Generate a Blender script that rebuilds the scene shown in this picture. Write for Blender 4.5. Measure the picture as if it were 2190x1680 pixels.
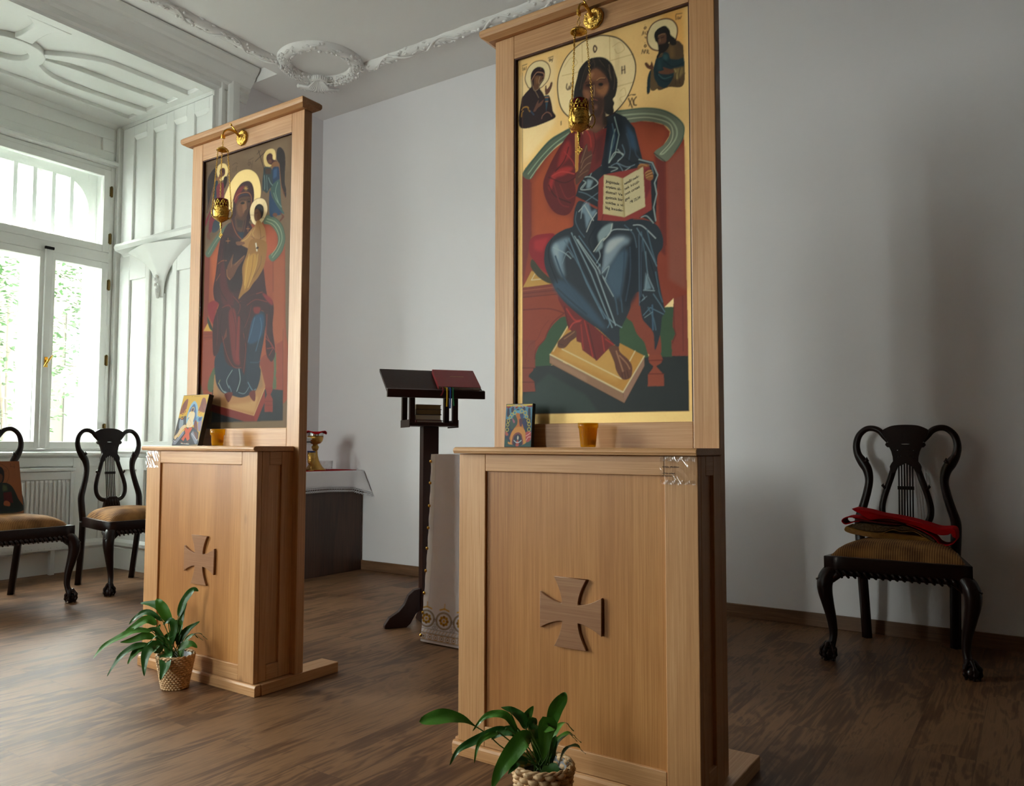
# Chapel room with two oak icon stands. Units: metres, z up, camera at (0,0,1).
import bpy, bmesh, math, random
import numpy as np
from mathutils import Vector, Matrix

for o in list(bpy.data.objects):
    bpy.data.objects.remove(o, do_unlink=True)
SC = bpy.context.scene
COL = SC.collection
PI = math.pi

# ------------------------------------------------------------------ camera
YAW, PITCH, ROLL = math.radians(35.0855), math.radians(3.2782), math.radians(0.2465)
fw = Vector((-math.sin(YAW) * math.cos(PITCH), math.cos(YAW) * math.cos(PITCH), math.sin(PITCH)))
rt = Vector((math.cos(YAW), math.sin(YAW), 0))
up = rt.cross(fw)
rt2 = rt * math.cos(ROLL) + up * math.sin(ROLL)
up2 = up * math.cos(ROLL) - rt * math.sin(ROLL)
cd = bpy.data.cameras.new('camera')
cam = bpy.data.objects.new('camera', cd)
COL.objects.link(cam)
m = Matrix((rt2, up2, -fw)).transposed().to_4x4()
m.translation = Vector((0, 0, 1))
cam.matrix_world = m
cd.sensor_width = 36
cd.lens = 36 * 1697.9 / 2190
cd.shift_x = (1095 - 1026.2) / 2190
cd.shift_y = (857.2 - 840) / 2190
cd.clip_start = 0.05
SC.camera = cam

# ------------------------------------------------------------------ world: bright overcast sky
W = bpy.data.worlds.new('overcast_sky')
SC.world = W
W.use_nodes = True
wn = W.node_tree
bg = wn.nodes['Background']
bg.inputs[0].default_value = (1.0, 0.975, 0.965, 1)
bg.inputs[1].default_value = 12.0
SC.view_settings.view_transform = 'Standard'
SC.view_settings.look = 'None'
SC.view_settings.gamma = 1
SC.view_settings.use_curve_mapping = False
SC.view_settings.exposure = 2.2
SC.cycles.use_denoising = True
try:
    SC.cycles.denoiser = 'OPENIMAGEDENOISE'
except Exception:
    pass
SC.cycles.max_bounces = 10
SC.cycles.diffuse_bounces = 6
SC.cycles.glossy_bounces = 4
SC.cycles.transparent_max_bounces = 16
SC.cycles.transmission_bounces = 6
SC.cycles.caustics_refractive = False
SC.cycles.caustics_reflective = False
SC.cycles.sample_clamp_indirect = 6

def portal(name, loc, sx, sy, rot):
    d = bpy.data.lights.new(name, 'AREA')
    d.shape = 'RECTANGLE'; d.size = sx; d.size_y = sy
    d.cycles.is_portal = True
    o = bpy.data.objects.new(name, d); COL.objects.link(o)
    o.location = loc; o.rotation_euler = rot
    return o
# daylight enters through the alcove windows, the second window of the left wall and the rear windows
RXP = (PI / 2, 0, -PI / 2)     # emits towards +X
RYP = (-PI / 2, 0, PI)         # emits towards +Y
ALC_WIN = [(2.56, 3.61), (1.43, 2.48)]
LEFT_WIN = [(-0.75, 0.75)]
REAR_WIN = [(-4.4, -3.5)]
REAR_Y = -3.2
for a, b in ALC_WIN:
    portal('window_portal', (-6.80, (a + b) / 2, 2.14), b - a, 2.5, RXP)
for a, b in LEFT_WIN:
    portal('window_portal', (-5.40, (a + b) / 2, 2.1), b - a, 2.4, RXP)
for a, b in REAR_WIN:
    portal('window_portal', ((a + b) / 2, REAR_Y - 0.35, 2.1), b - a, 2.4, RYP)

# ------------------------------------------------------------------ materials
def srgb(h):
    if isinstance(h, str):
        h = [int(h[i:i + 2], 16) / 255 for i in (0, 2, 4)]
    return [c / 12.92 if c <= 0.04045 else ((c + 0.055) / 1.055) ** 2.4 for c in h] + [1]

def newmat(name):
    M = bpy.data.materials.new(name)
    M.use_nodes = True
    nt = M.node_tree
    return M, nt, nt.nodes['Principled BSDF']

def N(nt, kind, **kw):
    n = nt.nodes.new(kind)
    for k, v in kw.items():
        if k.startswith('i_'):
            key = k[2:]
            n.inputs[int(key) if key.isdigit() else key].default_value = v
        else:
            setattr(n, k, v)
    return n

def ramp(nt, stops):
    r = nt.nodes.new('ShaderNodeValToRGB')
    el = r.color_ramp.elements
    el[0].position, el[0].color = stops[0][0], srgb(stops[0][1])
    el[1].position, el[1].color = stops[-1][0], srgb(stops[-1][1])
    for p, c in stops[1:-1]:
        e = el.new(p); e.color = srgb(c)
    return r

def plain(name, col, rough=0.5, metal=0.0, bump=0.0, bscale=60, var=0.0, vscale=3, coat=0.0, sheen=0.0):
    M, nt, p = newmat(name)
    p.inputs['Base Color'].default_value = srgb(col)
    p.inputs['Roughness'].default_value = rough
    p.inputs['Metallic'].default_value = metal
    if coat: p.inputs['Coat Weight'].default_value = coat
    if sheen: p.inputs['Sheen Weight'].default_value = sheen
    tc = N(nt, 'ShaderNodeTexCoord')
    if bump:
        nz = N(nt, 'ShaderNodeTexNoise', i_Scale=bscale, i_Detail=4.0)
        b = N(nt, 'ShaderNodeBump', i_Strength=bump, i_Distance=0.01)
        nt.links.new(tc.outputs['Object'], nz.inputs['Vector'])
        nt.links.new(nz.outputs['Fac'], b.inputs['Height'])
        nt.links.new(b.outputs['Normal'], p.inputs['Normal'])
    if var:
        nz = N(nt, 'ShaderNodeTexNoise', i_Scale=vscale, i_Detail=5.0)
        mr = N(nt, 'ShaderNodeMapRange', i_3=1 - var, i_4=1 + var * 0.4)
        mx = N(nt, 'ShaderNodeMix', data_type='RGBA', blend_type='MULTIPLY')
        mx.inputs[0].default_value = 1
        mx.inputs[6].default_value = srgb(col)
        nt.links.new(tc.outputs['Object'], nz.inputs['Vector'])
        nt.links.new(nz.outputs['Fac'], mr.inputs[0])
        nt.links.new(mr.outputs[0], mx.inputs[7])
        nt.links.new(mx.outputs[2], p.inputs['Base Color'])
    return M

def wood(name, light, mid, dark, axis='Z', rough=0.42, scale=1.0, knots=True, strips=0.0, bump=0.08):
    """fine straight grain running along axis, different for every board (Object Info random)"""
    M, nt, p = newmat(name)
    tc = N(nt, 'ShaderNodeTexCoord')
    oi = N(nt, 'ShaderNodeObjectInfo')
    add = N(nt, 'ShaderNodeVectorMath', operation='MULTIPLY_ADD')
    cmb = N(nt, 'ShaderNodeCombineXYZ')
    for i in range(3): nt.links.new(oi.outputs['Random'], cmb.inputs[i])
    add.inputs[1].default_value = (17.3, 11.9, 23.1)
    nt.links.new(cmb.outputs[0], add.inputs[0])
    nt.links.new(tc.outputs['Object'], add.inputs[2])
    mp = N(nt, 'ShaderNodeMapping')
    sc = [80 * scale, 80 * scale, 80 * scale]; sc['XYZ'.index(axis)] = 1.3 * scale
    mp.inputs['Scale'].default_value = sc
    nt.links.new(add.outputs[0], mp.inputs['Vector'])
    mp2 = N(nt, 'ShaderNodeMapping')
    sc2 = [4.0 * scale] * 3; sc2['XYZ'.index(axis)] = 0.8 * scale
    mp2.inputs['Scale'].default_value = sc2
    nt.links.new(add.outputs[0], mp2.inputs['Vector'])
    big = N(nt, 'ShaderNodeTexNoise', i_Scale=1.0, i_Detail=2.0, i_Distortion=0.3)
    nt.links.new(mp2.outputs[0], big.inputs['Vector'])
    rg = N(nt, 'ShaderNodeMath', operation='MULTIPLY', i_1=20.0)
    nt.links.new(big.outputs['Fac'], rg.inputs[0])
    sn = N(nt, 'ShaderNodeMath', operation='SINE')
    nt.links.new(rg.outputs[0], sn.inputs[0])
    fine = N(nt, 'ShaderNodeTexNoise', i_Scale=3.0, i_Detail=6.0, i_Roughness=0.65)
    nt.links.new(mp.outputs[0], fine.inputs['Vector'])
    a = N(nt, 'ShaderNodeMath', operation='MULTIPLY_ADD', i_1=0.075)
    nt.links.new(sn.outputs[0], a.inputs[0])
    nt.links.new(fine.outputs['Fac'], a.inputs[2])
    src = a
    if strips:
        # glued-up board: strips of slightly different tone side by side
        sx = N(nt, 'ShaderNodeSeparateXYZ'); nt.links.new(tc.outputs['Object'], sx.inputs[0])
        fl = N(nt, 'ShaderNodeMath', operation='MULTIPLY', i_1=1 / strips)
        nt.links.new(sx.outputs[0], fl.inputs[0])
        fr = N(nt, 'ShaderNodeMath', operation='FLOOR'); nt.links.new(fl.outputs[0], fr.inputs[0])
        wn_ = N(nt, 'ShaderNodeTexWhiteNoise', noise_dimensions='1D')
        nt.links.new(fr.outputs[0], wn_.inputs['W'])
        b2 = N(nt, 'ShaderNodeMath', operation='MULTIPLY_ADD', i_1=0.16)
        nt.links.new(wn_.outputs['Value'], b2.inputs[0]); nt.links.new(a.outputs[0], b2.inputs[2])
        b3 = N(nt, 'ShaderNodeMath', operation='SUBTRACT', i_1=0.08); nt.links.new(b2.outputs[0], b3.inputs[0])
        src = b3
    r = ramp(nt, [(0.22, dark), (0.5, mid), (0.78, light)])
    nt.links.new(src.outputs[0], r.inputs[0])
    out = r.outputs[0]
    if knots:
        mp3 = N(nt, 'ShaderNodeMapping')
        s3 = [5.0] * 3; s3['XYZ'.index(axis)] = 2.2
        mp3.inputs['Scale'].default_value = s3
        nt.links.new(add.outputs[0], mp3.inputs['Vector'])
        vo = N(nt, 'ShaderNodeTexVoronoi', i_Scale=1.0)
        nt.links.new(mp3.outputs[0], vo.inputs['Vector'])
        kr = N(nt, 'ShaderNodeMapRange', i_1=0.02, i_2=0.09, i_3=0.75, i_4=0.0)
        nt.links.new(vo.outputs['Distance'], kr.inputs[0])
        mx = N(nt, 'ShaderNodeMix', data_type='RGBA')
        mx.inputs[7].default_value = srgb('6b4526')
        nt.links.new(kr.outputs[0], mx.inputs[0]); nt.links.new(out, mx.inputs[6])
        out = mx.outputs[2]
    nt.links.new(out, p.inputs['Base Color'])
    p.inputs['Roughness'].default_value = rough
    b = N(nt, 'ShaderNodeBump', i_Strength=bump, i_Distance=0.003)
    nt.links.new(fine.outputs['Fac'], b.inputs['Height'])
    nt.links.new(b.outputs['Normal'], p.inputs['Normal'])
    return M

def floor_mat():
    M, nt, p = newmat('walnut_laminate_floor')
    tc = N(nt, 'ShaderNodeTexCoord')
    mp = N(nt, 'ShaderNodeMapping'); mp.inputs['Rotation'].default_value = (0, 0, PI / 2)
    nt.links.new(tc.outputs['Object'], mp.inputs[0])
    br = N(nt, 'ShaderNodeTexBrick', offset=0.37, i_Scale=1.0)
    br.inputs['Color1'].default_value = (0.15, 0.15, 0.15, 1)
    br.inputs['Color2'].default_value = (0.85, 0.85, 0.85, 1)
    br.inputs['Mortar'].default_value = (0.5, 0.5, 0.5, 1)
    br.inputs['Brick Width'].default_value = 1.29
    br.inputs['Row Height'].default_value = 0.193
    br.inputs['Mortar Size'].default_value = 0.0012
    br.inputs['Mortar Smooth'].default_value = 0.2
    nt.links.new(mp.outputs[0], br.inputs['Vector'])
    # grain: offset per board
    off = N(nt, 'ShaderNodeVectorMath', operation='MULTIPLY_ADD')
    off.inputs[1].default_value = (7, 31, 13)
    nt.links.new(br.outputs['Color'], off.inputs[0]); nt.links.new(tc.outputs['Object'], off.inputs[2])
    m1 = N(nt, 'ShaderNodeMapping'); m1.inputs['Scale'].default_value = (5.0, 0.95, 1)
    nt.links.new(off.outputs[0], m1.inputs[0])
    n1 = N(nt, 'ShaderNodeTexNoise', i_Scale=1.6, i_Detail=3.0, i_Distortion=1.4)
    nt.links.new(m1.outputs[0], n1.inputs['Vector'])
    k = N(nt, 'ShaderNodeMath', operation='MULTIPLY', i_1=34.0); nt.links.new(n1.outputs['Fac'], k.inputs[0])
    s = N(nt, 'ShaderNodeMath', operation='SINE'); nt.links.new(k.outputs[0], s.inputs[0])
    m2 = N(nt, 'ShaderNodeMapping'); m2.inputs['Scale'].default_value = (70, 2.2, 1)
    nt.links.new(off.outputs[0], m2.inputs[0])
    n2 = N(nt, 'ShaderNodeTexNoise', i_Scale=1.5, i_Detail=6.0, i_Roughness=0.6)
    nt.links.new(m2.outputs[0], n2.inputs['Vector'])
    m3 = N(nt, 'ShaderNodeMapping'); m3.inputs['Scale'].default_value = (3.2, 0.7, 1)
    nt.links.new(off.outputs[0], m3.inputs[0])
    n3 = N(nt, 'ShaderNodeTexNoise', i_Scale=1.7, i_Detail=2.0); nt.links.new(m3.outputs[0], n3.inputs['Vector'])
    a1 = N(nt, 'ShaderNodeMath', operation='MULTIPLY_ADD', i_1=0.05); nt.links.new(s.outputs[0], a1.inputs[0]); n2s = N(nt, 'ShaderNodeMath', operation='MULTIPLY_ADD', i_1=0.45, i_2=0.27); nt.links.new(n2.outputs['Fac'], n2s.inputs[0]); nt.links.new(n2s.outputs[0], a1.inputs[2])
    a2 = N(nt, 'ShaderNodeMath', operation='MULTIPLY_ADD', i_1=0.5); nt.links.new(n3.outputs['Fac'], a2.inputs[0]); nt.links.new(a1.outputs[0], a2.inputs[2])
    a3 = N(nt, 'ShaderNodeMath', operation='MULTIPLY_ADD', i_1=0.10); nt.links.new(br.outputs['Color'], a3.inputs[0]); nt.links.new(a2.outputs[0], a3.inputs[2])
    r = ramp(nt, [(0.72, '4a3020'), (0.93, '5c3f29'), (1.05, '694a31'), (1.25, '7d5b3f')])
    # ramp input is clamped to 0..1, so rescale first
    mr = N(nt, 'ShaderNodeMapRange', i_1=0.5, i_2=1.1)
    nt.links.new(a3.outputs[0], mr.inputs[0])
    el = r.color_ramp.elements
    for e, pos in zip(el, (0.2, 0.42, 0.58, 0.85)): e.position = pos
    nt.links.new(mr.outputs[0], r.inputs[0])
    mx = N(nt, 'ShaderNodeMix', data_type='RGBA'); mx.inputs[7].default_value = srgb('4a3526')
    fm = N(nt, 'ShaderNodeMath', operation='MULTIPLY', i_1=0.6); nt.links.new(br.outputs['Fac'], fm.inputs[0])
    nt.links.new(fm.outputs[0], mx.inputs[0]); nt.links.new(r.outputs[0], mx.inputs[6])
    nt.links.new(mx.outputs[2], p.inputs['Base Color'])
    p.inputs['Roughness'].default_value = 0.45
    p.inputs['Specular IOR Level'].default_value = 0.2
    b = N(nt, 'ShaderNodeBump', i_Strength=0.12, i_Distance=0.002)
    nt.links.new(a1.outputs[0], b.inputs['Height']); nt.links.new(b.outputs['Normal'], p.inputs['Normal'])
    return M

def clear_glass(name, tint=(0.96, 0.99, 0.98), refl=0.10, rough=0.0, ior=1.45):
    M = bpy.data.materials.new(name); M.use_nodes = True
    nt = M.node_tree; nt.nodes.clear()
    out = N(nt, 'ShaderNodeOutputMaterial')
    tr = N(nt, 'ShaderNodeBsdfTransparent'); tr.inputs[0].default_value = (*tint, 1)
    gl = N(nt, 'ShaderNodeBsdfGlossy'); gl.inputs['Roughness'].default_value = rough
    # thin sheet: reflection rises towards grazing angles, the same from both faces
    lw = N(nt, 'ShaderNodeLayerWeight')
    pw = N(nt, 'ShaderNodeMath', operation='POWER', i_1=5.0); nt.links.new(lw.outputs['Facing'], pw.inputs[0])
    ad = N(nt, 'ShaderNodeMath', operation='MULTIPLY_ADD', i_1=0.9, i_2=((ior - 1) / (ior + 1)) ** 2 + refl * 0.2); nt.links.new(pw.outputs[0], ad.inputs[0])
    mx = N(nt, 'ShaderNodeMixShader')
    nt.links.new(ad.outputs[0], mx.inputs[0]); nt.links.new(tr.outputs[0], mx.inputs[1]); nt.links.new(gl.outputs[0], mx.inputs[2])
    nt.links.new(mx.outputs[0], out.inputs[0])
    return M

def tinted_glass(name, col, rough=0.08, dens=0.75):
    """coloured cast glass: transparent tint + translucent body + gloss"""
    M = bpy.data.materials.new(name); M.use_nodes = True
    nt = M.node_tree; nt.nodes.clear()
    out = N(nt, 'ShaderNodeOutputMaterial')
    tr = N(nt, 'ShaderNodeBsdfTransparent'); tr.inputs[0].default_value = [c ** 0.4 for c in srgb(col)[:3]] + [1]
    tl = N(nt, 'ShaderNodeBsdfTranslucent'); tl.inputs[0].default_value = srgb(col)
    df = N(nt, 'ShaderNodeBsdfDiffuse'); df.inputs[0].default_value = srgb(col)
    gl = N(nt, 'ShaderNodeBsdfGlossy'); gl.inputs['Roughness'].default_value = rough
    m0 = N(nt, 'ShaderNodeMixShader', i_0=0.35); nt.links.new(tl.outputs[0], m0.inputs[1]); nt.links.new(df.outputs[0], m0.inputs[2])
    m1 = N(nt, 'ShaderNodeMixShader', i_0=dens); nt.links.new(tr.outputs[0], m1.inputs[1]); nt.links.new(m0.outputs[0], m1.inputs[2])
    lw = N(nt, 'ShaderNodeLayerWeight')
    pw = N(nt, 'ShaderNodeMath', operation='POWER', i_1=5.0); nt.links.new(lw.outputs['Facing'], pw.inputs[0])
    fr = N(nt, 'ShaderNodeMath', operation='MULTIPLY_ADD', i_1=0.9, i_2=0.045); nt.links.new(pw.outputs[0], fr.inputs[0])
    m2 = N(nt, 'ShaderNodeMixShader'); nt.links.new(fr.outputs[0], m2.inputs[0]); nt.links.new(m1.outputs[0], m2.inputs[1]); nt.links.new(gl.outputs[0], m2.inputs[2])
    nt.links.new(m2.outputs[0], out.inputs[0])
    return M

def paint_mat(name, gain=1.0, rough=0.5, bump=0.05, bscale=500, goldrough=0.38):
    """colours painted on the board are stored per vertex; alpha marks gold leaf"""
    M, nt, p = newmat(name)
    at = N(nt, 'ShaderNodeVertexColor', layer_name='paint')
    sc = N(nt, 'ShaderNodeVectorMath', operation='SCALE'); sc.inputs['Scale'].default_value = gain
    nt.links.new(at.outputs['Color'], sc.inputs[0])
    nt.links.new(sc.outputs[0], p.inputs['Base Color'])
    p.inputs['Specular IOR Level'].default_value = 0.22
    mt = N(nt, 'ShaderNodeMath', operation='MULTIPLY', i_1=0.45); nt.links.new(at.outputs['Alpha'], mt.inputs[0])
    nt.links.new(mt.outputs[0], p.inputs['Metallic'])
    rr = N(nt, 'ShaderNodeMapRange', i_3=rough, i_4=goldrough); nt.links.new(at.outputs['Alpha'], rr.inputs[0])
    nt.links.new(rr.outputs[0], p.inputs['Roughness'])
    tc = N(nt, 'ShaderNodeTexCoord')
    nz = N(nt, 'ShaderNodeTexNoise', i_Scale=bscale, i_Detail=3.0); nt.links.new(tc.outputs['Object'], nz.inputs['Vector'])
    b = N(nt, 'ShaderNodeBump', i_Strength=bump, i_Distance=0.002); nt.links.new(nz.outputs['Fac'], b.inputs['Height'])
    nt.links.new(b.outputs['Normal'], p.inputs['Normal'])
    return M

MT = {}
MT['wall'] = plain('white_wall_paint', 'ebe8ea', 0.75, bump=0.05, bscale=120, var=0.03, vscale=1.2)
MT['ceil'] = plain('white_ceiling_paint', 'eae8e6', 0.8, bump=0.03, bscale=90)
MT['trim'] = plain('white_gloss_woodwork', 'eeefec', 0.38, bump=0.06, bscale=25, var=0.04, vscale=2.5)
MT['stucco'] = plain('white_stucco', 'eceae8', 0.75, bump=0.15, bscale=60)
MT['floor'] = floor_mat()
MT['darkwall'] = plain('unseen_wall_darkened_against_bounce', '4a3c30', 0.7, var=0.05)  # walls out of view, coloured dark to cut bounced fill light
OAK = ('d2a579', 'bf8e5f', 'a87547')
MT['oakz'] = wood('light_oak_upright_grain', *OAK, axis='Z')
MT['oakx'] = wood('light_oak_cross_grain', *OAK, axis='X')
MT['oaky'] = wood('light_oak_depth_grain', *OAK, axis='Y')
MT['oakp'] = wood('light_oak_glued_panel', 'bf8850', 'ab743f', '965f2f', axis='Z', strips=0.105, knots=False)
MT['cross'] = wood('oiled_oak_cross', 'a8805c', '94694a', '84593c', axis='X', rough=0.36, knots=False)
MT['base_w'] = wood('walnut_skirting', '8d6a4c', '6e4e36', '4d3524', axis='X', rough=0.4, knots=False)
MT['mahog'] = plain('dark_polished_mahogany', '1c0a06', 0.3, bump=0.12, bscale=40, var=0.3, vscale=8, coat=0.0)
MT['mahog'].node_tree.nodes['Principled BSDF'].inputs['Specular IOR Level'].default_value = 0.3
MT['lect'] = plain('dark_brown_lacquered_board', '30160e', 0.42, bump=0.04, bscale=40, var=0.15, vscale=5)
MT['lect'].node_tree.nodes['Principled BSDF'].inputs['Specular IOR Level'].default_value = 0.22
MT['chest'] = wood('dark_walnut_boards', '5a3d2b', '40291d', '2a1a13', axis='Z', rough=0.5, strips=0.11, knots=False)
MT['brass'] = plain('polished_brass', 'd8ab4e', 0.2, 1.0, bump=0.25, bscale=90)
MT['brass2'] = plain('engraved_brass', 'd0a550', 0.26, 1.0, bump=0.5, bscale=150)
MT['oldgold'] = plain('old_gilt_metal', 'b48c48', 0.35, 0.9, bump=0.6, bscale=70)
MT['silver'] = plain('silver_rim', 'cfcfcf', 0.2, 1.0)
MT['hinge'] = plain('aged_brass_hinge', '7a6337', 0.4, 0.9)
MT['red_glass'] = tinted_glass('ruby_glass', '7a0d20', dens=0.8)
MT['amber'] = tinted_glass('amber_glass', 'f2bc08', dens=0.42)
MT['amber2'] = tinted_glass('amber_glass_smoked', 'e6ac08', dens=0.4)
MT['glass'] = clear_glass('window_glass')
MT['plastic'] = clear_glass('clear_plastic', (1.0, 1.0, 1.0), 0.5, 0.06, 1.45)
MT['black'] = plain('black_painted_edge', '0c0b0b', 0.45)
MT['blackm'] = plain('black_iron', '1c1a18', 0.4, 0.6)
MT['red'] = plain('red_felt_cloth', 'a8060e', 0.9, bump=0.2, bscale=300)
MT['red'].node_tree.nodes['Principled BSDF'].inputs['Specular IOR Level'].default_value = 0.1
MT['redbook'] = plain('dark_red_leatherette', '8a2026', 0.45, bump=0.08, bscale=300)
MT['white_cloth'] = plain('white_linen', 'e4e2e6', 0.8, bump=0.08, bscale=250)
MT['paper'] = plain('paper', 'cfc6b4', 0.8, bump=0.1, bscale=200)
MT['paperw'] = plain('white_paper', 'd9d8d6', 0.7, bump=0.1, bscale=60)
MT['ochre'] = plain('ochre_brocade', '9a6a20', 0.6, bump=0.5, bscale=120, var=0.3, vscale=30)
MT['leafd'] = plain('dark_green_leaf', '2c5a1e', 0.32, bump=0.15, bscale=60, var=0.35, vscale=20)
MT['leafm'] = plain('green_leaf', '44781f', 0.34, bump=0.15, bscale=60, var=0.3, vscale=20)
MT['stemg'] = plain('green_stem', '4a6a28', 0.45)
MT['soil'] = plain('dark_soil', '1a120c', 0.95, bump=0.8, bscale=80)
MT['wicker'] = plain('pale_wicker', 'dcb486', 0.5, bump=0.3, bscale=80, var=0.35, vscale=30)
MT['zinc'] = plain('grey_plastic_liner', '8c8c90', 0.4)
MT['rad'] = plain('white_radiator_enamel', 'd6d6d4', 0.3)
MT['ink'] = plain('black_ink', '241a16', 0.6)
MT['ink2'] = plain('brown_ink', '3a2a20', 0.6)
MT['goldink'] = plain('gold_print', 'c89858', 0.4, 0.6)
MT['bark'] = plain('tree_bark', '5a4c3c', 0.9, bump=0.5, bscale=20)
MT['treeleaf'] = plain('tree_leaves', '2f5224', 0.7, var=0.3, vscale=1.5)
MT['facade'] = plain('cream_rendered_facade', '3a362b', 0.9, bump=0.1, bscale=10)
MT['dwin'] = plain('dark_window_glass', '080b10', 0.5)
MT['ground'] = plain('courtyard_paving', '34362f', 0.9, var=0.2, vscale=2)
M_, nt_, p_ = newmat('striped_gold_upholstery')
tc_ = N(nt_, 'ShaderNodeTexCoord')
wv_ = N(nt_, 'ShaderNodeTexWave', wave_type='BANDS', bands_direction='X', i_Scale=32.0, i_Distortion=1.3, i_Detail=3.0)
wv_.inputs['Detail Scale'].default_value = 0.25
nt_.links.new(tc_.outputs['Object'], wv_.inputs['Vector'])
nz_ = N(nt_, 'ShaderNodeTexNoise', i_Scale=9.0, i_Detail=3.0); nt_.links.new(tc_.outputs['Object'], nz_.inputs['Vector'])
ad_ = N(nt_, 'ShaderNodeMath', operation='MULTIPLY_ADD', i_1=0.34); nt_.links.new(wv_.outputs['Fac'], ad_.inputs[0]); nt_.links.new(nz_.outputs['Fac'], ad_.inputs[2])
rp_ = ramp(nt_, [(0.35, '4a2e18'), (0.58, '6e4a28'), (0.85, '94693a')]); nt_.links.new(ad_.outputs[0], rp_.inputs[0])
nt_.links.new(rp_.outputs[0], p_.inputs['Base Color']); p_.inputs['Roughness'].default_value = 0.8
p_.inputs['Specular IOR Level'].default_value = 0.15
MT['seat'] = M_

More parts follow.
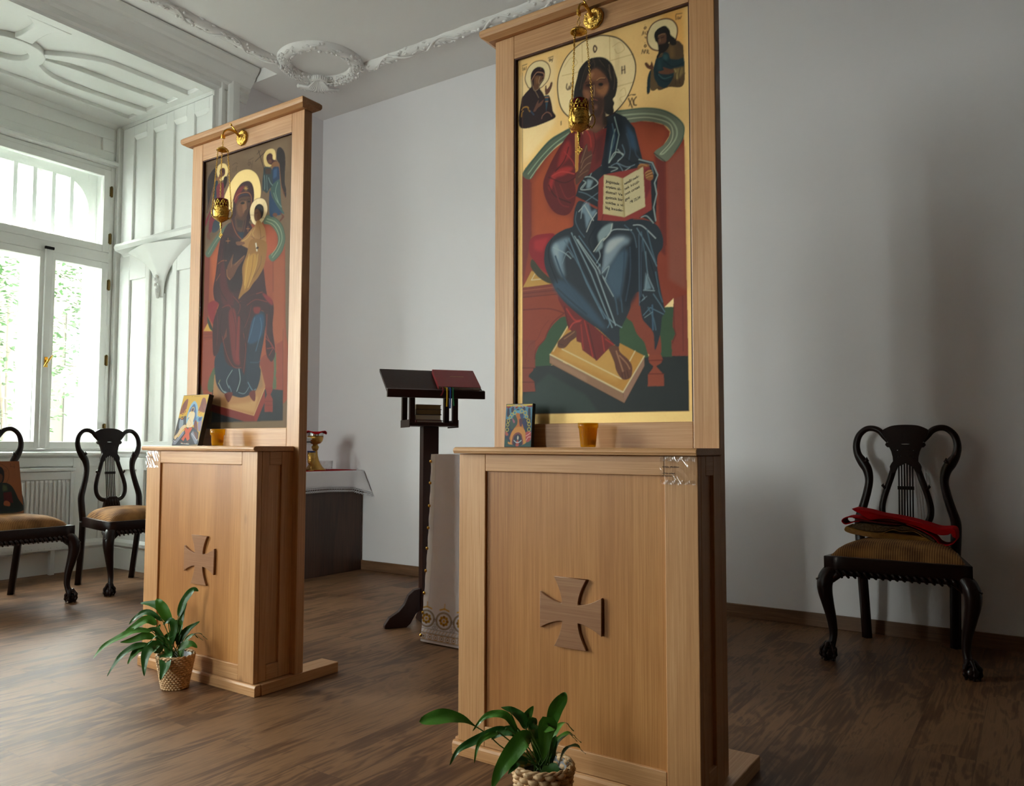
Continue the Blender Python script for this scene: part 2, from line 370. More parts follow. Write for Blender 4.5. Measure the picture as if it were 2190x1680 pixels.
# ------------------------------------------------------------------ geometry helpers
class MB:
    """collects shapes and links them as ONE mesh object"""
    def __init__(s): s.v = []; s.f = []; s.smooth = []
    def add(s, vs, fs, smooth=False):
        b = len(s.v); s.v += [tuple(v) for v in vs]
        s.f += [tuple(i + b for i in f) for f in fs]; s.smooth += [smooth] * len(fs); return s
    def box(s, x0, x1, y0, y1, z0, z1):
        vs = [(x, y, z) for z in (z0, z1) for y in (y0, y1) for x in (x0, x1)]
        return s.add(vs, [(0, 2, 3, 1), (4, 5, 7, 6), (0, 1, 5, 4), (2, 6, 7, 3), (0, 4, 6, 2), (1, 3, 7, 5)])
    def prism(s, pts, axis, a, b, smooth=False):
        """pts 2D polygon extruded along axis from a to b (2D order: remaining axes x<y<z)"""
        n = len(pts)
        def mk(p, t):
            q = list(p); q.insert('XYZ'.index(axis), t); return q
        vs = [mk(p, a) for p in pts] + [mk(p, b) for p in pts]
        fs = [tuple(range(n))[::-1], tuple(range(n, 2 * n))] + [(i, (i + 1) % n, n + (i + 1) % n, n + i) for i in range(n)]
        return s.add(vs, fs, smooth)
    def lathe(s, prof, c=(0, 0, 0), n=32, smooth=True, cap=True, fn=None):
        vs = []; fs = []
        for r, z in prof:
            for k in range(n):
                t = 2 * PI * k / n
                rr = fn(r, z, t) if fn else r
                vs.append((c[0] + rr * math.cos(t), c[1] + rr * math.sin(t), c[2] + z))
        m = len(prof)
        for i in range(m - 1):
            for k in range(n):
                k2 = (k + 1) % n
                fs.append((i * n + k, i * n + k2, (i + 1) * n + k2, (i + 1) * n + k))
        if cap:
            fs.append(tuple(range(n))[::-1]); fs.append(tuple(range((m - 1) * n, m * n)))
        return s.add(vs, fs, smooth)
    def tube(s, path, rad, n=10, flat=None, up=None, closed=False, cap=True):
        """sweep an elliptical section along path; rad number or list; flat=(a,b) multipliers along side/normal"""
        P = [Vector(p) for p in path]; m = len(P)
        R = rad if isinstance(rad, (list, tuple)) else [rad] * m
        vs = []; fs = []; prev = None
        for i in range(m):
            if closed: t = P[(i + 1) % m] - P[i - 1]
            else: t = P[min(i + 1, m - 1)] - P[max(i - 1, 0)]
            t = t.normalized() if t.length > 1e-9 else Vector((0, 0, 1))
            if up is not None: ref = Vector(up)
            elif prev is not None: ref = prev
            else: ref = Vector((0, 0, 1)) if abs(t.z) < 0.9 else Vector((0, 1, 0))
            sd = t.cross(ref)
            if sd.length < 1e-6: sd = t.cross(Vector((1, 0.01, 0)))
            sd.normalize(); nr = sd.cross(t).normalized()
            prev = nr
            fa, fb = flat if flat else (1, 1)
            r = R[i]; ra, rb = (r if isinstance(r, (list, tuple)) else (r * fa, r * fb))
            for k in range(n):
                a = 2 * PI * k / n
                vs.append(P[i] + sd * (ra * math.cos(a)) + nr * (rb * math.sin(a)))
        for i in range(m if closed else m - 1):
            j = (i + 1) % m
            for k in range(n):
                k2 = (k + 1) % n
                fs.append((i * n + k, i * n + k2, j * n + k2, j * n + k))
        if cap and not closed:
            fs.append(tuple(range(n))[::-1]); fs.append(tuple(range((m - 1) * n, m * n)))
        return s.add(vs, fs, True)
    def ball(s, c, r, n=12, sq=(1, 1, 1), fn=None):
        vs = []; fs = []
        m = n // 2
        for i in range(m + 1):
            ph = PI * i / m - PI / 2
            for k in range(n):
                t = 2 * PI * k / n
                d = (math.cos(ph) * math.cos(t), math.cos(ph) * math.sin(t), math.sin(ph))
                q = fn(d) if fn else 1
                vs.append((c[0] + d[0] * r * sq[0] * q, c[1] + d[1] * r * sq[1] * q, c[2] + d[2] * r * sq[2] * q))
        for i in range(m):
            for k in range(n):
                k2 = (k + 1) % n
                fs.append((i * n + k, i * n + k2, (i + 1) * n + k2, (i + 1) * n + k))
        return s.add(vs, fs, True)
    def grid(s, fn, nu, nv, smooth=True):
        vs = [fn(i / nu, j / nv) for j in range(nv + 1) for i in range(nu + 1)]
        fs = [(j * (nu + 1) + i, j * (nu + 1) + i + 1, (j + 1) * (nu + 1) + i + 1, (j + 1) * (nu + 1) + i) for j in range(nv) for i in range(nu)]
        return s.add(vs, fs, smooth)
    def xf(s, M):
        s.v = [tuple(M @ Vector(v)) for v in s.v]; return s
    def build(s, name, mat, parent=None, bevel=0.0, kind=None, label=None, subsurf=0, recalc=True, solid=0.0):
        me = bpy.data.meshes.new(name)
        me.from_pydata(s.v, [], s.f)
        me.polygons.foreach_set('use_smooth', s.smooth)
        if recalc:
            bm = bmesh.new(); bm.from_mesh(me)
            bmesh.ops.remove_doubles(bm, verts=bm.verts, dist=1e-6)
            bmesh.ops.recalc_face_normals(bm, faces=bm.faces)
            bm.to_mesh(me); bm.free()
        me.update()
        o = bpy.data.objects.new(name, me); COL.objects.link(o)
        me.materials.append(MT[mat] if isinstance(mat, str) else mat)
        if parent: o.parent = parent
        if bevel:
            b = o.modifiers.new('bevel', 'BEVEL'); b.width = bevel; b.segments = 2; b.limit_method = 'ANGLE'; b.angle_limit = 0.7
        if solid:
            b = o.modifiers.new('thickness', 'SOLIDIFY'); b.thickness = solid; b.offset = 0
        if subsurf:
            b = o.modifiers.new('smooth', 'SUBSURF'); b.levels = subsurf; b.render_levels = subsurf
        if kind: o['kind'] = kind
        if label: o['label'] = label
        return o

def plate(outlines, thick, name, mat, parent=None, matrix=None, bevel=0.0, holes=(), smooth_pts=False, label=None):
    """flat shape with holes cut from 2D outlines (x,y), extruded; becomes one mesh object"""
    cu = bpy.data.curves.new(name + '_c', 'CURVE'); cu.dimensions = '2D'; cu.fill_mode = 'BOTH'
    cu.extrude = thick / 2; cu.bevel_depth = bevel; cu.bevel_resolution = 1
    for pts in list(outlines) + list(holes):
        sp = cu.splines.new('POLY'); sp.points.add(len(pts) - 1)
        for p, q in zip(sp.points, pts): p.co = (q[0], q[1], 0, 1)
        sp.use_cyclic_u = True
    ob = bpy.data.objects.new('tmp', cu); COL.objects.link(ob)
    dg = bpy.context.evaluated_depsgraph_get(); dg.update()
    me = bpy.data.meshes.new_from_object(ob.evaluated_get(dg))
    bpy.data.objects.remove(ob, do_unlink=True)
    if matrix is not None: me.transform(matrix)
    me.materials.clear(); me.materials.append(MT[mat] if isinstance(mat, str) else mat)
    me.name = name
    o = bpy.data.objects.new(name, me); COL.objects.link(o)
    if parent: o.parent = parent
    if label: o['label'] = label
    return o

def text_mesh(txt, size, name, mat, parent, fn, label=None):
    """letters as flat mesh, every vertex (x,y in text units) placed by fn"""
    cu = bpy.data.curves.new(name + '_c', 'FONT'); cu.body = txt; cu.size = size; cu.resolution_u = 3
    ob = bpy.data.objects.new('tmp', cu); COL.objects.link(ob)
    dg = bpy.context.evaluated_depsgraph_get(); dg.update()
    me = bpy.data.meshes.new_from_object(ob.evaluated_get(dg))
    bpy.data.objects.remove(ob, do_unlink=True)
    xs = [v.co.x for v in me.vertices] or [0, 1]
    w = max(xs)
    for v in me.vertices: v.co = fn(v.co.x, v.co.y, w)
    me.materials.clear(); me.materials.append(MT[mat]); me.name = name
    o = bpy.data.objects.new(name, me); COL.objects.link(o)
    if parent: o.parent = parent
    return o

def catmull(pts, n=8, closed=False):
    P = [np.array(p, float) for p in pts]; out = []
    m = len(P)
    for i in range(m if closed else m - 1):
        p0 = P[i - 1] if (closed or i > 0) else P[i]; p1 = P[i]; p2 = P[(i + 1) % m]
        p3 = P[(i + 2) % m] if (closed or i + 2 < m) else p2
        for k in range(n):
            t = k / n
            out.append(0.5 * ((2 * p1) + (-p0 + p2) * t + (2 * p0 - 5 * p1 + 4 * p2 - p3) * t * t + (-p0 + 3 * p1 - 3 * p2 + p3) * t ** 3))
    if not closed: out.append(P[-1])
    return out

def thing(name, label, cat, loc=(0, 0, 0), rz=0.0, group=None):
    o = bpy.data.objects.new(name, None); COL.objects.link(o)
    o.empty_display_size = 0.05
    o.location = loc; o.rotation_euler = (0, 0, rz)
    o['label'] = label; o['category'] = cat
    if group: o['group'] = group
    return o

def tag(o, label, cat, group=None):
    o['label'] = label; o['category'] = cat
    if group: o['group'] = group
    return o

def dup(root, loc, rz, label):
    r = root.copy(); COL.objects.link(r); r.location = loc; r.rotation_euler = (0, 0, rz); r['label'] = label
    for ch in list(root.children):
        c = ch.copy(); COL.objects.link(c); c.parent = r
        for g in list(ch.children):
            d = g.copy(); COL.objects.link(d); d.parent = c
    return r

# ------------------------------------------------------------------ painter: strokes on a board stored as vertex colours
class Canvas:
    def __init__(s, w, h, res):
        s.w, s.h, s.res = w, h, res
        s.nx, s.ny = int(round(w / res)), int(round(h / res))
        s.a = np.zeros((s.ny, s.nx, 4), np.float32)
        s.rng = np.random.RandomState(7)
    def noise(s, cell):
        gx, gy = int(s.w / cell) + 3, int(s.h / cell) + 3
        g = s.rng.rand(gy, gx)
        y = np.linspace(0, gy - 1.01, s.ny); x = np.linspace(0, gx - 1.01, s.nx)
        yi, xi = y.astype(int), x.astype(int); fy, fx = (y - yi)[:, None], (x - xi)[None]
        return (g[yi][:, xi] * (1 - fy) * (1 - fx) + g[yi + 1][:, xi] * fy * (1 - fx) + g[yi][:, xi + 1] * (1 - fy) * fx + g[yi + 1][:, xi + 1] * fy * fx)
    def mask_poly(s, P, b):
        P = np.array(P, float) / s.res
        pad = int(2 * b / s.res) + 2
        x0, y0 = max(0, int(P[:, 0].min()) - pad), max(0, int(P[:, 1].min()) - pad)
        x1, y1 = min(s.nx, int(P[:, 0].max()) + pad + 2), min(s.ny, int(P[:, 1].max()) + pad + 2)
        if x1 <= x0 or y1 <= y0: return None
        m = np.zeros((y1 - y0, x1 - x0), np.float32)
        Q = np.roll(P, -1, 0)
        for r in range(y0, y1):
            yc = r + 0.5
            hit = (P[:, 1] <= yc) != (Q[:, 1] <= yc)
            if not hit.any(): continue
            a, c = P[hit], Q[hit]
            xs = np.sort(a[:, 0] + (yc - a[:, 1]) * (c[:, 0] - a[:, 0]) / (c[:, 1] - a[:, 1]))
            for k in range(0, len(xs) - 1, 2):
                i0, i1 = int(math.ceil(xs[k] - 0.5)) - x0, int(math.ceil(xs[k + 1] - 0.5)) - x0
                m[r - y0, max(0, i0):max(0, i1)] = 1
        if b:
            k = max(1, int(b / s.res))
            for ax in (0, 1):
                for _ in range(2):
                    c = np.cumsum(np.concatenate([np.zeros_like(np.take(m, [0], ax))] + [m], ax), ax)
                    n = m.shape[ax]; idx = np.arange(n)
                    hi, lo = np.minimum(n, idx + k + 1), np.maximum(0, idx - k)
                    m = (np.take(c, hi, ax) - np.take(c, lo, ax)) / (2 * k + 1)
        return x0, y0, m
    def mask_line(s, P, w):
        P = np.array(P, float) / s.res; w = w / s.res
        pad = int(w) + 2
        x0, y0 = max(0, int(P[:, 0].min()) - pad), max(0, int(P[:, 1].min()) - pad)
        x1, y1 = min(s.nx, int(P[:, 0].max()) + pad + 2), min(s.ny, int(P[:, 1].max()) + pad + 2)
        if x1 <= x0 or y1 <= y0: return None
        M = np.zeros((y1 - y0, x1 - x0), np.float32)
        for a, b in zip(P[:-1], P[1:]):
            u0, v0 = max(x0, int(min(a[0], b[0])) - pad), max(y0, int(min(a[1], b[1])) - pad)
            u1, v1 = min(x1, int(max(a[0], b[0])) + pad + 1), min(y1, int(max(a[1], b[1])) + pad + 1)
            if u1 <= u0 or v1 <= v0: continue
            X, Y = np.meshgrid(np.arange(u0, u1) + 0.5, np.arange(v0, v1) + 0.5)
            d = b - a; L = max(d @ d, 1e-6)
            t = np.clip(((X - a[0]) * d[0] + (Y - a[1]) * d[1]) / L, 0, 1)
            dist = np.hypot(X - a[0] - t * d[0], Y - a[1] - t * d[1])
            sl = (slice(v0 - y0, v1 - y0), slice(u0 - x0, u1 - x0))
            M[sl] = np.maximum(M[sl], np.clip((w / 2 - dist) / max(1.0, w * 0.28) + 0.5, 0, 1))
        return x0, y0, M
    def put(s, mk, col):
        if mk is None: return
        x0, y0, m = mk
        gold = 1.0 if col.endswith('*') else 0.0
        c = np.array(srgb(col.rstrip('*'))[:3] + [gold], np.float32)
        v = s.a[y0:y0 + m.shape[0], x0:x0 + m.shape[1]]
        v += (c - v) * m[..., None]
    def run(s, text):
        for ln in text.strip().splitlines():
            head, _, tail = ln.partition(':')
            t = head.split()
            if not t: continue
            op = t[0]; col = t[1]
            v = [float(x) for x in tail.replace(',', ' ').split()]
            P = [(v[i], v[i + 1]) for i in range(0, len(v) - 1, 2)]
            if op == 'N':
                s.put((0, 0, np.ones((s.ny, s.nx), np.float32)), col)
                s.amp = float(t[2])
            elif op == 'F':
                b = [float(x[1:]) for x in t[2:] if x[0] == 'b']
                if 's' in t[2:]: P = catmull(P, 6, True)
                s.put(s.mask_poly(P, b[0] if b else 0), col)
            elif op in 'LC':
                w = float(t[2])
                if op == 'C': P = catmull(P, 6, True); P.append(P[0])
                elif 's' in t[3:]: P = catmull(P, 6)
                mk = s.mask_line(P, w)
                if mk and op == 'L' and w < 6: mk = (mk[0], mk[1], mk[2] * 0.82)
                s.put(mk, col)
            elif op == 'E':
                cx, cy, rx, ry = v
                s.put(s.mask_poly([(cx + rx * math.cos(a), cy + ry * math.sin(a)) for a in np.linspace(0, 2 * PI, 25)[:-1]], 0), col)
            elif op == 'R':
                cx, cy, r = v; w = float(t[2])
                s.put(s.mask_line([(cx + r * math.cos(a), cy + r * math.sin(a)) for a in np.linspace(0, 2 * PI, 25)], w), col)
        # brush and weave variation of the paint layer
        n = 0.5 * s.noise(4) + 0.5 * s.noise(25)
        s.a[..., :3] *= (1 + (n - 0.5) * 0.02 * s.amp)[..., None]
        return s
    def mesh(s, name, mat, parent, fn, label=None):
        """fn maps (u right, v up) in 0..1 to 3D"""
        nx, ny = s.nx // 2, s.ny // 2
        a = s.a[:ny * 2, :nx * 2].reshape(ny, 2, nx, 2, 4).mean((1, 3))
        a = np.concatenate([a, a[:, -1:]], 1); a = np.concatenate([a, a[-1:]], 0)
        # sample at vertices (between cells)
        b = a.copy(); b[1:, :] = (a[1:, :] + a[:-1, :]) / 2; b[:, 1:] = (b[:, 1:] + b[:, :-1]) / 2
        U, V = np.meshgrid(np.linspace(0, 1, nx + 1), np.linspace(1, 0, ny + 1))
        co = fn(U, V)
        idx = np.arange((ny + 1) * (nx + 1)).reshape(ny + 1, nx + 1)
        q = np.stack([idx[1:, :-1], idx[1:, 1:], idx[:-1, 1:], idx[:-1, :-1]], -1).reshape(-1, 4)
        me = bpy.data.meshes.new(name)
        me.vertices.add(co.shape[0] * co.shape[1]); me.vertices.foreach_set('co', co.reshape(-1).astype(np.float32))
        me.loops.add(q.size); me.loops.foreach_set('vertex_index', q.reshape(-1).astype(np.int32))
        me.polygons.add(len(q)); me.polygons.foreach_set('loop_start', np.arange(0, q.size, 4, dtype=np.int32))
        me.polygons.foreach_set('use_smooth', np.ones(len(q), bool))
        me.update(calc_edges=True)
        at = me.color_attributes.new('paint', 'FLOAT_COLOR', 'POINT')
        at.data.foreach_set('color', np.clip(b, 0, 1).reshape(-1).astype(np.float32))
        me.materials.append(mat)
        o = bpy.data.objects.new(name, me); COL.objects.link(o)
        if parent: o.parent = parent
        if label: o['label'] = label
        return o

def quad(p00, p10, p11, p01):
    """planar patch from 4 corners: bottom-left, bottom-right, top-right, top-left"""
    A = [np.array(p, float) for p in (p00, p10, p11, p01)]
    def fn(U, V):
        U = U[..., None]; V = V[..., None]
        return A[0] * (1 - U) * (1 - V) + A[1] * U * (1 - V) + A[2] * U * V + A[3] * (1 - U) * V
    return fn
# ================================================================== ROOM SHELL
XL, XA, YB, YA = -5.07, -6.33, 4.80, 3.67       # left wall, alcove window wall, back wall, alcove side wall
XR = 2.7
A0 = 1.37                                       # near end of the alcove
HC, HA = 3.86, 3.70                             # ceiling heights
ST = dict(kind='structure')

MB().box(XA - 0.45, XR + 0.2, REAR_Y - 0.3, YB + 0.2, -0.12, 0).build('floor', 'floor', **ST)
MB().box(XL - 0.25, XR + 0.2, YB, YB + 0.2, 0, 4.1).build('wall_back', 'wall', **ST)
MB().box(XR, XR + 0.2, REAR_Y, YB, 0, 4.1).build('wall_right', 'darkwall', **ST)

def wall_with_openings(name, axis, t0, t1, a0, a1, z1, ops, mat='wall', ztop=3.33, zbot=0.955):
    """axis 'X': wall plane x in t0..t1 running along y a0..a1"""
    mb = MB()
    def bx(a, b, z0, z1_):
        if b - a < 1e-4: return
        if axis == 'X': mb.box(t0, t1, a, b, z0, z1_)
        else: mb.box(a, b, t0, t1, z0, z1_)
    cur = a0
    for a, b in sorted(ops):
        bx(cur, a, 0, z1); bx(a, b, 0, zbot); bx(a, b, ztop, z1); cur = b
    bx(cur, a1, 0, z1)
    return mb.build(name, mat, kind='structure')

wall_with_openings('wall_alcove', 'X', XA - 0.45, XA, A0 - 0.3, YA + 0.3, 4.1, ALC_WIN, 'trim')
wall_with_openings('wall_left', 'X', XL - 0.25, XL, REAR_Y, A0, 4.1, LEFT_WIN, zbot=0.9, ztop=3.3)
wall_with_openings('wall_rear', 'Y', REAR_Y - 0.3, REAR_Y, XL - 0.25, XR + 0.2, 4.1, REAR_WIN, 'darkwall', zbot=0.9, ztop=3.3)
MB().box(XL - 0.25, XL, YA + 0.12, YB, 0, 4.1).build('wall_left_corner', 'wall', **ST)
MB().box(XL - 0.25, XL, A0, YA + 0.12, HA + 0.12, 4.1).build('wall_left_lintel', 'wall', **ST)
MB().box(XA, XL - 0.25, A0 - 0.3, A0, 0, 4.1).box(XL - 0.25, XL - 0.0001, A0 - 0.3, A0, 0, 0.001).build('wall_alcove_near', 'trim', **ST)

# ceiling with the shallow recess next to the alcove beam
RX, RY, RZ = -4.717, 3.98, 3.957
cm = MB()
cm.box(RX, XR + 0.2, REAR_Y - 0.3, YB + 0.2, HC, 4.15)
cm.box(XL - 0.25, RX, RY, YB + 0.2, HC, 4.15)
cm.box(XL, RX - 0.0, REAR_Y - 0.3, RY, RZ, 4.15)
cm.build('ceiling', 'ceil', **ST)

# alcove ceiling: recessed field with a raised pattern of ribs around an oval
MB().box(XA, XL, A0, YA, HA + 0.03, HA + 0.12).build('ceiling_alcove', 'trim', **ST)
CY = 2.47
lineA = [(-5.562, 2.645), (-5.414, 2.80), (-5.325, 2.976), (-5.310, 3.20), (-5.296, 3.60)]
lineA2 = [(-5.605, 2.665), (-5.50, 2.86), (-5.435, 3.03), (-5.412, 3.22), (-5.407, 3.60)]
lineB = [(-5.640, 2.685), (-5.605, 2.86), (-5.590, 3.10), (-5.566, 3.60)]
lineB2 = [(-5.680, 2.69), (-5.683, 2.90), (-5.685, 3.15), (-5.685, 3.60)]
lineC = [(-5.749, 2.690), (-5.865, 2.85), (-5.888, 3.10), (-5.850, 3.60)]
lineC2 = [(-5.835, 2.64), (-5.932, 2.778), (-5.983, 2.957), (-5.997, 3.157), (-5.955, 3.60)]
crs = [(-5.475, 2.52), (-5.35, 2.512), (-5.22, 2.525), (-5.14, 2.60)]
mt0 = Matrix.Translation((0, 0, HA + 0.014))
par = thing('ceiling_ribs', 'white wooden ribs fanning out from an oval on the alcove ceiling', 'ceiling ornament')
def mir(P, sgn): return [(x, CY + sgn * (y - CY)) for x, y in P]
for sgn in (1, -1):
    for p, q in ((lineA, lineA2), (lineB, lineB2), (lineC, lineC2)):
        P = [tuple(a_) for a_ in catmull(p, 6)] + [tuple(a_) for a_ in catmull(q, 6)][::-1]
        plate([mir(P, sgn)], 0.026, 'rib', 'trim', par, mt0, bevel=0.005)
P = [tuple(a_) for a_ in catmull(crs, 6)]
plate([P + mir(P, -1)[::-1]], 0.026, 'rib', 'trim', par, mt0, bevel=0.005)
MB().box(XA, -6.10, A0, YA, HA + 0.001, HA + 0.035).build('border_board', 'trim', par, bevel=0.006)
MB().box(-6.10, -5.141, 3.592, YA, HA + 0.001, HA + 0.035).build('border_board', 'trim', par, bevel=0.006)
MB().box(-6.10, -5.141, A0, A0 + 0.08, HA + 0.001, HA + 0.035).build('border_board', 'trim', par, bevel=0.006)
el = lambda rx, ry, cx=-5.712: [(cx + rx * math.cos(t), CY + ry * math.sin(t)) for t in np.linspace(0, 2 * PI, 49)[:-1]]
plate([el(0.225, 0.225)], 0.030, 'oval_ring', 'trim', par, Matrix.Translation((0, 0, HA + 0.012)), bevel=0.006, holes=[el(0.128, 0.135)])
# shadow-line coves between alcove ceiling and walls
MB().prism([(XA, HA + 0.03), (XA + 0.05, HA + 0.03), (XA, HA - 0.05)], 'Y', A0, YA).build('trim_1', 'trim', **ST)
MB().box(XA, XL, YA - 0.012, YA, HA - 0.03, HA + 0.03).build('trim_2', 'trim', **ST)

# beam and cornice over the alcove opening
prof = [(-5.14, 3.70), (-5.055, 3.70), (-5.055, 3.722), (-5.035, 3.735), (-5.035, 3.775), (-5.015, 3.79), (-5.01, 3.81), (-4.975, 3.845), (-4.955, 3.87), (-4.95, 3.885), (-4.93, 3.90), (-4.905, 3.935), (-4.905, 3.949), (-5.14, 3.949)]
MB().prism(prof, 'Y', A0 - 0.2, 3.965).build('trim_3', 'trim', **ST)
# upright casing at the end of the opening
cas = [(3.665, -5.14), (3.665, -5.06), (3.70, -5.05), (3.715, -5.03), (3.735, -5.03), (3.745, -5.045), (3.765, -5.045), (3.775, -5.02), (3.80, -5.005), (3.855, -5.005), (3.87, -5.02), (3.875, -5.07), (3.80, -5.07), (3.80, -5.14)]
MB().prism([(b, a) for a, b in cas], 'Z', 0, 3.835).build('trim_4', 'trim', **ST)

# alcove side wall with panelling
MB().box(XA - 0.45, XL - 0.02, YA, YA + 0.12, 0, 4.1).build('wall_alcove_side', 'trim', **ST)
wp = thing('wall_panelling', 'white painted wooden panelling with a bracketed shelf beside the window', 'panelling')
def rails(mb, xs, z0, z1, th, gaps):
    pass
TH = 0.02
# upper field: rails and stiles stand proud of recessed panels
ups = [(-6.26, -6.10), (-5.92, -5.825), (-5.645, -5.545), (-5.38, -5.28), (-5.10, -5.055)]
for a, b in ups: MB().box(a, b, YA - TH, YA, 2.69, 3.66).build('stile', 'trim', wp, bevel=0.004)
for i in range(4):
    MB().box(ups[i][1], ups[i + 1][0], YA - TH, YA, 3.575, 3.66).build('rail', 'trim', wp, bevel=0.002)
    a, b = ups[i][1], ups[i + 1][0]
    MB().prism([(YA - TH - 0.004, 3.575), (YA, 3.575), (YA, 3.545)], 'X', a, b).build('panel_bead', 'trim', wp)
# shelf on brackets
sp = [(YA, 2.56), (YA - 0.03, 2.565), (YA - 0.045, 2.585), (YA - 0.10, 2.60), (YA - 0.115, 2.63), (YA - 0.10, 2.655), (YA - 0.06, 2.665), (YA - 0.03, 2.69), (YA, 2.69)]
MB().prism(sp, 'X', -6.20, -5.075).build('shelf', 'trim', wp)
for cx in (-5.67,):
    mb = MB()
    # curved bracket: deep at the top, spreading sideways like a vault
    def br(u, v):
        z = 2.575 - 0.40 * v
        wd = 0.045 + 0.40 * (1 - v) ** 2.6
        dp = 0.012 + 0.13 * (1 - v) ** 2.0
        x = cx + (u - 0.5) * 2 * wd
        y = YA - TH - dp * (1 - abs(u - 0.5) * 2) ** 0.55
        return (x, y, z)
    mb.grid(br, 24, 20)
    mb.build('bracket', 'trim', wp)
    b2 = MB().tube([(cx, YA - 0.045, 2.26), (cx, YA - 0.05, 2.20), (cx, YA - 0.045, 2.16)], [0.018, 0.022, 0.012], 10)
    for k in range(7): b2.ball((cx + 0.008 * (-1) ** k, YA - 0.055 - 0.012 * k / 7, 2.20 + 0.022 * k), 0.014, 8)
    b2.build('carved_drop', 'trim', wp)
# lower field
los = [(-6.26, -6.115), (-5.885, -5.83), (-5.715, -5.625), (-5.52, -5.46), (-5.22, -5.055)]
for i, (a, b) in enumerate(los): MB().box(a, b, YA - TH, YA, 1.02, 2.57 if i != 2 else 2.2).build('stile', 'trim', wp, bevel=0.005)
for a, b, z in ((-6.115, -5.885, 2.36), (-5.46, -5.22, 2.36)):
    MB().box(a, b, YA - TH, YA, z, 2.57).build('rail', 'trim', wp, bevel=0.004)
MB().box(-6.26, -5.055, YA - TH, YA, 0.985, 1.03).build('rail', 'trim', wp, bevel=0.003)
sp = [(YA, 0.90), (YA - 0.02, 0.905), (YA - 0.03, 0.93), (YA - 0.045, 0.945), (YA - 0.045, 0.975), (YA - 0.02, 0.99), (YA, 0.99)]
MB().prism(sp, 'X', -6.32, -5.07).build('dado_rail', 'trim', wp)
for a, b in ((-6.32, -6.19), (-5.93, -5.83), (-5.56, -5.46), (-5.2, -5.055)):
    MB().box(a, b, YA - TH, YA, 0.24, 0.90).build('stile', 'trim', wp, bevel=0.004)
for z0, z1 in ((0.80, 0.90), (0.24, 0.40)):
    for a, b in ((-6.19, -5.93), (-5.83, -5.56), (-5.46, -5.2)):
        MB().box(a, b, YA - TH, YA, z0, z1).build('rail', 'trim', wp, bevel=0.002)
skp = [(0, 0), (-0.03, 0), (-0.03, 0.165), (-0.022, 0.17), (-0.045, 0.19), (-0.045, 0.215), (-0.02, 0.24), (0, 0.24)]
MB().prism([(YA + a, z) for a, z in skp], 'X', XA + 0.046, XL - 0.02).build('baseboard_alcove_side', 'trim', **ST)
MB().prism([(XA - a, z) for a, z in skp], 'Y', A0, YA).build('baseboard_alcove', 'trim', **ST)
# window wall dressing: corner post, frieze panel, apron panels
MB().box(XA, XA + 0.05, YA - 0.045, YA, 0.24, HA - 0.02).build('trim_5', 'trim', kind='structure', bevel=0.006)
fp = thing('frieze_panelling', 'white panelled frieze board above the alcove window', 'panelling')
MB().box(XA, XA + 0.02, A0, YA - 0.07, 3.56, 3.66).build('rail', 'trim', fp, bevel=0.004)
MB().box(XA, XA + 0.02, A0, YA - 0.07, 3.37, 3.455).build('rail', 'trim', fp, bevel=0.004)
for a, b in ((3.50, 3.60), (2.48, 2.56), (1.40, 1.48)):
    MB().box(XA, XA + 0.02, a, b, 3.455, 3.56).build('stile', 'trim', fp, bevel=0.003)
MB().prism([(XA, 3.335), (XA + 0.05, 3.345), (XA + 0.06, 3.365), (XA + 0.03, 3.385), (XA, 3.39)], 'Y', A0, YA - 0.045).build('cap_moulding', 'trim', fp)
ap = thing('apron_panelling', 'white panelled apron below the window sill behind the radiator', 'panelling')
for a, b in ((3.56, 3.625), (3.34, 3.40), (2.5, 2.58), (1.4, 1.5)):
    MB().box(XA, XA + 0.015, a, b, 0.24, 0.90).build('stile', 'trim', ap, bevel=0.003)
for a, b in ((3.40, 3.56), (2.58, 3.34), (1.5, 2.5)):
    MB().box(XA, XA + 0.015, a, b, 0.83, 0.90).build('rail', 'trim', ap, bevel=0.003)

# skirting in walnut laminate
MB().box(XL, XR, YB - 0.016, YB, 0, 0.075).build('baseboard_back', 'base_w', kind='structure', bevel=0.002)
MB().box(XL, XL + 0.016, YA + 0.21, YB - 0.016, 0, 0.075).build('baseboard_left', 'base_w', kind='structure', bevel=0.002)

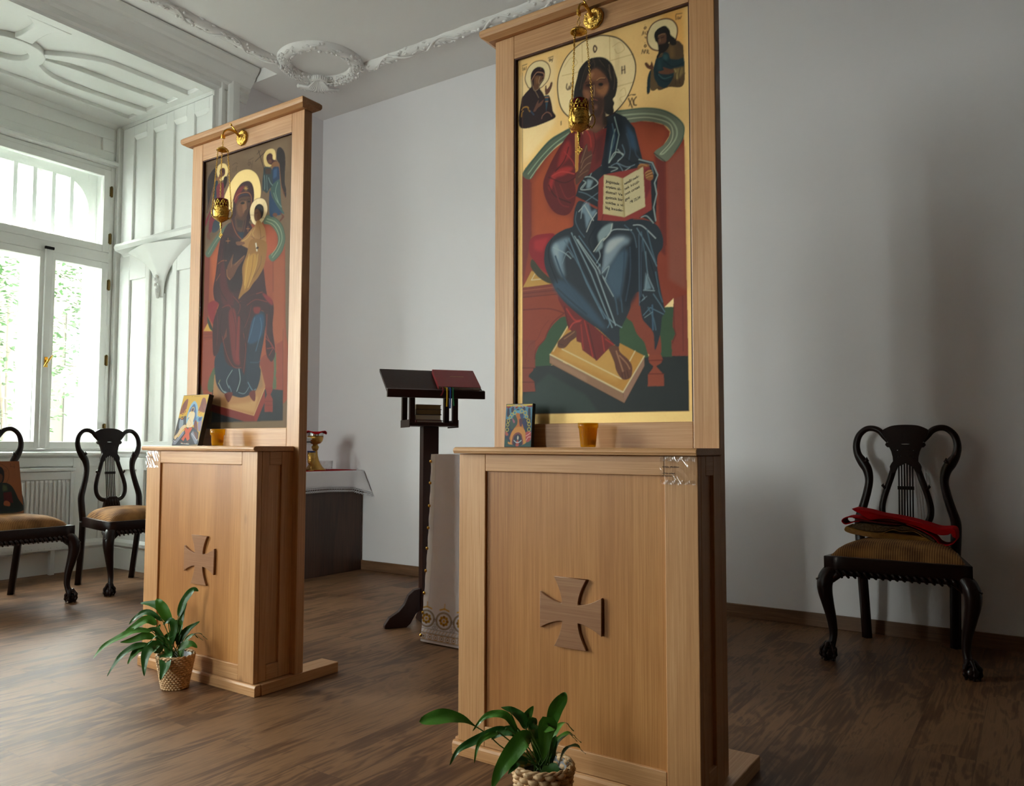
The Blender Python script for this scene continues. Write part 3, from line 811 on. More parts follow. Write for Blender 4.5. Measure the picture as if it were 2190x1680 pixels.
# ------------------------------------------------------------------ windows (box windows: inner and outer sashes)
def window(n, y0, y1, zb=0.955, zt=3.33, x=XA, depth=0.45, detail=True, M=None):
    w = bpy.data.objects.new('window_%d' % n, None); COL.objects.link(w); w['kind'] = 'structure'
    if M is not None: w.matrix_world = M
    mid = (y0 + y1) / 2
    f = MB()
    xi0, xi1 = x - 0.07, x + 0.012
    f.box(xi0, xi1, y0, y0 + 0.028, zb, zt).box(xi0, xi1, y1 - 0.028, y1, zb, zt)
    f.box(xi0, xi1, y0 + 0.028, y1 - 0.028, zt - 0.03, zt).box(xi0, xi1, y0 + 0.028, y1 - 0.028, zb, zb + 0.012)
    f.box(xi0, xi1 + 0.004, y0 + 0.028, y1 - 0.028, 2.515, 2.60)
    f.build('window_frame', 'trim', w, bevel=0.004)
    def sash(a, b, c, d, wd, xx0, xx1, nm='sash'):
        s = MB().box(xx0, xx1, a, a + wd, c, d).box(xx0, xx1, b - wd, b, c, d).box(xx0, xx1, a + wd, b - wd, c, c + wd).box(xx0, xx1, a + wd, b - wd, d - wd, d)
        o = s.build(nm, 'trim', w, bevel=0.004)
        MB().box((xx0 + xx1) / 2 - 0.002, (xx0 + xx1) / 2 + 0.002, a + wd - 0.005, b - wd + 0.005, c + wd - 0.005, d - wd + 0.005).build('pane', 'glass', o)
        return o
    sx0, sx1 = x - 0.035, x + 0.02
    sash(y0 + 0.03, y1 - 0.03, 2.602, zt - 0.032, 0.058, sx0, sx1)
    sash(mid + 0.004, y1 - 0.03, zb + 0.014, 2.513, 0.055, sx0, sx1)
    sash(y0 + 0.03, mid - 0.004, zb + 0.014, 2.513, 0.055, sx0, sx1)
    MB().box(sx1, sx1 + 0.022, mid - 0.028, mid + 0.028, zb + 0.02, 2.53).build('mullion', 'trim', w, bevel=0.006)
    if detail:
        MB().box(sx1 + 0.01, sx1 + 0.03, mid - 0.035, mid + 0.035, 2.527, 2.548).build('bolt_keeper', 'blackm', w, bevel=0.003)
        hz = ((3.12, 0), (2.72, 0), (2.33, 1), (1.70, 1), (1.13, 1))
        for z, _ in hz:
            h = MB().tube([(sx1 + 0.006, y1 - 0.026, z - 0.045), (sx1 + 0.006, y1 - 0.026, z + 0.045)], 0.008, 10)
            h.box(sx1 - 0.004, sx1 + 0.003, y1 - 0.04, y1 - 0.012, z - 0.04, z + 0.04)
            h.build('hinge', 'hinge', w)
        hd = MB().box(sx1 + 0.022, sx1 + 0.028, mid - 0.012, mid + 0.012, 1.60, 1.68)
        hd.tube([(sx1 + 0.028, mid, 1.65), (sx1 + 0.06, mid, 1.65)], 0.007, 8)
        hd.tube([(sx1 + 0.06, mid + 0.03, 1.69), (sx1 + 0.062, mid, 1.65), (sx1 + 0.06, mid - 0.03, 1.60)], [0.006, 0.009, 0.006], 8)
        hd.build('handle', 'brass', w)
    # outer layer
    xo0, xo1 = x - 0.30, x - 0.25
    o0, o1 = y0 + 0.075, y1 - 0.075
    g = MB()
    g.box(xo0, xo1, y0, o0, zb, zt).box(xo0, xo1, o1, y1, zb, zt).box(xo0, xo1, o0, o1, zt - 0.09, zt).box(xo0, xo1, o0, o1, zb, zb + 0.07)
    g.box(xo0, xo1, o0, o1, 2.53, 2.64).box(xo0, xo1, mid - 0.06, mid + 0.06, zb + 0.07, 2.53)
    of = g.build('outer_frame', 'trim', w, bevel=0.004)
    # arched head: corner pieces
    for sgn, yy in ((1, o1), (-1, o0)):
        pts = [(yy, zt - 0.09)] + [(yy - sgn * 0.22 * (1 - math.cos(t)), zt - 0.09 - 0.26 * (1 - math.sin(t))) for t in np.linspace(0, PI / 2, 10)]
        MB().prism(pts, 'X', xo0 + 0.005, xo1 + 0.01).build('arch_corner', 'trim', w)
    nb = 6
    for k in range(1, nb):
        yy = o0 + (o1 - o0) * k / nb
        MB().box(xo0 + 0.005, xo1 + 0.02, yy - 0.017, yy + 0.017, 2.64, zt - 0.09).build('glazing_bar', 'trim', w, bevel=0.003)
    MB().box(xo0 + 0.022, xo0 + 0.026, y0 + 0.02, y1 - 0.02, zb + 0.02, zt - 0.02).build('outer_pane', 'glass', w)
    # sill boards
    MB().box(x - 0.25, x - 0.07, y0 + 0.001, y1 - 0.001, zb, zb + 0.006).build('inner_ledge', 'trim', w)
    return w
n = 1
for a, b in ALC_WIN: window(n, a, b); n += 1
# inside sill of the alcove
MB().prism([(XA, 0.915), (XA + 0.06, 0.915), (XA + 0.075, 0.925), (XA + 0.075, 0.938), (XA + 0.06, 0.946), (XA, 0.949)], 'Y', A0, YA - 0.046).build('trim_6', 'trim', **ST)
for a, b in LEFT_WIN: window(n, a, b, 0.9, 3.3, x=XL, detail=False); n += 1
for a, b in REAR_WIN:
    # same window turned to the rear wall: local +x faces the room (+Y)
    Mx = Matrix.Translation(((a + b) / 2, REAR_Y, 0)) @ Matrix.Rotation(PI / 2, 4, 'Z')
    window(n, -(b - a) / 2, (b - a) / 2, 0.9, 3.3, x=0, detail=False, M=Mx); n += 1

# ------------------------------------------------------------------ radiator under the window
rd = thing('radiator', 'white panel radiator with vertical flutes below the window', 'radiator', (-6.22, 2.75, 0))
y0, y1 = -0.75, 0.55
mb = MB()
def flute(u, v):
    y = y0 + 0.03 + (y1 - y0 - 0.06) * u
    ph = (y * 1000 / 33.3) % 1
    d = 0.012 * max(0, min(1, (abs(ph - 0.5) - 0.12) / 0.14))
    k = min(1, min(v, 1 - v) / 0.04)
    return (0.0 + 0.002 + d * k, y, 0.25 + 0.48 * v)
mb.grid(flute, 390, 24, smooth=False)
mb.build('fluted_front', 'rad', rd)
fb = MB().box(-0.06, 0.012, y0, y0 + 0.03, 0.19, 0.79).box(-0.06, 0.012, y1 - 0.03, y1, 0.19, 0.79)
fb.box(-0.06, 0.012, y0 + 0.03, y1 - 0.03, 0.73, 0.79).box(-0.06, 0.012, y0 + 0.03, y1 - 0.03, 0.19, 0.25).box(-0.06, -0.001, y0 + 0.03, y1 - 0.03, 0.25, 0.73)
fb.build('panel', 'rad', rd, bevel=0.004)
MB().box(-0.075, 0.02, y0 - 0.004, y1 + 0.004, 0.795, 0.82).build('top_cover', 'rad', rd, bevel=0.004)
gr = MB()
for k in range(26):
    yy = y0 + 0.05 + k * 0.047
    gr.box(0.0125, 0.016, yy, yy + 0.03, 0.205, 0.215)
gr.build('grille', 'rad', rd)
for yy in (0.39, -0.6):
    MB().box(-0.045, -0.005, yy, yy + 0.035, 0, 0.19).build('foot', 'rad', rd, bevel=0.004)

# ------------------------------------------------------------------ stucco: garland along the ceiling and corner wreath
def garland(name, p0, p1, label, seed, side):
    rng = random.Random(seed)
    root = thing(name, label, 'stucco moulding')
    p0, p1 = Vector(p0), Vector(p1); d = p1 - p0; L = d.length; d.normalize()
    sdv = Vector((-d.y, d.x, 0))
    n = int(L / 0.02)
    path = [p0 + d * (L * i / n) for i in range(n + 1)]
    R = [(0.044 + 0.006 * math.sin(i * 0.02 / 0.17 * PI) ** 2, 0.036 + 0.004 * math.sin(i * 0.31)) for i in range(n + 1)]
    MB().tube(path, R, 14, up=(0, 0, 1)).build('round_moulding', 'stucco', root)
    # spiralling vine relief with leaves and berries
    mb = MB()
    t = 0
    vine = []
    for i in range(int(L / 0.015)):
        s = i * 0.015; a = math.sin(s * 13 + seed) * 1.15
        vine.append(p0 + d * s + sdv * (0.048 * math.sin(a)) - Vector((0, 0, 0.040 * math.cos(a))))
    mb.tube(vine, 0.008, 6)
    for i in range(int(L / 0.028)):
        s = i * 0.028 + rng.uniform(-.008, .008); a = rng.uniform(-1.3, 1.3) * (1 if rng.random() < .6 else 0.6) + side * 0.35
        c = p0 + d * s + sdv * (0.048 * math.sin(a)) - Vector((0, 0, 0.040 * math.cos(a)))
        q = Vector((0, 0, 0))
        ang = rng.uniform(-0.9, 0.9)
        l = rng.uniform(.014, .03)
        e = (d * math.cos(ang) + sdv * math.sin(ang) * math.cos(a)) * l
        mb.tube([c - e, c, c + e], [0.001, rng.uniform(.009, .015), 0.001], 6)
    mb.build('vine_relief', 'stucco', root)
    return root
garland('ceiling_garland', (-4.55, -3.0, HC), (-4.555, 3.84, HC), 'white stucco garland moulding running from the wreath above the alcove side', 3, -1)
garland('ceiling_garland', (-4.05, 4.275, HC), (2.6, 4.28, HC), 'white stucco garland moulding running right from the wreath along the back wall', 8, -1)
WC = Vector((-4.302, 4.035, HC)); WR = 0.268
wr = thing('ceiling_wreath', 'round white stucco wreath with a shell at the ceiling corner', 'stucco wreath')
path = [WC + Vector((WR * math.cos(t), WR * math.sin(t), 0)) for t in np.linspace(0, 2 * PI, 97)[:-1]]
mb = MB().tube(path, 0.05, 14, closed=True, flat=(1.0, 0.9)); rng = random.Random(5)
for k in range(420):
    t = rng.uniform(0, 2 * PI)
    dens = 0.5 + 0.5 * math.cos(t - math.radians(139))
    if rng.random() > 0.35 + 0.65 * dens: continue
    a = rng.uniform(-1.2, 1.2)
    r = WR + 0.054 * math.sin(a)
    c = WC + Vector((r * math.cos(t), r * math.sin(t), -0.050 * math.cos(a)))
    if rng.random() < 0.5: mb.ball(c, rng.uniform(.007, .013), 8)
    else:
        e = Vector((-math.sin(t + rng.uniform(-.8, .8)), math.cos(t), 0)) * rng.uniform(.014, .028)
        mb.tube([c - e, c, c + e], [0.001, rng.uniform(.007, .012), 0.001], 6)
mb.build('ring', 'stucco', wr)
mb = MB(); SA = math.radians(139)
sc = WC + Vector((0.20 * math.cos(SA), 0.20 * math.sin(SA), -0.02))
for k in range(11):
    a = SA + (k - 5) * 0.17
    e = sc + Vector((math.cos(a), math.sin(a), 0)) * 0.20 + Vector((0, 0, -0.03))
    mb.tube([sc, (sc + e) / 2 + Vector((0, 0, -0.045)), e], [0.006, 0.010, 0.014], 8)
    mb.ball(e, 0.017, 8)
for k in range(9):
    a = SA + PI + (k - 4) * 0.3
    mb.tube([sc + Vector((0, 0, -.02)), sc + Vector((math.cos(a), math.sin(a), 0)) * 0.06 + Vector((0, 0, -0.03))], [0.012, 0.020], 8)
mb.build('shell', 'stucco', wr)

# painted pictures: strokes in millimetres from the top left of each board (F fill, L line, C closed line, E ellipse, R ring)
BX0, BX1 = -1.4865, -0.8465
AX0, AX1 = -3.2815, -2.6475
PGL = [(340.9, 482.4), (407.8, 507.9), (413.2, 636.3), (336.7, 612.3)]
PGR = [(408.2, 508.0), (479.3, 483.3), (484.6, 614.1), (413.5, 636.1)]
CX0, CZ0 = -0.55, 0.56
RED1 = [(-0.2174, 0.1386), (-0.1492, 0.1301), (-0.0945, 0.1162), (-0.0169, 0.1064), (0.053, 0.0926), (0.11, 0.0778), (0.1549, 0.0651), (0.2079, 0.0671), (0.2235, 0.0535), (0.2238, 0.0218), (0.2096, 0.0272), (0.2031, 0.041), (0.1876, 0.0336), (0.1541, 0.0314), (0.1093, 0.0477), (0.0524, 0.0685), (0.0119, 0.0791), (-0.0469, 0.0939), (-0.095, 0.0929), (-0.1256, 0.0871), (-0.144, 0.0868), (-0.1805, 0.11), (-0.2144, 0.1286)]
RED2 = [(-0.2183, 0.0945), (-0.144, 0.0861), (-0.0951, 0.0912), (-0.047, 0.0922), (0.0177, 0.0778), (0.0117, 0.0742), (-0.0357, 0.0651), (-0.0775, 0.0673), (-0.1381, 0.0744), (-0.1874, 0.0762), (-0.2028, 0.0835)]
REDR = [(0.2185, 0.0532), (0.2234, 0.0281), (0.2201, 0.0089), (0.2032, -0.0088), (0.1753, -0.015), (0.1532, -0.0055), (0.1313, 0.0202), (0.0808, 0.0508), (0.0176, 0.0755)]
REDL = [(-0.144, 0.0861), (-0.2182, 0.0955), (-0.2562, 0.09), (-0.2699, 0.0746), (-0.2568, 0.06), (-0.2378, 0.0628), (-0.2093, 0.0736), (-0.1874, 0.0762)]
OC1 = [(-0.2507, 0.0485), (-0.2544, 0.0227), (-0.1889, 0.0067), (-0.0731, -0.0054), (0.0214, -0.0118), (0.1048, -0.018), (0.1111, 0.0076), (0.0886, 0.0189), (-0.007, 0.0255), (-0.0663, 0.0299), (-0.1391, 0.0268), (-0.2194, 0.0419)]
OC2 = [(-0.2223, 0.0502), (-0.1883, 0.0337), (-0.0965, 0.0289), (-0.042, 0.0489), (-0.0008, 0.0407), (0.0519, 0.0463), (0.1028, 0.0151), (0.1362, -0.0073), (0.1311, 0.0138), (0.0664, 0.0482), (0.0116, 0.0677), (-0.0358, 0.0592), (-0.1876, 0.0681)]
OC2E = [(-0.224, 0.0467), (-0.1884, 0.0303), (-0.0965, 0.0256), (-0.0421, 0.0456), (-0.0009, 0.0374), (0.0518, 0.0431), (0.1027, 0.0118), (0.1404, -0.0112)]
PLA = [([(-0.012, 0.039), (-0.006, 0.093), (0.0, 0.147), (0.021, 0.213), (0.054, 0.258), (0.075, 0.251)], 0.035, 0.5, 0.04, 'leafd'), ([(-0.012, 0.045), (-0.027, 0.123), (-0.057, 0.174), (-0.081, 0.207), (-0.095, 0.222)], 0.05, 0.4, 0.02, 'leafm'), ([(-0.021, 0.048), (-0.045, 0.141), (-0.081, 0.186), (-0.12, 0.198), (-0.174, 0.198)], 0.041, 0.4, 0.05, 'leafd'), ([(-0.021, 0.048), (-0.057, 0.135), (-0.117, 0.171), (-0.165, 0.153), (-0.198, 0.12)], 0.026, 0.4, 0.0, 'leafd'), ([(-0.03, 0.042), (-0.075, 0.123), (-0.111, 0.147), (-0.165, 0.117), (-0.216, 0.078)], 0.036, 0.4, -0.04, 'leafm'), ([(-0.03, 0.039), (-0.09, 0.099), (-0.15, 0.105), (-0.21, 0.081), (-0.271, 0.045), (-0.304, 0.0)], 0.03, 0.4, -0.08, 'leafm'), ([(-0.027, 0.033), (-0.081, 0.072), (-0.117, 0.081), (-0.165, 0.066), (-0.21, 0.059)], 0.034, 0.4, -0.05, 'leafm'), ([(-0.027, 0.027), (-0.096, 0.048), (-0.15, 0.042), (-0.201, 0.003), (-0.24, -0.066)], 0.03, 0.4, -0.09, 'leafd'), ([(-0.033, 0.024), (-0.087, 0.042), (-0.129, 0.033), (-0.153, 0.009), (-0.167, -0.023)], 0.034, 0.3, -0.07, 'leafm'), ([(-0.021, 0.033), (-0.009, 0.111), (-0.027, 0.138), (-0.057, 0.12)], 0.034, 0.3, 0.0, 'leafd'), ([(0.003, 0.033), (0.009, 0.108), (0.015, 0.147), (0.03, 0.204)], 0.029, 0.3, 0.03, 'leafd'), ([(0.006, 0.033), (0.015, 0.063), (0.045, 0.099), (0.087, 0.128)], 0.038, 0.3, 0.03, 'leafd'), ([(0.009, 0.018), (0.036, 0.033), (0.066, 0.041), (0.09, 0.026)], 0.038, 0.3, 0.0, 'leafm'), ([(-0.045, 0.018), (-0.075, 0.042), (-0.093, 0.009), (-0.086, -0.062)], 0.055, 0.25, -0.1, 'leafd'), ([(-0.021, 0.015), (-0.015, 0.003), (-0.008, -0.03), (-0.014, -0.072)], 0.058, 0.25, -0.12, 'leafd'), ([(-0.057, 0.015), (-0.06, 0.063), (-0.081, 0.105), (-0.138, 0.096)], 0.029, 0.3, -0.02, 'leafd'), ([(-0.045, 0.018), (-0.042, 0.063), (0.0, 0.093), (0.009, 0.117)], 0.029, 0.3, 0.01, 'leafm'), ([(-0.036, 0.021), (-0.066, 0.057), (-0.081, 0.093), (-0.075, 0.117)], 0.034, 0.3, 0.02, 'leafm'), ([(-0.027, 0.033), (0.003, 0.093), (0.009, 0.123), (-0.012, 0.135)], 0.034, 0.3, 0.02, 'leafm')]
PLB = [([(-0.031, 0.007), (-0.105, 0.039), (-0.148, 0.076), (-0.177, 0.096), (-0.218, 0.119), (-0.27, 0.126), (-0.333, 0.113)], -0.04, 0.5, -0.02, 'leafm'), ([(-0.035, 0.017), (-0.07, 0.076), (-0.096, 0.116), (-0.129, 0.122), (-0.161, 0.109), (-0.19, 0.072)], 0.023, 0.4, 0.03, 'leafm'), ([(-0.031, 0.011), (-0.063, 0.063), (-0.096, 0.092), (-0.129, 0.086), (-0.183, 0.063), (-0.227, 0.039), (-0.251, 0.0)], 0.026, 0.4, -0.02, 'leafd'), ([(-0.017, 0.007), (-0.052, 0.05), (-0.078, 0.074), (-0.113, 0.068), (-0.139, 0.046)], 0.03, 0.4, 0.04, 'leafd'), ([(-0.017, 0.007), (-0.035, 0.068), (-0.054, 0.076), (-0.092, 0.037), (-0.122, -0.002), (-0.139, -0.036)], 0.052, 0.35, -0.08, 'leafm'), ([(-0.009, 0.017), (-0.044, 0.081), (-0.054, 0.105), (-0.081, 0.124), (-0.113, 0.13)], 0.03, 0.4, 0.05, 'leafd'), ([(-0.009, 0.017), (-0.046, 0.081), (-0.041, 0.107), (-0.022, 0.134)], 0.031, 0.4, 0.05, 'leafm'), ([(-0.004, 0.017), (-0.037, 0.081), (-0.024, 0.098), (-0.016, 0.086)], 0.028, 0.4, 0.04, 'leafd'), ([(0.013, 0.017), (0.021, 0.081), (0.035, 0.131), (0.057, 0.161), (0.064, 0.175)], 0.042, 0.35, 0.04, 'leafm'), ([(0.013, 0.017), (0.022, 0.081), (0.011, 0.109), (0.003, 0.072), (-0.002, 0.019)], 0.052, 0.3, -0.04, 'leafm'), ([(0.026, 0.011), (0.024, 0.037), (0.031, 0.059), (0.035, 0.072)], 0.026, 0.25, 0.0, 'leafd'), ([(0.011, 0.002), (0.017, -0.007), (0.024, -0.028), (0.022, -0.057)], 0.052, 0.2, -0.07, 'leafd'), ([(-0.041, 0.007), (-0.068, 0.015), (-0.078, 0.007), (-0.096, -0.011)], 0.028, 0.3, -0.05, 'leafd'), ([(-0.031, 0.011), (-0.065, 0.081), (-0.08, 0.116), (-0.094, 0.145)], 0.003, 0.5, 0.0, 'leafm'), ([(-0.031, 0.011), (-0.118, 0.085), (-0.148, 0.081), (-0.174, 0.063), (-0.185, 0.017)], 0.016, 0.5, -0.05, 'leafm')]
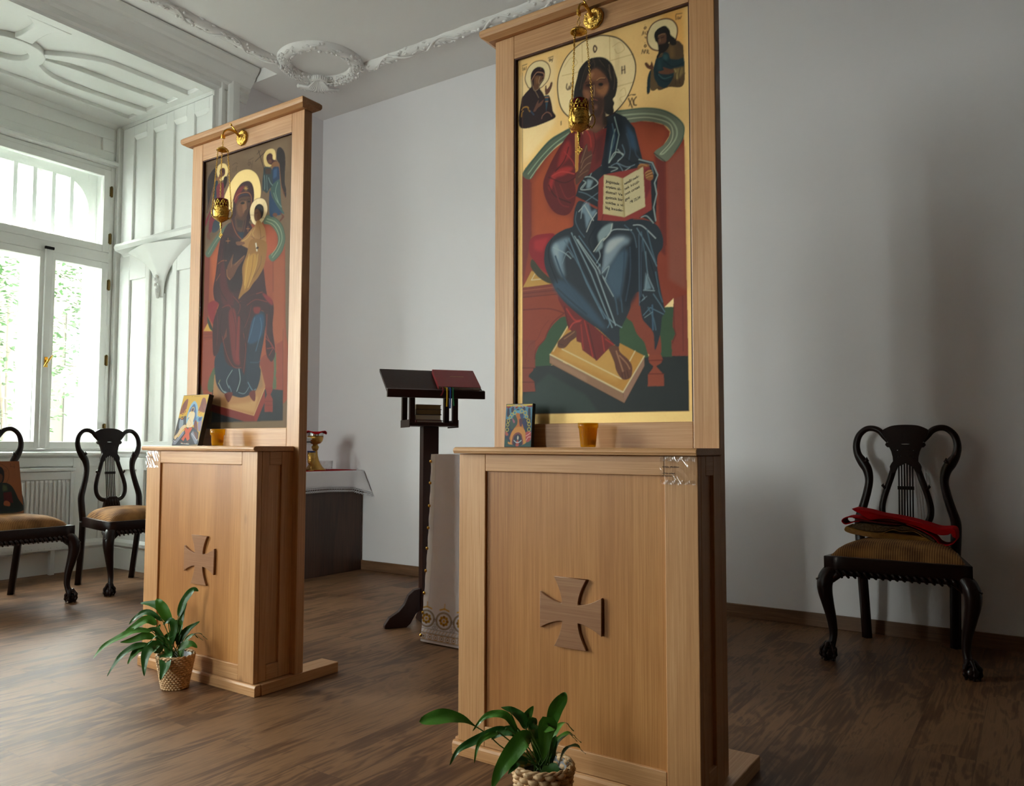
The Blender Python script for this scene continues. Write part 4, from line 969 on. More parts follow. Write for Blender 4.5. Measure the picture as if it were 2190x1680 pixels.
PB = """
N ffcf85* 6
F f8b965* b8:541,-9 618,1 620,160 591,123 555,68
F ffdca0* b10:13,67 159,27 159,264 28,393
F 9c3f26:26,421 58,443 132,367 210,330 319,339 400,313 478,334 515,346 549,363 569,389 567,403 548,427 516,447 553,482 588,454 615,407 619,895 621,1088 27,1072
F bb5226 b9:69,457 150,359 219,340 193,427 114,489 132,571 218,604 227,663 69,658
F b04c28 b9:408,326 515,351 559,387 544,426 514,456 536,532 477,448 458,371
F 84332a b2:26,425 58,447 61,645 28,814
F 7c2c22 b3:518,449 553,482 552,783 534,763 528,566
F a15743 b6:558,490 615,442 617,895 562,854
L 7a2a20 3:61,456 61,645
L 7a2a20 3:553,482 553,748
F 626d58 s:26,416 78,364 132,321 176,305 219,297 213,329 172,345 132,369 92,406 58,443
L a8bf98 4 s:49,422 96,378 150,340 211,313
L 2f5546 3 s:35,413 87,362 141,323 211,301
L cdd2a8 3 s:58,439 105,391 167,346 210,332
F 7d836c s:380,279 420,282 478,291 538,310 582,338 612,374 616,403 608,430 584,460 553,482 516,447 548,427 567,404 569,385 549,363 515,346 478,334 439,330 400,313
L b9c4a0 5 s:396,297 478,310 538,330 574,356 592,391 585,421 551,453 537,455
L 3b5f50 4 s:388,281 478,292 538,311 582,340 612,376 614,405 606,429 584,458
L d4d6b0 3 s:537,453 570,425 579,395 567,363 523,337 478,322 408,313
L 2a1a18 3:516,447 553,482
F 3b5738 s:72,1103 74,1076 92,1035 118,1010 131,984 158,956 196,940 276,973 275,1062 136,1102
F 3f5b3b:394,983 419,962 438,980 453,1017 479,1047 494,1098 434,1097 393,1055
F 3f5a3c:537,971 547,942 576,943 575,999 581,1027 569,1054 569,1095 531,1093 528,1023
F ffdca0*:547,942 576,917 576,944
F 2b302f:27,1186 78,1188 72,1102 136,1102 479,1097 494,1094 621,1097 622,1267 27,1265
F 33403a b5:29,1201 131,1129 275,1209 315,1262 29,1263
F 8f3f2c:26,1007 78,1011 78,1111 27,1108
F 2b302f:27,1104 81,1107 81,1191 27,1190
F 9c4634:568,1047 621,1051 621,1099 567,1096
F 3f5a3c:529,1072 570,1075 570,1099 529,1096
F 8f3f2c:27,1085 70,1087 75,1101 69,1116 54,1129 52,1136 74,1153 79,1188 27,1188
L 5e2018 3:27,1104 74,1107
L 5e2018 3:27,1154 76,1156
F 9a4630 s:431,904 473,876 502,971 517,1022 531,1030 532,1089 494,1088 478,1047 453,1017 438,980 419,960
F a0482e:494,1088 533,1089 539,1104 534,1116 517,1125 525,1134 542,1153 543,1188 489,1187 490,1150 505,1132 508,1125 495,1113 492,1101
L 6a2318 3:493,1106 539,1107
L 6a2318 3:491,1148 543,1150
F 974333:577,919 619,910 621,1097 569,1095 570,1054 582,1027 572,1006
L 6a2820 3:576,936 577,1013 582,1031 570,1057
L 6a2820 2:605,912 605,1084
L 75261c 4 s:29,901 132,907 192,928
L 75261c 4 s:76,1076 83,1042 114,1013 125,991 149,955 192,928
L 8a3524 3 s:38,1085 51,1032 87,1007 105,974 132,946
F cf9a48:28,822 63,767 92,783 132,815 149,821 132,823
L f2deb0 3:63,799 78,778
L f2deb0 3:63,800 114,801
F 8d3c2a:28,823 166,823 171,854 28,858
L c06a4a 2:28,834 162,835
L 5c1f17 3:29,857 171,860
L 5c1f17 2:28,844 171,846
F 9c1b26 s:53,668 74,647 114,645 158,656 149,713 132,780 105,769 60,716
F c02a30 b5:74,663 132,660 105,707 74,694
F 453f2b s:59,739 69,729 105,773 149,816 132,819 92,794 63,759
F 8e2a26 s:456,654 486,660 512,685 529,723 523,747 512,751 490,706
F d0943f:136,1065 217,953 316,977 393,1043 478,1090 405,1202
F dba552 b7:166,1070 234,1000 395,1056 387,1170
F a3785a:135,1067 404,1204 409,1237 135,1094
F b18566 b3:140,1076 275,1147 275,1165 140,1091
F a77a62:405,1203 478,1092 478,1123 409,1238
L f4e0ac 5:137,1064 404,1202
L f4e0ac 4:478,1091 405,1202
L f1dba2 4:183,1049 399,1159
L f1dba2 4:447,1073 428,1104
L f1dba2 4:149,1054 207,971
L 3c2a20 2:135,1094 409,1238 478,1123
F 7e2622:166,850 259,942 332,1007 378,1047 360,1055 313,1096 260,1058 255,1033 239,1027 235,1002 207,982 192,921 169,880
L c4392d 5 s:201,914 230,954 255,957
L c4392d 4:268,961 298,1082
L b5342a 4:255,972 263,1054
L d0473a 5 s:209,986 226,965 251,960
L 4e1214 4:280,974 310,1094
L c4392d 4:332,1015 340,1066
L c4392d 4:344,1027 372,1047
L 4e1214 3:192,906 209,979
F 6a3c28 s:234,989 237,1011 217,1025 194,1045 170,1043 166,1028 177,1014 205,997
L a8714e 4 s:192,1015 217,1002 230,994
L 3a1d14 2:173,1031 188,1036
F 70412c s:356,1055 388,1050 395,1072 422,1097 436,1119 436,1144 429,1158 410,1163 395,1153 381,1130 375,1105 364,1079
L b47c58 5 s:382,1069 395,1106 405,1135
L b47c58 4 s:393,1084 418,1111 428,1129
L 3a1d14 2:404,1157 401,1139
L 3a1d14 2:414,1159 410,1137
L 3a1d14 2:424,1156 419,1134
F 1f2c3a:193,336 211,315 236,309 232,331 206,360
F 2a333c s:256,554 235,573 228,610 225,636 193,642 154,657 123,686 114,723 118,763 138,807 166,857 201,898 259,949 316,991 356,1027 391,1055 394,1001 404,987 431,936 435,904 461,885 465,928 473,972 487,991 509,1021 514,1074 531,1026 538,974 547,961 544,933 533,879 524,814 526,776 542,753 542,718 524,680 486,657 417,641 318,595
F 252b32:344,277 384,283 420,307 451,351 465,409 477,459 514,474 528,520 524,580 520,673 475,647 417,648 318,632 318,587 261,551 236,535 248,499 269,476 298,467 331,449 340,404
F 111a28 b6:340,299 364,305 359,483 335,478
F 22374a b5:368,328 392,356 384,399 355,445
F 37526a b6:420,329 450,373 461,430 435,410
F 8298a6 s b7:146,712 151,688 184,675 212,676 193,711 188,756 192,806 167,773
F 9db0b8 s b5:147,707 158,685 171,700 167,746
F 8e9faa s b7:338,746 350,713 378,697 411,699 432,718 401,733 370,776 325,811
F c0c8c8 s b5:346,740 358,710 386,702 413,706 390,720 362,742
F 4a6274 s b8:349,814 397,747 432,770 396,892 365,871
F 3f5568 s b8:149,828 192,818 276,898 348,997 276,947 192,882
F 1a2430 s b6:302,629 334,649 333,794 301,734
F 1a2430 s b7:436,716 459,756 458,881 416,931 408,858
L 8fa6ae 4:220,658 293,807 368,991
L a9bcbf 4:231,671 309,794 380,985
L 6c8a9c 4:210,675 276,835 341,960
L b4c4c4 3:243,684 321,796 373,890
L 111a26 3:226,666 301,804 372,977
L 111a26 3:216,669 285,817 357,969
L 6f8b9b 3:248,673 341,806
L 8fa6ae 3 s:357,961 376,978 402,994
L 6c8a9c 3 s:321,921 357,969 352,990
L a9bcbf 3 s:149,697 192,722 218,745
L 8fa6ae 2 s:184,759 205,720 226,742
L a9bcbf 3 s:329,812 358,789 345,828
L 8fa6ae 3 s:325,807 349,836
F 7f95a2 b3:265,567 286,566 294,598 310,593 314,601 289,627 277,655 269,601 256,592
L cfd6d0 3:248,590 269,571 302,629
L cfd6d0 3:277,663 294,628 314,605
L a5b6ba 3:256,614 261,577 277,565
F 93a6a8 s b3:318,680 338,657 370,650 362,680 338,698 334,723 309,735 322,711
L dfe2d4 3 s:303,733 330,701 342,695
L dfe2d4 3 s:370,651 362,680 338,702
L c2cccb 3 s:354,686 378,671 438,682
L c2cccb 3 s:444,667 475,675 519,721
L 9fb1b5 3 s:313,773 326,752 322,733
L 9fb1b5 3:317,792 325,778 329,789
L 7f97a5 3 s:456,679 489,738 522,810
L 526676 4:463,699 463,928
L 3a4a5a 6:474,722 469,900
L 8197a2 3 s:485,759 492,832 511,883
L 9fb1b5 3:477,881 514,887
F 7c929c b2:485,824 503,879 479,882
L 9fb1b5 2:491,831 483,880
L 8197a2 3:465,918 481,908 473,893
L 6b8797 3:476,961 499,939 543,964
L 6b8797 3:510,897 532,931 547,957
L 4f6f88 5:506,932 508,1010
L 9fb1b5 2:480,969 506,954
L 141c28 3:465,928 473,893 474,758
L a9c0b8 3:380,297 396,360 382,420
L 9db4ae 4:382,339 372,374 359,446 383,421
L cfd8cc 3 s:361,446 380,416 411,430 391,448
L a9b9b4 3 s:359,460 391,471 367,477
L a9b9b4 3 s:391,408 411,434
L a9b9b4 3 s:411,486 434,476
L a9b9b4 3 s:290,479 302,460 331,449
L c2cfca 3 s:265,476 294,481 319,505 302,517 286,521 255,515 273,496
F 8ea2a8 b3:280,486 302,494 290,518 277,516
L a9b9b4 3 s:265,487 275,497 261,513
L 6d8490 3 s:248,522 277,535 318,565
L 3d5263 6 s:158,729 184,794 218,847 259,908
L 3d5263 5 s:192,840 243,895 300,956
L 2f4150 6 s:166,841 218,889 276,939
L 5f7686 4 s:193,680 247,771 301,875 349,961
L 4a6072 5 s:349,836 377,890 388,950
L 4a6072 4 s:365,827 396,885 404,944
L 33475a 5 s:413,735 408,821 396,907
L 33475a 5 s:432,737 432,824 416,909
L 141c26 4 s:334,746 329,804 341,850
L 141c26 4 s:145,666 132,702 136,749 166,822
L 5a6f7e 3 s:240,589 235,618 248,651 269,680
L 5a6f7e 3 s:413,662 444,696 455,741
L 141c26 4 s:310,653 285,694 301,737
L 6e8592 3 s:269,563 302,547 318,539
L 3a4d5e 5 s:423,363 435,410 430,453
L 3a4d5e 4 s:450,398 454,436 469,457
L 6e8592 3 s:407,396 415,428 391,445
L 54707f 4 s:372,318 380,368 368,406
L 8094a0 3 s:387,451 423,473 450,471
L 8094a0 3 s:367,458 391,456 415,494
L 141c26 4 s:419,443 442,463 461,463
L 54707f 4 s:490,688 504,748 519,799
L 54707f 3 s:471,693 482,759 489,817
L 8fa0a8 3 s:494,842 511,880
L 54707f 4 s:518,828 529,892 540,925
L 141c26 3 s:493,768 511,827 525,885
L 54707f 4 s:492,938 510,975 517,1011
L 8fa0a8 2:473,911 488,902
L a83028 5 s:145,507 167,546 193,566
L a83028 4 s:132,422 158,400 189,376
L 4b1214 4 s:149,496 184,541 223,563
L 4b1214 4 s:193,450 167,484 167,530
L 4b1214 4 s:202,351 189,380 158,412
L a83028 4 s:278,376 286,408 278,429
L a83028 4 s:315,338 323,385 319,430
L aebdb8 4:465,457 510,477 528,520 517,543 524,580 513,621 520,665
L 6d8490 3:466,469 507,483 514,513
L aebdb8 3 s:471,646 490,645 512,671
F 7b2320:266,316 352,328 344,382 339,408 331,450 298,467 265,476 257,425 261,349
F 8b2a22 b6:270,320 319,339 303,396 270,408
F 631c1b b5:311,360 340,344 337,422 311,443
L c03a2c 4 s:278,319 291,344 295,379
L 4b1413 3 s:303,328 311,368 303,404
F 6e1a1c s:211,315 236,305 261,319 265,373 257,417 248,461 231,477 236,508 235,550 218,585 193,594 158,579 132,547 114,505 111,461 136,408 167,363 189,337
F a32724 s b5:185,363 210,338 219,386 193,411 167,422
F b52c28 s b4:150,441 193,427 227,438 193,454 158,459 141,498 132,477
L d2423a 4 s:145,448 184,441 231,458
L 3f0f12 4 s:158,435 193,404 210,361
L 3f0f12 4 s:132,477 158,521 218,555
L 8e2826 4 s:150,469 176,547 210,568
L 8e2826 4 s:176,485 201,536 231,534
L 3f0f12 3 s:132,450 193,481 236,470
L c03430 3 s:193,373 223,410 232,431
F e09a3c:235,320 251,324 246,449 236,455
L 8c3a1c 2:242,322 241,448
L f2c46a 2:237,328 236,439
F 643a2b s:295,391 299,414 294,432 286,465 261,482 242,496 236,491 237,466 251,438 255,413 270,374 280,365 284,392
L b08063 2 s:257,444 269,419 297,406
L b08063 2 s:257,425 270,393 278,372
L b08063 2 s:253,458 278,436 294,432
L 8c5a40 4 s:248,472 261,463 282,456
F 9a5e38 s:459,481 471,474 492,476 501,485 484,489
F a13a30:341,482 322,496 318,631 384,644 416,649 436,645 462,647 507,627 504,539 501,488 479,484
F 84262a b3:482,493 502,490 504,558 485,595
L 6c1e1c 3:338,614 333,633
F ddc894:341,482 379,494 393,500 407,508 413,636 337,612
F e3d09f:408,508 437,497 479,483 485,614 414,636
F c0a468 b3:402,505 408,508 414,636 410,634
L 9c8450 2:408,508 414,636
F 9e6232 s:485,506 498,498 509,504 513,525 504,533 489,524
L d79a5a 3 s:487,505 495,501 506,501
L d79a5a 3 s:489,514 499,510 509,509
L d79a5a 3 s:490,521 500,518 510,519
L 4a2614 2 s:488,509 507,505
L 4a2614 2 s:489,518 510,514
F 9e6232 s:458,490 467,472 481,474 498,484 495,487 479,482 466,489
L d79a5a 3 s:465,476 478,476 492,483
F ffe2aa* s:167,136 176,88 207,41 263,11 313,6 346,12 394,36 429,75 450,118 456,153 450,192 432,232 410,260 380,282 340,291 278,288 228,268 193,237 174,197
L c59a5c* 2:262,18 263,81
L c59a5c* 2:364,20 365,102
L c59a5c* 2:185,106 249,110
L c59a5c* 2:365,104 448,105
L c59a5c* 2:389,198 450,198
L d8b476* 2 s:374,59 402,52 417,79 393,87 382,69
L d8b476* 2 s:194,77 220,53 245,76 220,92
L d8b476* 2 s:401,216 416,209 420,233 400,239 408,256
C 3a1616 4 s:167,136 176,88 207,41 263,11 313,6 346,12 394,36 429,75 450,118 456,153 450,192 432,232 410,260 380,282 340,291 278,288 228,268 193,237 174,197
C 4a1a18 5 s:309,36 317,48 310,59 305,46
L 4a1a18 5:408,136 408,159
L 4a1a18 5:417,136 418,160
L 4a1a18 4:407,148 418,148
L 4a1a18 5 s:204,140 202,153 209,161 213,150 215,161 220,152 219,140
F 5f3826:301,259 344,243 351,320 313,336 278,311 293,288
F 7d5036 b6:291,299 320,309 336,324 313,334 282,312
F 2a1811 b5:334,252 350,256 354,317 340,318
F 241a16 s:229,195 232,165 243,129 252,101 279,79 312,77 345,88 371,115 385,152 392,184 385,224 375,236 380,250 376,262 378,278 368,287 350,279 336,253 266,212 236,201
F 6b4029 s:267,163 275,146 288,126 309,114 329,128 348,150 358,168 360,187 349,213 341,227 341,254 337,276 316,282 296,273 283,243 271,210 264,187
F 8d5836 s b6:286,129 309,116 333,133 346,157 329,160 309,156 288,149
F b57c50 s b4:288,130 301,127 305,132 296,144 288,143
F a56b42 s b5:311,174 325,189 341,182 358,186 353,208 337,215 319,199 313,186
F 9a6340 s b5:267,178 282,182 292,196 288,218 275,209
F 5c3321 s b5:271,152 292,158 296,174 282,178 269,169
F 4e2c1d s b4:300,160 309,166 308,208 302,210 297,182
L d9a878 2 s:306,171 307,192 306,209
L 2c170f 3 s:317,159 329,156 348,161
L 2c170f 3 s:273,155 284,154 298,161
L c68f60 3 s:317,157 329,153 346,157
F 24150e s:322,171 329,169 337,172 340,178 333,181 325,177
E 0e0906:330.2,173.9 3,2.3
L 7d5236 2 s:318,182 329,190 341,188
F 24150e s b2:275,163 284,161 294,166 292,171 282,169
F 46271a s b4:288,212 308,212 341,226 341,256 325,284 296,273 286,244
L 8c4634 3 s:299,221 308,220 319,227
L 2a1510 2 s:298,223 308,225 320,229
F 8a5a42 b4:306,240 317,242 317,255 308,255
L 4c392a 3 s:301,80 309,97 307,116
L 4c392a 3 s:326,89 342,112 362,139 370,171
L 6a5640 3 s:362,116 364,141 368,163
L 57422e 3 s:378,143 382,174 378,203
L 4c392a 3 s:292,83 274,107 261,142 254,171
L 3a2a1f 4 s:309,88 284,102 271,137 263,165
L 15100d 4 s:330,88 354,129 360,172
L 3a1616 4:454,241 446,240
L 3a1616 3 s:428,240 440,238 453,242
L 3a1616 5:430,248 443,281
L 3a1616 3:442,249 432,274
L 3a1616 5 s:457,250 449,259 449,273 457,277
L 3a1616 4:443,250 449,273
L 3a1616 4:181,265 181,277
F f4dca6* s:36,79 40,58 51,39 72,27 94,27 112,33 129,48 137,67 138,83 131,104 116,118 96,126 56,116 44,101
C 5a2418 3 s:36,79 40,58 51,39 72,27 94,27 112,33 129,48 137,67 138,83 131,104 116,118 96,126 56,116 44,101
F 2a1013 s:59,85 61,66 72,52 90,48 106,55 115,66 117,83 113,100 100,114 96,126 108,145 118,162 133,162 142,186 148,219 151,249 19,251 20,155 32,134 55,117 62,110
F 6d4428 s:72,96 74,82 84,77 104,85 110,88 104,99 96,111 92,125 78,128 69,117 72,107
F 8f6038 b3:80,84 90,85 90,108 82,106
L c9a078 2:97,85 92,99 93,109
L c58a66 3 s:63,90 74,75 84,67 96,69 112,78 114,93
L a08060 3 s:63,92 69,117 77,130 92,126 96,111 114,96
L a08060 2:77,130 92,159
L d89a30 4 s:22,186 30,179 43,180 50,186 49,191 57,200
L d89a30 4 s:21,210 23,196 28,192
L a06850 3 s:104,237 108,227 124,219 138,227 144,238
F 6e4330 s:70,202 78,187 84,176 92,167 92,180 112,171 104,187 88,195 78,205
F 6e4330 s:119,155 118,126 123,124 125,137 135,129 141,117 147,119 145,133 133,153
F 2a4a5a:116,158 133,160 130,181 122,218 119,180
L d08a40 3:118,165 131,168
L d08a40 3:119,180 129,182
L 2f4a60 5:59,199 72,215
F 241014 b3:35,186 51,190 55,245 24,243
E 8a4a28:100.3,58.5 2.1,2.2
L 3a1a18 3:26,32 27,45
L 3a1a18 3:31,38 32,43
L 3a1a18 3:34,34 35,43
L 3a1a18 3 s:41,33 40,44
L 3a1a18 3:24,26 44,25
L 3a1a18 3:131,28 150,27
C 3a1a18 3 s:137,33 141,38 137,41 134,36
L 3a1a18 3:143,35 146,42
L 3a1a18 3:149,33 145,46
F f4dca6* s:496,69 499,49 512,28 533,20 560,22 581,34 594,54 597,75 592,98 587,110 552,123 534,119 513,107 500,88
C 5a2418 4 s:496,69 499,49 512,28 533,20 560,22 581,34 594,54 597,75 592,98 587,110 552,123 534,119 513,107 500,88
F 5b4327 s:569,105 596,104 611,120 616,139 616,249 568,246 533,247 523,222 506,218 504,245 494,248 495,206 501,182 510,172 519,170 527,140 552,127
F 7a5c32 b5:569,111 583,119 586,154 572,155
F 4c3a2a b4:592,104 611,124 614,145 601,124
F 1c3338 s:527,142 545,142 552,129 567,137 574,156 597,165 616,166 616,193 586,190 574,192 586,202 579,224 565,240 551,245 530,229 521,210 516,177 521,156
F 264a4c b5:534,146 541,148 541,184 534,182
F 2f5657 b4:548,133 564,141 565,157 551,154
L 0f1f26 3 s:526,185 540,213 565,227 581,217
L 3a5e60 3 s:533,196 551,214 575,214
L 0f1f26 3 s:551,154 579,183 614,182
F 1c3338:495,206 503,179 509,175 504,245 494,248
F 6d5432 s:509,175 516,174 519,204 530,228 528,241 513,244 505,230
F 8c7444 b3:584,193 615,194 615,213 596,232 589,223
L b09a62 3 s:586,193 591,206 594,226
L 4a3420 3 s:605,195 600,217 603,244
L 4a3420 3 s:591,206 589,243
F 6c4229 s:533,187 551,187 548,176 560,183 583,196 584,203 565,204 541,196
F 6c4229 s:487,148 494,146 505,159 510,147 516,162 515,174 507,173 494,163
F 1f1712 s:520,66 524,53 537,45 556,44 566,54 572,64 575,79 590,97 592,115 578,114 568,101 569,115 555,128 541,132 529,143 527,137 534,122 531,95 524,84
F 6b452e s:533,69 543,68 558,70 561,88 557,101 543,105 534,98 533,83
L a88058 2:539,78 540,91
L 20120c 3 s:531,79 538,79
L 20120c 3 s:542,80 552,79
L a07850 3 s:535,70 545,68 556,70
F 20150f s b2:534,101 548,100 563,103 559,126 538,123
L 4a1a18 3:592,21 593,36
C 4a1a18 3 s:490,27 493,31 489,34 486,30
L 4a1a18 3 s:599,28 598,34 602,36 603,31 606,37 610,30
L 4a1a18 3:593,18 612,21
L 4a1a18 3:479,51 483,39 485,50
L 4a1a18 3 s:489,44 492,52 497,52 496,43
L 4a1a18 2 s:488,59 490,64 492,61 492,66
C 4a1a18 3 s:490,86 493,92 489,94 486,89
L 4a1a18 3:477,112 480,99 485,113
L 4a1a18 3 s:487,113 488,103 491,105 488,109
L 4a1a18 3 s:495,116 496,105 500,110 497,113 502,119
E 4a1a18:489.2,20.4 0.9,1.4
E 4a1a18:488.7,79.8 0.9,1.4
F ffd68c*:6,1264 27,1265 622,1267 636,1268 636,1302 6,1305
L 6a3a20 2:25,51 27,1265 622,1267
"""
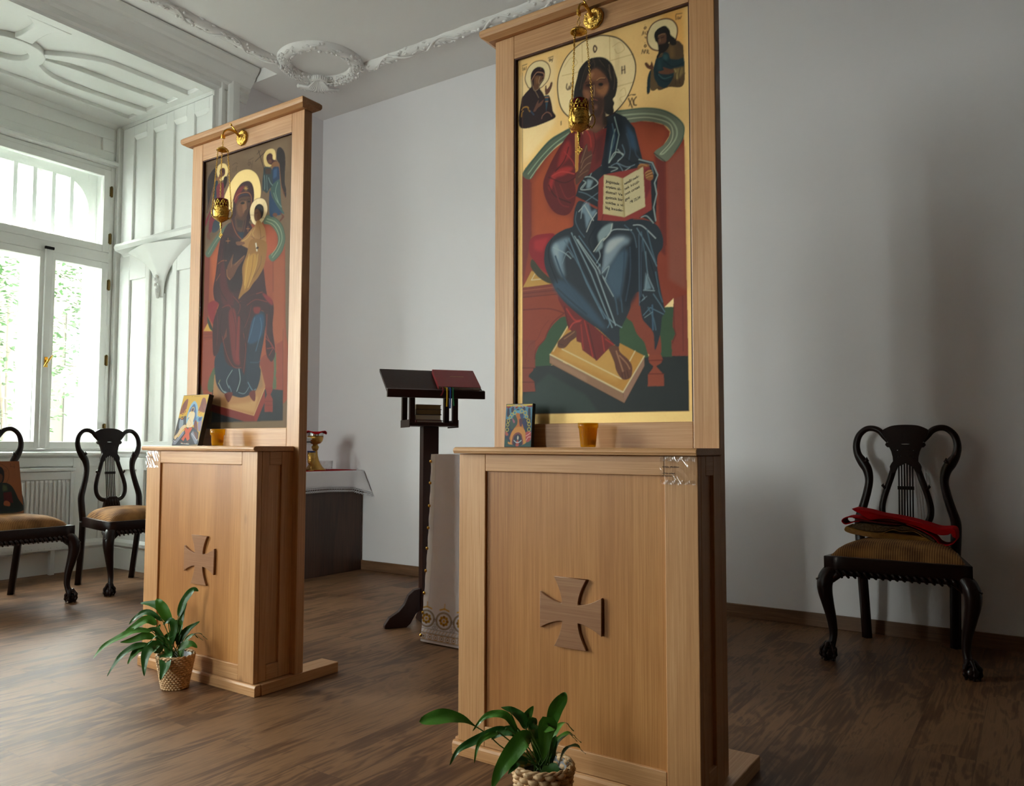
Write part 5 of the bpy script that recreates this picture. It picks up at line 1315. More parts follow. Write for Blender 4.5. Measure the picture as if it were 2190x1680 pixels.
PA = """
N 7c5f42 4
F 876a4c b12:263,25 450,8 592,14 596,166 376,91
F 6a5038 b10:-7,13 147,22 142,345 9,433
F 9a4524 s:56,443 138,370 211,359 452,370 512,396 544,438 534,484 511,520 573,516 582,438 597,830 603,1190 38,1146 26,610 48,471
F 9e4828:14,455 54,474 144,398 536,391 582,439 596,1081 531,1226 27,1215 18,759
F b8582c b7:63,484 128,412 116,555 97,713
F b5522c b8:454,383 523,430 532,506 481,550 458,537
F 84341f b3:14,455 54,474 52,816 17,813
F a5532f b5:512,564 577,538 589,959 521,905
L 6e2616 3:508,558 512,694
L 6e2616 2:47,482 47,708
F 5a6a56 s:17,456 60,413 110,372 167,340 208,331 176,361 119,411 54,474
L 98a486 3 s:40,459 94,407 176,350
F 5e7058 s:464,339 513,357 559,395 582,444 583,484 562,526 508,557 477,529 525,505 538,462 523,425 484,388 438,373
L a6b08c 4 s:461,356 514,378 552,419 564,466 540,507 504,538
L c4cc9c 2 s:453,365 507,392 541,437 543,478 496,527
L 2f4a38 3 s:472,341 521,364 562,401 582,449 579,488 555,530 509,556
F cf9a3e:18,830 47,795 93,836
F 8d3b24:14,833 102,838 103,874 16,880
L 5e2013 2:15,846 102,850
L 5e2013 2:15,863 103,865
F 93402a:14,880 112,880 132,987 84,1038 66,1119 17,1114
F 56603f s:66,1119 62,1079 84,1038 108,1012 127,1066 112,1123
F 55603f:516,967 539,967 546,1129 521,1128
F 97422c:538,932 584,915 590,1141 541,1134 553,1100 539,1070 551,1036
F 8e3c28 s:431,1005 471,972 524,1000 517,1123 468,1116 452,1066
F 24262a:99,1223 95,1117 521,1128 590,1136 591,1267 93,1270
F 8c3022:472,1121 520,1118 521,1133 508,1152 523,1173 525,1229 470,1228 469,1176 484,1152
L 5a1a12 2:470,1181 524,1183
L 5a1a12 2:471,1198 524,1200
F b07a48:109,1044 435,1020 472,1112 469,1126 398,1244 98,1183
F 9a7048 b6:118,1066 436,1035 461,1116 363,1153 138,1145
F c4935a b6:197,1194 364,1183 424,1155 404,1229
L e2b878 3:398,1243 468,1124
L e2b878 2:99,1182 398,1243
F 7e2418:99,1183 400,1244 411,1284 101,1220
F 8e2c1e:400,1244 469,1129 472,1181 411,1284
F 8a1a20 s:44,714 62,695 109,689 134,697 107,747 96,805 61,770
F 3a3a2a s:46,763 75,803 93,836 67,824 47,790
F 222a38 s:118,950 107,986 113,1039 128,1092 171,1131 236,1146 316,1159 401,1134 430,1095 440,1045 431,1005 461,876 458,780 320,783 162,884
F 24405c s b4:353,837 398,790 451,795 446,875 401,912 347,908
F 1c2430 b5:279,996 342,999 347,1142 284,1140
L 7f97a0 3 s:187,1126 220,1137 236,1128 219,1101
L b8c4bc 3 s:144,1088 170,1120 204,1137 228,1138
L 9fb0ac 3 s:219,1112 201,1075 240,1030
L 9fb0ac 4 s:288,1027 298,1079 276,1129
L 6f8b98 4 s:353,1091 385,1128 408,1124
L 4a6a84 4 s:390,799 369,859 347,908
L 4a6a84 4 s:429,803 438,854 403,952
L 3c5568 3 s:366,1001 420,1004 434,995
L 8fa4a8 2 s:288,1135 331,1141 362,1112
L b0a860 3 s:140,1088 152,1072
F 6a2418 s:191,1136 244,1133 237,1159 217,1178 196,1157
F 6a2418 s:362,1142 401,1129 406,1174 387,1174
F 3c1418 s:200,332 143,377 124,422 113,474 100,564 85,632 96,686 130,711 107,757 88,819 97,947 131,944 162,894 190,984 248,1019 296,1021 328,1054 340,942 361,842 390,788 458,784 471,951 495,997 517,1004 534,960 513,854 519,780 509,734 471,700 436,544 387,434 337,354 275,386
F 541a1c s b5:133,557 165,508 218,620 238,727 155,708
F 2c0f14 s b5:161,401 325,477 315,631 203,650
F 6e1f1e s b4:206,756 255,760 277,938 295,1006 247,988 219,882
F 7c2420 b3:272,782 288,784 287,990 263,989
F 7a2220 s b3:381,752 427,756 420,781 390,778
F 8a2424 s b3:440,692 501,723 510,754 472,730
L 8a3428 3 s:156,730 205,724 239,759
L 8a3428 3 s:161,867 197,954 248,1014 304,1022
L 8a3428 3 s:314,864 333,942 320,1043
L 8a3428 3 s:236,685 286,732 272,772
L 9a3c2c 3 s:286,716 348,697 440,687
L 8a3428 3 s:334,737 395,717 472,735
L 9c3a30 3:474,791 472,881 515,944
L 9c3a30 3:462,895 507,924 530,955
L 9c3a30 3:478,946 523,944 494,977
L 180a0e 3 s:222,726 258,833 261,937
L 180a0e 3 s:319,761 352,815 323,890
L b0603a 3 s:115,517 148,506 181,510
L a05030 3 s:105,597 134,568
F 6a2e20:193,828 194,870 166,889
L 5a2020 5 s:146,452 132,514 109,576
L 26090e 5 s:178,419 164,487 174,541
L 26090e 5 s:276,418 310,475 311,506
L 26090e 5 s:118,609 154,666 188,701
L 5a2020 5 s:115,736 126,822 121,906
L 26090e 5 s:157,751 143,824 154,888
L 26090e 5 s:288,784 321,838 325,941
L 6e2824 4 s:365,740 351,790 321,838
L 6e2824 4 s:215,777 242,858 245,936
L 26090e 4 s:487,752 496,803 513,854
L 26090e 5 s:395,692 317,704 270,730
F 6b3e28 s:183,553 206,513 230,485 223,531 255,525 310,501 303,521 264,553 233,591 201,603
L b07a50 2 s:240,539 279,518 309,504
L b07a50 2 s:215,546 222,505
L c07a40 3 s:183,553 188,585 209,603
F d8b878* s:154,218 169,172 201,135 249,102 305,97 353,112 393,146 414,197 415,243 397,287 375,319 337,344 273,344 206,280
C 4a2a1a 2 s:154,218 169,172 201,135 249,102 305,97 353,112 393,146 414,197 415,243 397,287 375,319 337,344
F 3c1216 s:218,261 220,219 244,181 283,156 331,158 359,186 369,235 359,290 337,354 276,418 208,344
F 7a1a1c s b3:228,210 260,178 300,175 269,206 238,248
F 5e3824 s:243,298 238,261 250,238 275,226 317,228 346,238 347,261 336,291 320,322 304,341 289,388 246,370 236,330 231,315
F 7d4c30 s b4:259,251 301,247 302,291 286,316 261,306 247,271
F 9c6440 b3:284,255 309,248 315,282 294,306
L 2a150e 3 s:263,240 284,236 309,243
L 2a150e 3 s:317,244 334,242 347,247
F 20110c s:272,253 288,247 305,256 289,260
F 20110c s:322,251 334,250 343,257 332,259
L c08c60 2 s:311,249 317,283 302,288
L 7c3428 2 s:282,307 294,306 303,313
F 3e2418 b4:244,317 296,340 288,371 254,361
L b5683c 4 s:228,234 249,210 283,205 316,208 337,218 350,239 351,267 340,292
L 24384c 4 s:254,222 283,213 325,221
L a85a34 4 s:210,320 229,362 255,399 299,433
L 8c5a3a 3 s:316,329 305,374 290,418
F 1c2a3a:255,386 306,393 290,427
L 8a3028 3 s:224,217 207,242
L e0a850 3:295,185 324,191
L e0a850 3:309,177 310,199
L e0a850 2:299,178 320,198
L e0a850 2:320,181 299,194
L e08a50 2:172,415 203,419
L e08a50 2:187,403 188,428
L e08a50 2:318,379 343,383
L e08a50 2:330,370 331,394
F dcc090* s:342,314 342,292 355,267 380,253 412,252 440,263 457,285 464,313 455,339 435,362 412,375 379,372 354,349
C 3a2014 2 s:342,314 342,292 355,267 380,253 412,252 440,263 457,285 464,313 455,339 435,362 412,375 379,372 354,349
L a8905c 2:441,277 435,287
L a8905c 2:388,260 386,270
L 6a4a30 2:345,319 370,324
L 6a4a30 2:427,345 447,351
F 2c1a12 s:375,312 377,290 393,279 413,280 433,295 438,317 431,340 415,348 402,324
F 7a4c2e s:375,304 393,298 414,318 419,341 407,355 387,357 374,341 371,319
L 20110c 3:379,317 398,318
F b07c44 s:391,355 411,356 436,381 453,413 459,473 448,511 416,521 376,515 354,485 282,448 273,435 315,414 355,387 379,375
L e0b060 3 s:380,386 364,405 373,423
L e0b060 3 s:290,435 331,422 355,398
L 6a3c20 3 s:412,385 421,430 415,467
L 6a3c20 3 s:356,420 398,443 446,434
F 9c6a2c s:355,435 456,460 462,517 445,575 408,617 377,639 347,666 308,683 273,700 299,630 296,557 326,498
F c08a38 s b4:327,519 389,507 391,569 346,635 316,663 313,579
L e6b860 3 s:342,500 328,561 315,642
L e6b860 3 s:404,509 391,569 339,655
L 5a3418 3 s:373,510 360,585 324,664
L 5a3418 3 s:428,522 421,562 377,613
F e8dcc0:383,455 392,456 401,496 393,495
E 3a1a14:399.5,480.1 9.4,5.2
F 7a4a2e s:248,430 300,437 309,449 277,451 253,445
F d8b878* s:429,72 434,51 454,38 482,38 504,50 512,73 511,92 499,111 476,119 452,116 436,100
F 2b1a18 s:519,93 518,61 525,46 541,44 560,59 573,83 577,121 575,174 576,214 585,244 584,284 566,259 553,223 544,173 535,121
L 9c5a2c 3 s:537,121 544,168 555,228 582,283
L 6a3a24 2 s:561,235 574,258 585,255
F 4a1c1c s:449,79 454,61 474,57 490,68 493,88 511,97 523,107 492,114 464,103
F 6e3c24 s:459,89 479,88 487,103 468,101
F 8c5a2e s:484,113 507,102 535,115 536,139 496,131
F 1c3556 s:492,131 524,129 537,140 541,194 530,213 495,212 486,189
F 2c5078 b3:500,138 524,137 521,174 498,180
F 3e5a54 s:490,208 529,191 545,200 551,275 560,324 576,351 561,346 525,313 492,254 483,231
L 90a890 3 s:529,202 515,242 536,294
L 90a890 3 s:503,245 520,278 556,318
F 1f3f60 s:475,229 496,265 529,311 561,348 522,352 479,342
F 6e3c24 s:498,346 510,337 530,346 522,358
F 6e3c24 s:545,340 568,355 576,367 550,383 546,377 561,361
F 2f3e42 s:429,145 436,114 484,129 493,174 494,209 475,221 456,237 431,221 428,240 424,188
L 90a8a0 3 s:437,152 442,188 441,218
L 90a8a0 3 s:466,168 478,192 494,209
L 90a8a0 2:453,155 459,226
F 4a3020:444,121 480,128 481,155 445,148
L 2a1812 4:393,27 443,142
L 2a1812 4:372,74 438,44
L 2a1812 3:383,42 407,30
F d8b878* s:91,64 99,40 126,33 157,43 174,67 174,89 159,109 138,116 115,112 96,85
F 2b1a18 s:20,140 20,99 37,68 77,46 87,78 84,112 63,159 47,214 22,258 25,210
L 9c5a2c 3 s:79,105 55,169 26,247
F 2b1a18 s:146,106 168,105 169,133 152,159 143,146
F 4a1c1c s:114,77 118,58 140,57 153,68 152,91 132,98
F 6e3c24 s:110,85 136,79 141,94 115,106
F 8c5a2e s:79,105 110,94 116,123 142,128 130,149 84,123
F 1f3644 s:69,132 80,111 102,115 99,154 96,194 69,183
F 7a1a28 s:94,136 142,131 149,203 146,219 75,218 45,270 15,320 12,294 36,263 70,218 92,193
F 7a1a28 s:46,285 86,277 91,295 70,332 57,355 39,350
F 2c3844 s:78,304 122,309 124,340 98,359 66,354
F 6e3c24 s:30,354 44,350 49,374 54,392 31,383 24,364
L 3a1c14 2:210,74 213,94
L 3a1c14 2:221,73 223,95
L 3a1c14 2:232,73 233,94
L 3a1c14 2 s:239,91 237,71 246,73
L 3a1c14 2 s:207,58 231,52 246,59
C 3a1c14 2 s:326,67 335,74 331,84 322,77
L 3a1c14 2:339,70 345,85
L 3a1c14 2:355,67 347,101
L 3a1c14 2:322,59 359,54
F 7f6445:12,1271 601,1267 602,1301 13,1306
L 3a2418 2:29,1274 591,1268 582,866
"""
PSA = """
N d0a028 2
F 8a4a34 s:8.3,45.6 30.2,19.3 44.5,23.5 46.9,63.7 41.1,90.2 4.1,93.5
F 8a4a34 s:153.9,24.4 162.8,15.2 184,23.2 208.5,74.3 189.5,88.9 147.4,82.5 151.2,50.7
L 4a2420 2 s:25.7,32.6 21.6,55.5 35.3,74.9
L 4a2420 2 s:165.9,32.2 166.3,58.5 188.5,77.7
F 8ab0c8 s:69.1,64.1 79.5,41.5 97,29.6 120.4,42.4 140.9,73 158.5,129.5 131.4,147.9 81.5,147.5 64.1,109.5
F 4a6890 s:74.8,79.4 85.2,56.8 102.3,43.9 122.5,65.1 139.6,103.1 143.1,129.3 87,128.7
F 3a3a44:0.3,108.7 58.1,101.9 75.2,147.4 1.6,203.7
F 9098a0 s:14.3,120.3 38.4,116.8 50,147.2 25.4,166
F 7a2c24 s:21,112.8 38.7,109.2 39.9,120.6 23.9,120.4
F 6c98b0 s:145.4,110.6 174.2,105.4 191.5,111.2 185.7,137.2 152.3,129.4
F 2a4a80 s:162.2,114.6 181.7,109.2 184.7,126 167.7,129.6
F 6a2420 s:135.2,133 152.3,129.4 179,185.3 167.8,196.4 144.5,166.6
F 8c7a90 s:165.7,140.7 192.2,129.8 196.9,176.1 181.7,176.1
F 20222a:-0.1,249 -1.9,211.3 55.6,203.7 79.5,158.7 135.6,159.1 188.1,185.3 203.6,244.1
F e0c8a0 s:79.4,83.3 113.9,83.9 125.8,99.1 124.5,129.1 128,155.3 85.7,158.8 77.3,136.1 86.2,109.8 75,113.5 72.9,107.8
L a88868 2 s:93.6,121.2 113.1,140.2 103.1,155.1
F d8b890 s:3,207.5 23.1,184.9 31.8,166 56.3,147.3 76.6,151.2 58.5,169.9 32,200 13.8,218.8
F c84a18:65.2,162.4 87.2,162.5 96.2,170.1 104.5,158.9 130.8,162.8 115.7,188.9 129.2,216.8 114.1,226.1 93.1,207.5 83,226.2 62.2,216.9 84.5,188.8
F 7a7a88:3.2,224.5 23.1,226.3 61.4,177.4 72.3,181.2 72.7,190.6 26.4,243.2 2.5,243.4
L e8dce0 2:0.9,222.6 17.4,228.2 63.8,175.6
F 7a7a88:130.5,187 141.8,175.9 186.4,222.2 194.2,218.5 190.8,242.4 177.3,238.8 130.9,196.3
L e8dce0 2:134.3,188.9 186.4,222.2 193.5,216.7
F 5a2c24:143.2,179.6 175.9,185.3 192.8,214.8 182,218.5
R e8b020 3:98.8,72.3 11.9
E 6a3c20:99.1,73.2 6.9,6.1
R e8b020 3:47,80.8 9.4
R e8b020 3:27.9,101.4 12.6
R e8b020 3:9.4,103.1 8.9
R e8b020 3:153.6,91.1 10.2
R e8b020 3:173,97.9 11.6
L e8dcc8 3:68.4,237.4 132,240.8
L 8a4a34 3:62.4,230 97.9,241 131,229.7
L 6a4a20 2:66.5,6.5 72.9,6.6
L 6a4a20 2:87.1,7 133.6,6.8
"""
PSB = """
N 4f86a0 2
F d8b84e:-1.3,-1.2 110.6,-0.2 110.6,7.5 59.7,8.7 -0.9,5.7
F 8e3030 s:0.8,6.3 19.5,6.7 14.4,11.8 5,12.8
F 8e3030 s:35.7,8.2 51.7,8.5 41.5,15.2
F 8e3030 s:59.7,8.7 67.7,9.1 62.7,13.3
F 8e3030 s:86.1,6.4 110.3,5.2 109.9,9.7 96.9,11.2
F 2c2a42 s:4.1,40.9 3.8,15.6 9.1,13.4 13.4,18.1 14.9,41.1
F 3a3048 s:22.1,27.4 22.2,7.9 30.2,7 33.6,18.5 30.2,27.6
F 3a3048 s:69.5,16.9 72.9,7.8 79.8,11.4 81.7,21.7
F 2c2a42 s:94.2,42.3 93.3,16.2 99.7,14.1 103.4,19.8 104.8,53.8
F 5aa0c0 b2:44.4,18.7 57.7,18.9 59.9,32.7 45.3,33.5
F 2a3840 s:43.8,20.4 46.9,16.4 52.2,16.3 56.2,20.6
L 9a9ac0 2:48.5,0.5 35.9,11.6
L 9a9ac0 2:59.3,1.9 73.2,11.3
L 9a9ac0 2:43.2,0.4 22.4,10.2
L 9a9ac0 2:64.5,0.8 83.7,11.5
F 2a3848:0.8,52.3 107,47 109.6,110.4 -0.8,132.7
F c0702c s:42.6,33.5 58.6,33.2 62.1,46.4 74.6,76.1 77.6,83 85.2,98.9 91.3,132.9 23.4,132.8 24.3,104.2 35.3,87.1 50.1,66.7
F 1f4a44:0.2,148.8 0.1,115.5 24.8,132.8 91.3,132.9 110.6,126.2 110.7,148.2
F d08838 s:24.1,132.8 24.7,109.9 31.7,93.9 43,82.6 64.2,79.4 77.9,86.4 86.7,101.2 91.3,132.9 76,142 73.4,142 71.7,114.7 54.9,102.1 39.4,110 36.5,127.1 37.4,142 33.4,141.9 15.8,139.6 13.9,131.6
F 7a3c3c s:33.4,141.9 33.1,115.7 41.7,103.2 54.7,98.7 65.6,102.2 72.9,112.5 76,142
F 28283c s:38.3,144.2 37.3,119.1 44.7,108.9 55.2,105.5 66.1,110.1 70.8,121.5 72.2,144.3
F b04838 s:47.8,146.5 48.9,132.8 53.8,126 59.5,132.9 59.1,146.5
F c8b8a0 s:52.2,121.5 52.9,112.3 55.5,110.7 58.5,116.9 56.4,124.9
L b8ccd0 3 s:39.2,127.1 49,134 59.6,134 69.8,127.2
F 3a5048 s:19.1,64.1 27.6,50.4 37.5,36.8 49.2,53 48.9,70.1 37.7,82.6 24.6,87
F a05868 s:27.5,48.1 38.9,59.7 36.7,66.6 31,61.9
F 344064 s:58.8,37.2 71.7,30.6 75.2,44.3 68,55.6
F 5a3040 s:57.2,53.1 70.5,53.3 69.3,76 61.3,76
F 283058 s:73.7,62.5 86.4,53.5 89,74 77.5,80.7
F b04040 s:87,105.7 91.7,96.7 108.9,98 108,126.2 91.3,131.8
L f0c0b0 2 s:90.9,126.1 98.2,116 108.6,114.9
L f0c0b0 2 s:88.7,111.4 100.2,105.8 106.4,100.2
F 20304a s:0.4,109.8 17.2,119 23.4,131.6 2.3,119
F b05848 s:-0.4,97.1 6.3,96 13.8,107.6 3.1,109.8
R c8b848 2.2:36.7,28.8 6.5
R c8b848 2.2:25.1,35.5 5.5
R c8b848 2.2:18.1,44 6
R c8b848 2.2:11.2,57.6 5.7
R c8b848 2.2:8.8,71.4 5.5
R c8b848 2.2:7.6,89.2 6.3
R c8b030 2.2:66.7,24.8 6.7
R c8b030 2.2:81.3,31.3 6.4
R c8b030 2.2:87.8,44.5 5.9
R c8b030 2.2:95.9,58.2 5.9
R c8b030 2.2:100,70.7 5.9
R c8b030 2.2:100.7,88.8 6.4
"""
PC = """
N a0603a 3
F 8a4c2e b8:43,325 212,321 268,346 41,349
C 5a3020 2 s:199,61 178,32 151,16 112,9 73,30 53,82 60,138 93,173 138,172 175,148 197,105
F 2a2420 s:172,79 165,48 149,35 115,31 94,52 85,96 96,133 123,152 161,135
F 6a4028 s:159,91 134,78 111,84 103,115 115,143 140,147 157,122
F 262c24 s:158,141 192,149 218,178 242,245 261,333 15,335 33,234 65,175 107,146
F 4a5230 b4:157,154 179,161 182,192 153,197
F 5a1a1c:156,206 205,202 210,277 156,265
F b06038 s:156,265 174,260 191,276 188,295 166,293 153,286
L 1a2030 4:44,310 258,330
L 5a3020 2:214,33 239,39
L 5a3020 2:214,14 214,39
L 5a3020 2:237,20 238,46
L 5a3020 2:175,54 175,70
L 5a3020 2:184,54 184,70
"""
# ================================================================== ICON STANDS
def cross_outline(w=0.105, h=0.103, n=10):
    """cross pattee with concave curved arms; arm tips w wide half-length"""
    pts = []
    hw, tip, waist = 0.105, 0.054, 0.026
    def arm(rot):
        out = []
        for k in range(n + 1):      # from waist to the tip corner, concave
            t = k / n
            x = waist + (hw - waist) * t
            y = waist + (tip - waist) * t ** 1.7
            out.append((x, -y))
        for k in range(n + 1):
            t = 1 - k / n
            out.append((waist + (hw - waist) * t, waist + (tip - waist) * t ** 1.7))
        c, s_ = math.cos(rot), math.sin(rot)
        return [(c * x - s_ * y, s_ * x + c * y) for x, y in out]
    for k in range(4):
        a = arm(k * PI / 2)
        pts += a[1:] if k else a
    return pts[:-1]

def icon_stand(cx, xl, xr, fl_, fr_, label, paint, pname, pmat, il, ir, plabel):
    """cabinet from xl to xr (world x), tall frame from fl_ to fr_, painted board il..ir"""
    Y0 = 2.13
    S = thing('icon_stand', label, 'icon stand', (cx, Y0, 0), 0, 'matching oak icon stands')
    X = lambda x: x - cx
    L, R_, D = X(xl), X(xr), 0.19
    bv = 0.0025
    sw = 0.105; rw = 0.095
    # front frame-and-panel
    for a, b in ((L, L + sw), (R_ - sw + 0.008, R_ - 0.0)):
        MB().box(a, b, 0, 0.024, 0.045, 0.976).build('front_stile', 'oakz', S, bevel=bv)
    MB().box(L + sw, R_ - sw + 0.008, 0, 0.024, 0.92, 0.976).build('front_top_rail', 'oakx', S, bevel=bv)
    MB().box(L + sw, R_ - sw + 0.008, 0, 0.024, 0.045, 0.108).build('front_bottom_rail', 'oakx', S, bevel=bv)
    MB().box(L + sw - 0.01, R_ - sw + 0.018, 0.009, 0.019, 0.10, 0.93).build('front_panel', 'oakp', S)
    ccx = (L + R_) / 2 - 0.0
    plate([cross_outline()], 0.010, 'applied_cross', 'cross', S, Matrix.Translation((ccx + (0.018 if cx < -2 else 0.009), 0.004, 0.508 if cx < -2 else 0.503)) @ Matrix.Rotation(PI / 2, 4, 'X') @ Matrix.Scale(0.98, 4), bevel=0.0012, label='darker oiled flared cross')
    # right and left sides
    for sgn, xs in ((1, R_), (-1, L)):
        a, b = (xs - 0.022, xs) if sgn > 0 else (xs, xs + 0.022)
        MB().box(a, b, 0.0245, 0.064, 0.045, 0.976).build('side_stile', 'oakz', S, bevel=bv)
        MB().box(a, b, 0.128, D, 0.045, 0.976).build('side_stile', 'oakz', S, bevel=bv)
        MB().box(a, b, 0.064, 0.128, 0.92, 0.976).build('side_rail', 'oaky', S, bevel=bv)
        MB().box(a, b, 0.064, 0.128, 0.045, 0.108).build('side_rail', 'oaky', S, bevel=bv)
        q = 0.010 * sgn
        MB().box(min(xs - q - 0.008 * sgn, xs - q), max(xs - q - 0.008 * sgn, xs - q), 0.06, 0.132, 0.10, 0.93).build('side_panel', 'oakz', S)
    MB().box(L + 0.023, R_ - 0.023, D - 0.012, D - 0.001, 0.045, 0.976).build('back_panel', 'oakz', S)
    # worktop with rounded nose
    tp = [(-0.022, 0.981), (-0.026, 0.986), (-0.022, 0.994), (-0.014, 0.998), (0.188, 0.998), (0.188, 0.977), (-0.022, 0.977)]
    MB().prism(tp, 'X', L - 0.010, R_ + 0.006).build('top_board', 'oakx', S, bevel=0.003)
    # plinth mouldings and the long feet running back
    pp = [(-0.010, 0), (-0.010, 0.034), (-0.006, 0.042), (0.0, 0.044), (0.022, 0.044), (0.022, 0)]
    MB().prism(pp, 'X', L - 0.017, R_ + 0.022).build('plinth_board', 'oakx', S, bevel=0.0015)
    for sgn, xs in ((1, R_), (-1, L)):
        a, b = (xs - 0.075, xs + 0.028) if sgn > 0 else (xs - 0.028, xs + 0.075)
        MB().box(a, b, 0.0225, 0.447, 0, 0.044).build('foot_rail', 'oaky', S, bevel=bv)
    # tall frame behind
    F0, F1 = 0.190, 0.235
    fl, fr = X(fl_), X(fr_)
    fz = 2.462
    sl = 0.080
    for a, b in ((fl, fl + sl), (fr - sl, fr)):
        MB().box(a, b, F0, F1, 0.046, fz).build('frame_post', 'oakz', S, bevel=0.003)
    MB().box(fl + sl, fr - sl, F0, F1, 2.378, fz).build('frame_top_rail', 'oakx', S, bevel=bv)
    MB().box(fl + sl, fr - sl, F0, F1, 0.93, 1.078).build('frame_bottom_rail', 'oakx', S, bevel=bv)
    # cornice with chamfered edge all round
    a, b = fl - 0.045, fr + 0.030
    y_0, y_1 = F0 - 0.040, F1 + 0.030
    z0, z1, z2, z3 = fz + 0.0005, fz + 0.012, fz + 0.020, fz + 0.042
    def ring(i, z): return [(a + i, y_0 + i, z), (b - i, y_0 + i, z), (b - i, y_1 - i, z), (a + i, y_1 - i, z)]
    vs = ring(0.024, z0) + ring(0.004, z1) + ring(0.0, z2) + ring(0.0, z3 - 0.008) + ring(0.008, z3)
    fs = [(3, 2, 1, 0), (16, 17, 18, 19)]
    for r in range(4):
        for k in range(4):
            k2 = (k + 1) % 4
            fs.append((r * 4 + k, r * 4 + k2, r * 4 + 4 + k2, r * 4 + 4 + k))
    MB().add(vs, fs).build('cornice', 'oakx', S, bevel=0.0015)
    # rebate strip (dark red line) and painted board
    i0, i1 = fl + sl, fr - sl
    zb, zt = 1.078, 2.378
    rs = MB()
    rs.box(i0 + 0.0003, i0 + 0.004, F0 + 0.004, F0 + 0.020, zb, zt).box(i1 - 0.004, i1 - 0.0003, F0 + 0.004, F0 + 0.020, zb, zt)
    rs.box(i0 + 0.004, i1 - 0.004, F0 + 0.004, F0 + 0.020, zt - 0.004, zt - 0.0003)
    rs.build('rebate_line', MT['rebate'], S)
    B = MB().box(i0 + 0.0005, i1 - 0.0005, F0 + 0.0165, F0 + 0.030, zb + 0.0005, zt - 0.0005).build('icon_board', 'oakz', S, label=plabel)
    res = 0.9 if cx > -2 else 1.15
    C = Canvas((ir - il) * 1000, (zt - zb) * 1000, res)
    C.run(paint)
    yy = F0 + 0.0155
    C.mesh('painting', pmat, B, quad((X(il), yy, zb), (X(ir), yy, zb), (X(ir), yy, zt), (X(il), yy, zt)))
    return S, B, (F0, X)

MT['rebate'] = plain('dark_red_rebate', '3c1208', 0.5)
MT['paintB'] = paint_mat('gold_ground_icon_paint', 0.8, 0.5, goldrough=0.5)
MT['paintA'] = paint_mat('brown_ground_icon_paint', 0.68, 0.6, goldrough=0.45)
MT['paintS'] = paint_mat('printed_icon', 0.75, 0.35, 0.02)

SB_, BB, infB = icon_stand(-1.1715, -1.578, -0.765, -1.567, -0.766,
    'large oak icon stand with gold ground painting of seated man with open book', PB, 'icon', MT['paintB'], BX0, BX1,
    'gold ground painting of a bearded man on a red throne with an open book')
SA_, BA, infA = icon_stand(-2.985, -3.377, -2.600, -3.362, -2.567,
    'left oak icon stand with the brown ground painting of a woman holding a child', PA, 'icon', MT['paintA'], AX0, AX1,
    'brown ground painting of a robed woman with a child and two winged figures')

# lettering on the open book of the painting, warped on to the two pages
def page(corners):
    a, b, c, d = [np.array(p, float) for p in corners]      # TL TR BR BL in board mm -> local metres
    def put(u, v):                                         # u right 0..1, v down 0..1
        q = (a * (1 - u) + b * u) * (1 - v) + (d * (1 - u) + c * u) * v
        return Vector((BX0 + 1.1715 + q[0] / 1000, infB[0] + 0.0148, 2.378 - q[1] / 1000))
    return put
left = ['Jöjjetek', 'atyám ál-', 'dottai! Ve', 'gyétek bir', 'tokba a vi', 'lág kezde-']
right = ['tétől nek-', 'tek készí-', 'tett orszá', 'got', '      Mt 25,34']
def lay(lines, put, u0, u1, v0, dv, hgt, name):
    mbs = None
    for i, t in enumerate(lines):
        nn = max(1, len(t))
        span = (u1 - u0) * min(1.0, nn / 9.5) if 'Mt' not in t else (u1 - u0)
        o = text_mesh(t, 1.0, name, 'ink', BB, lambda x, y, w, i=i, span=span: put(u0 + x / max(w, 1e-3) * span, v0 + i * dv - y * hgt), None)
lay(left, page(PGL), 0.12, 0.97, 0.19, 0.135, 0.105, 'lettering')
lay(right, page(PGR), 0.07, 0.80, 0.20, 0.135, 0.105, 'lettering')

# ------------------------------------------------------------------ plastic label pockets on the stands
def pocket(x0, x1, z0, z1, label, wave):
    P = thing('label_pocket', label, 'label', ((x0 + x1) / 2, 2.128, z0), 0)
    w, h = x1 - x0, z1 - z0
    mb = MB().grid(lambda u, v: ((u - 0.5) * w, -0.0035 - 0.0022 * math.sin(u * 7 + v * 5) * math.sin(v * PI) - 0.0012 * math.sin(u * 23 + v * 11), v * h), 24, 20)
    mb.build('sleeve', 'plastic', P)
    rng = random.Random(wave)
    for zc in (0.004, h - 0.006):
        MB().grid(lambda u, v, zc=zc: ((u - 0.5) * w * 0.96, -0.0062 - 0.0012 * math.sin(u * 60 + wave) * math.sin(v * 5 + u * 31), zc + (v - 0.5) * 0.012), 90, 3).build('adhesive_tape', 'plastic', P)
    ln = MB()
    for row, (zz, ws, th) in enumerate(((0.60, (.15, .18), .0034), (0.37, (.13, .11), .0028), (0.27, (.04, .15), .0028))):
        x = -w * 0.44
        for wd in ws:
            ww = w * wd * 1.3; k = 0
            xx = x
            while xx < x + ww:
                cw = rng.uniform(.0011, .0018)
                hh = th * rng.choice((0.62, 0.62, 0.7, 1.0))
                ln.box(xx, xx + cw * 0.72, -0.0013, -0.0011, zz * h, zz * h + hh)
                xx += cw * 1.15
            x += ww + w * 0.025
    ln.build('printed_lines', 'ink', P)
    return P
pocket(-0.873, -0.768, 0.899, 0.974, 'clear plastic label pocket taped to the right corner of the large icon stand', 3)
pocket(-3.375, -3.277, 0.899, 0.974, 'clear plastic label pocket taped to the left corner of the left icon stand', 9)

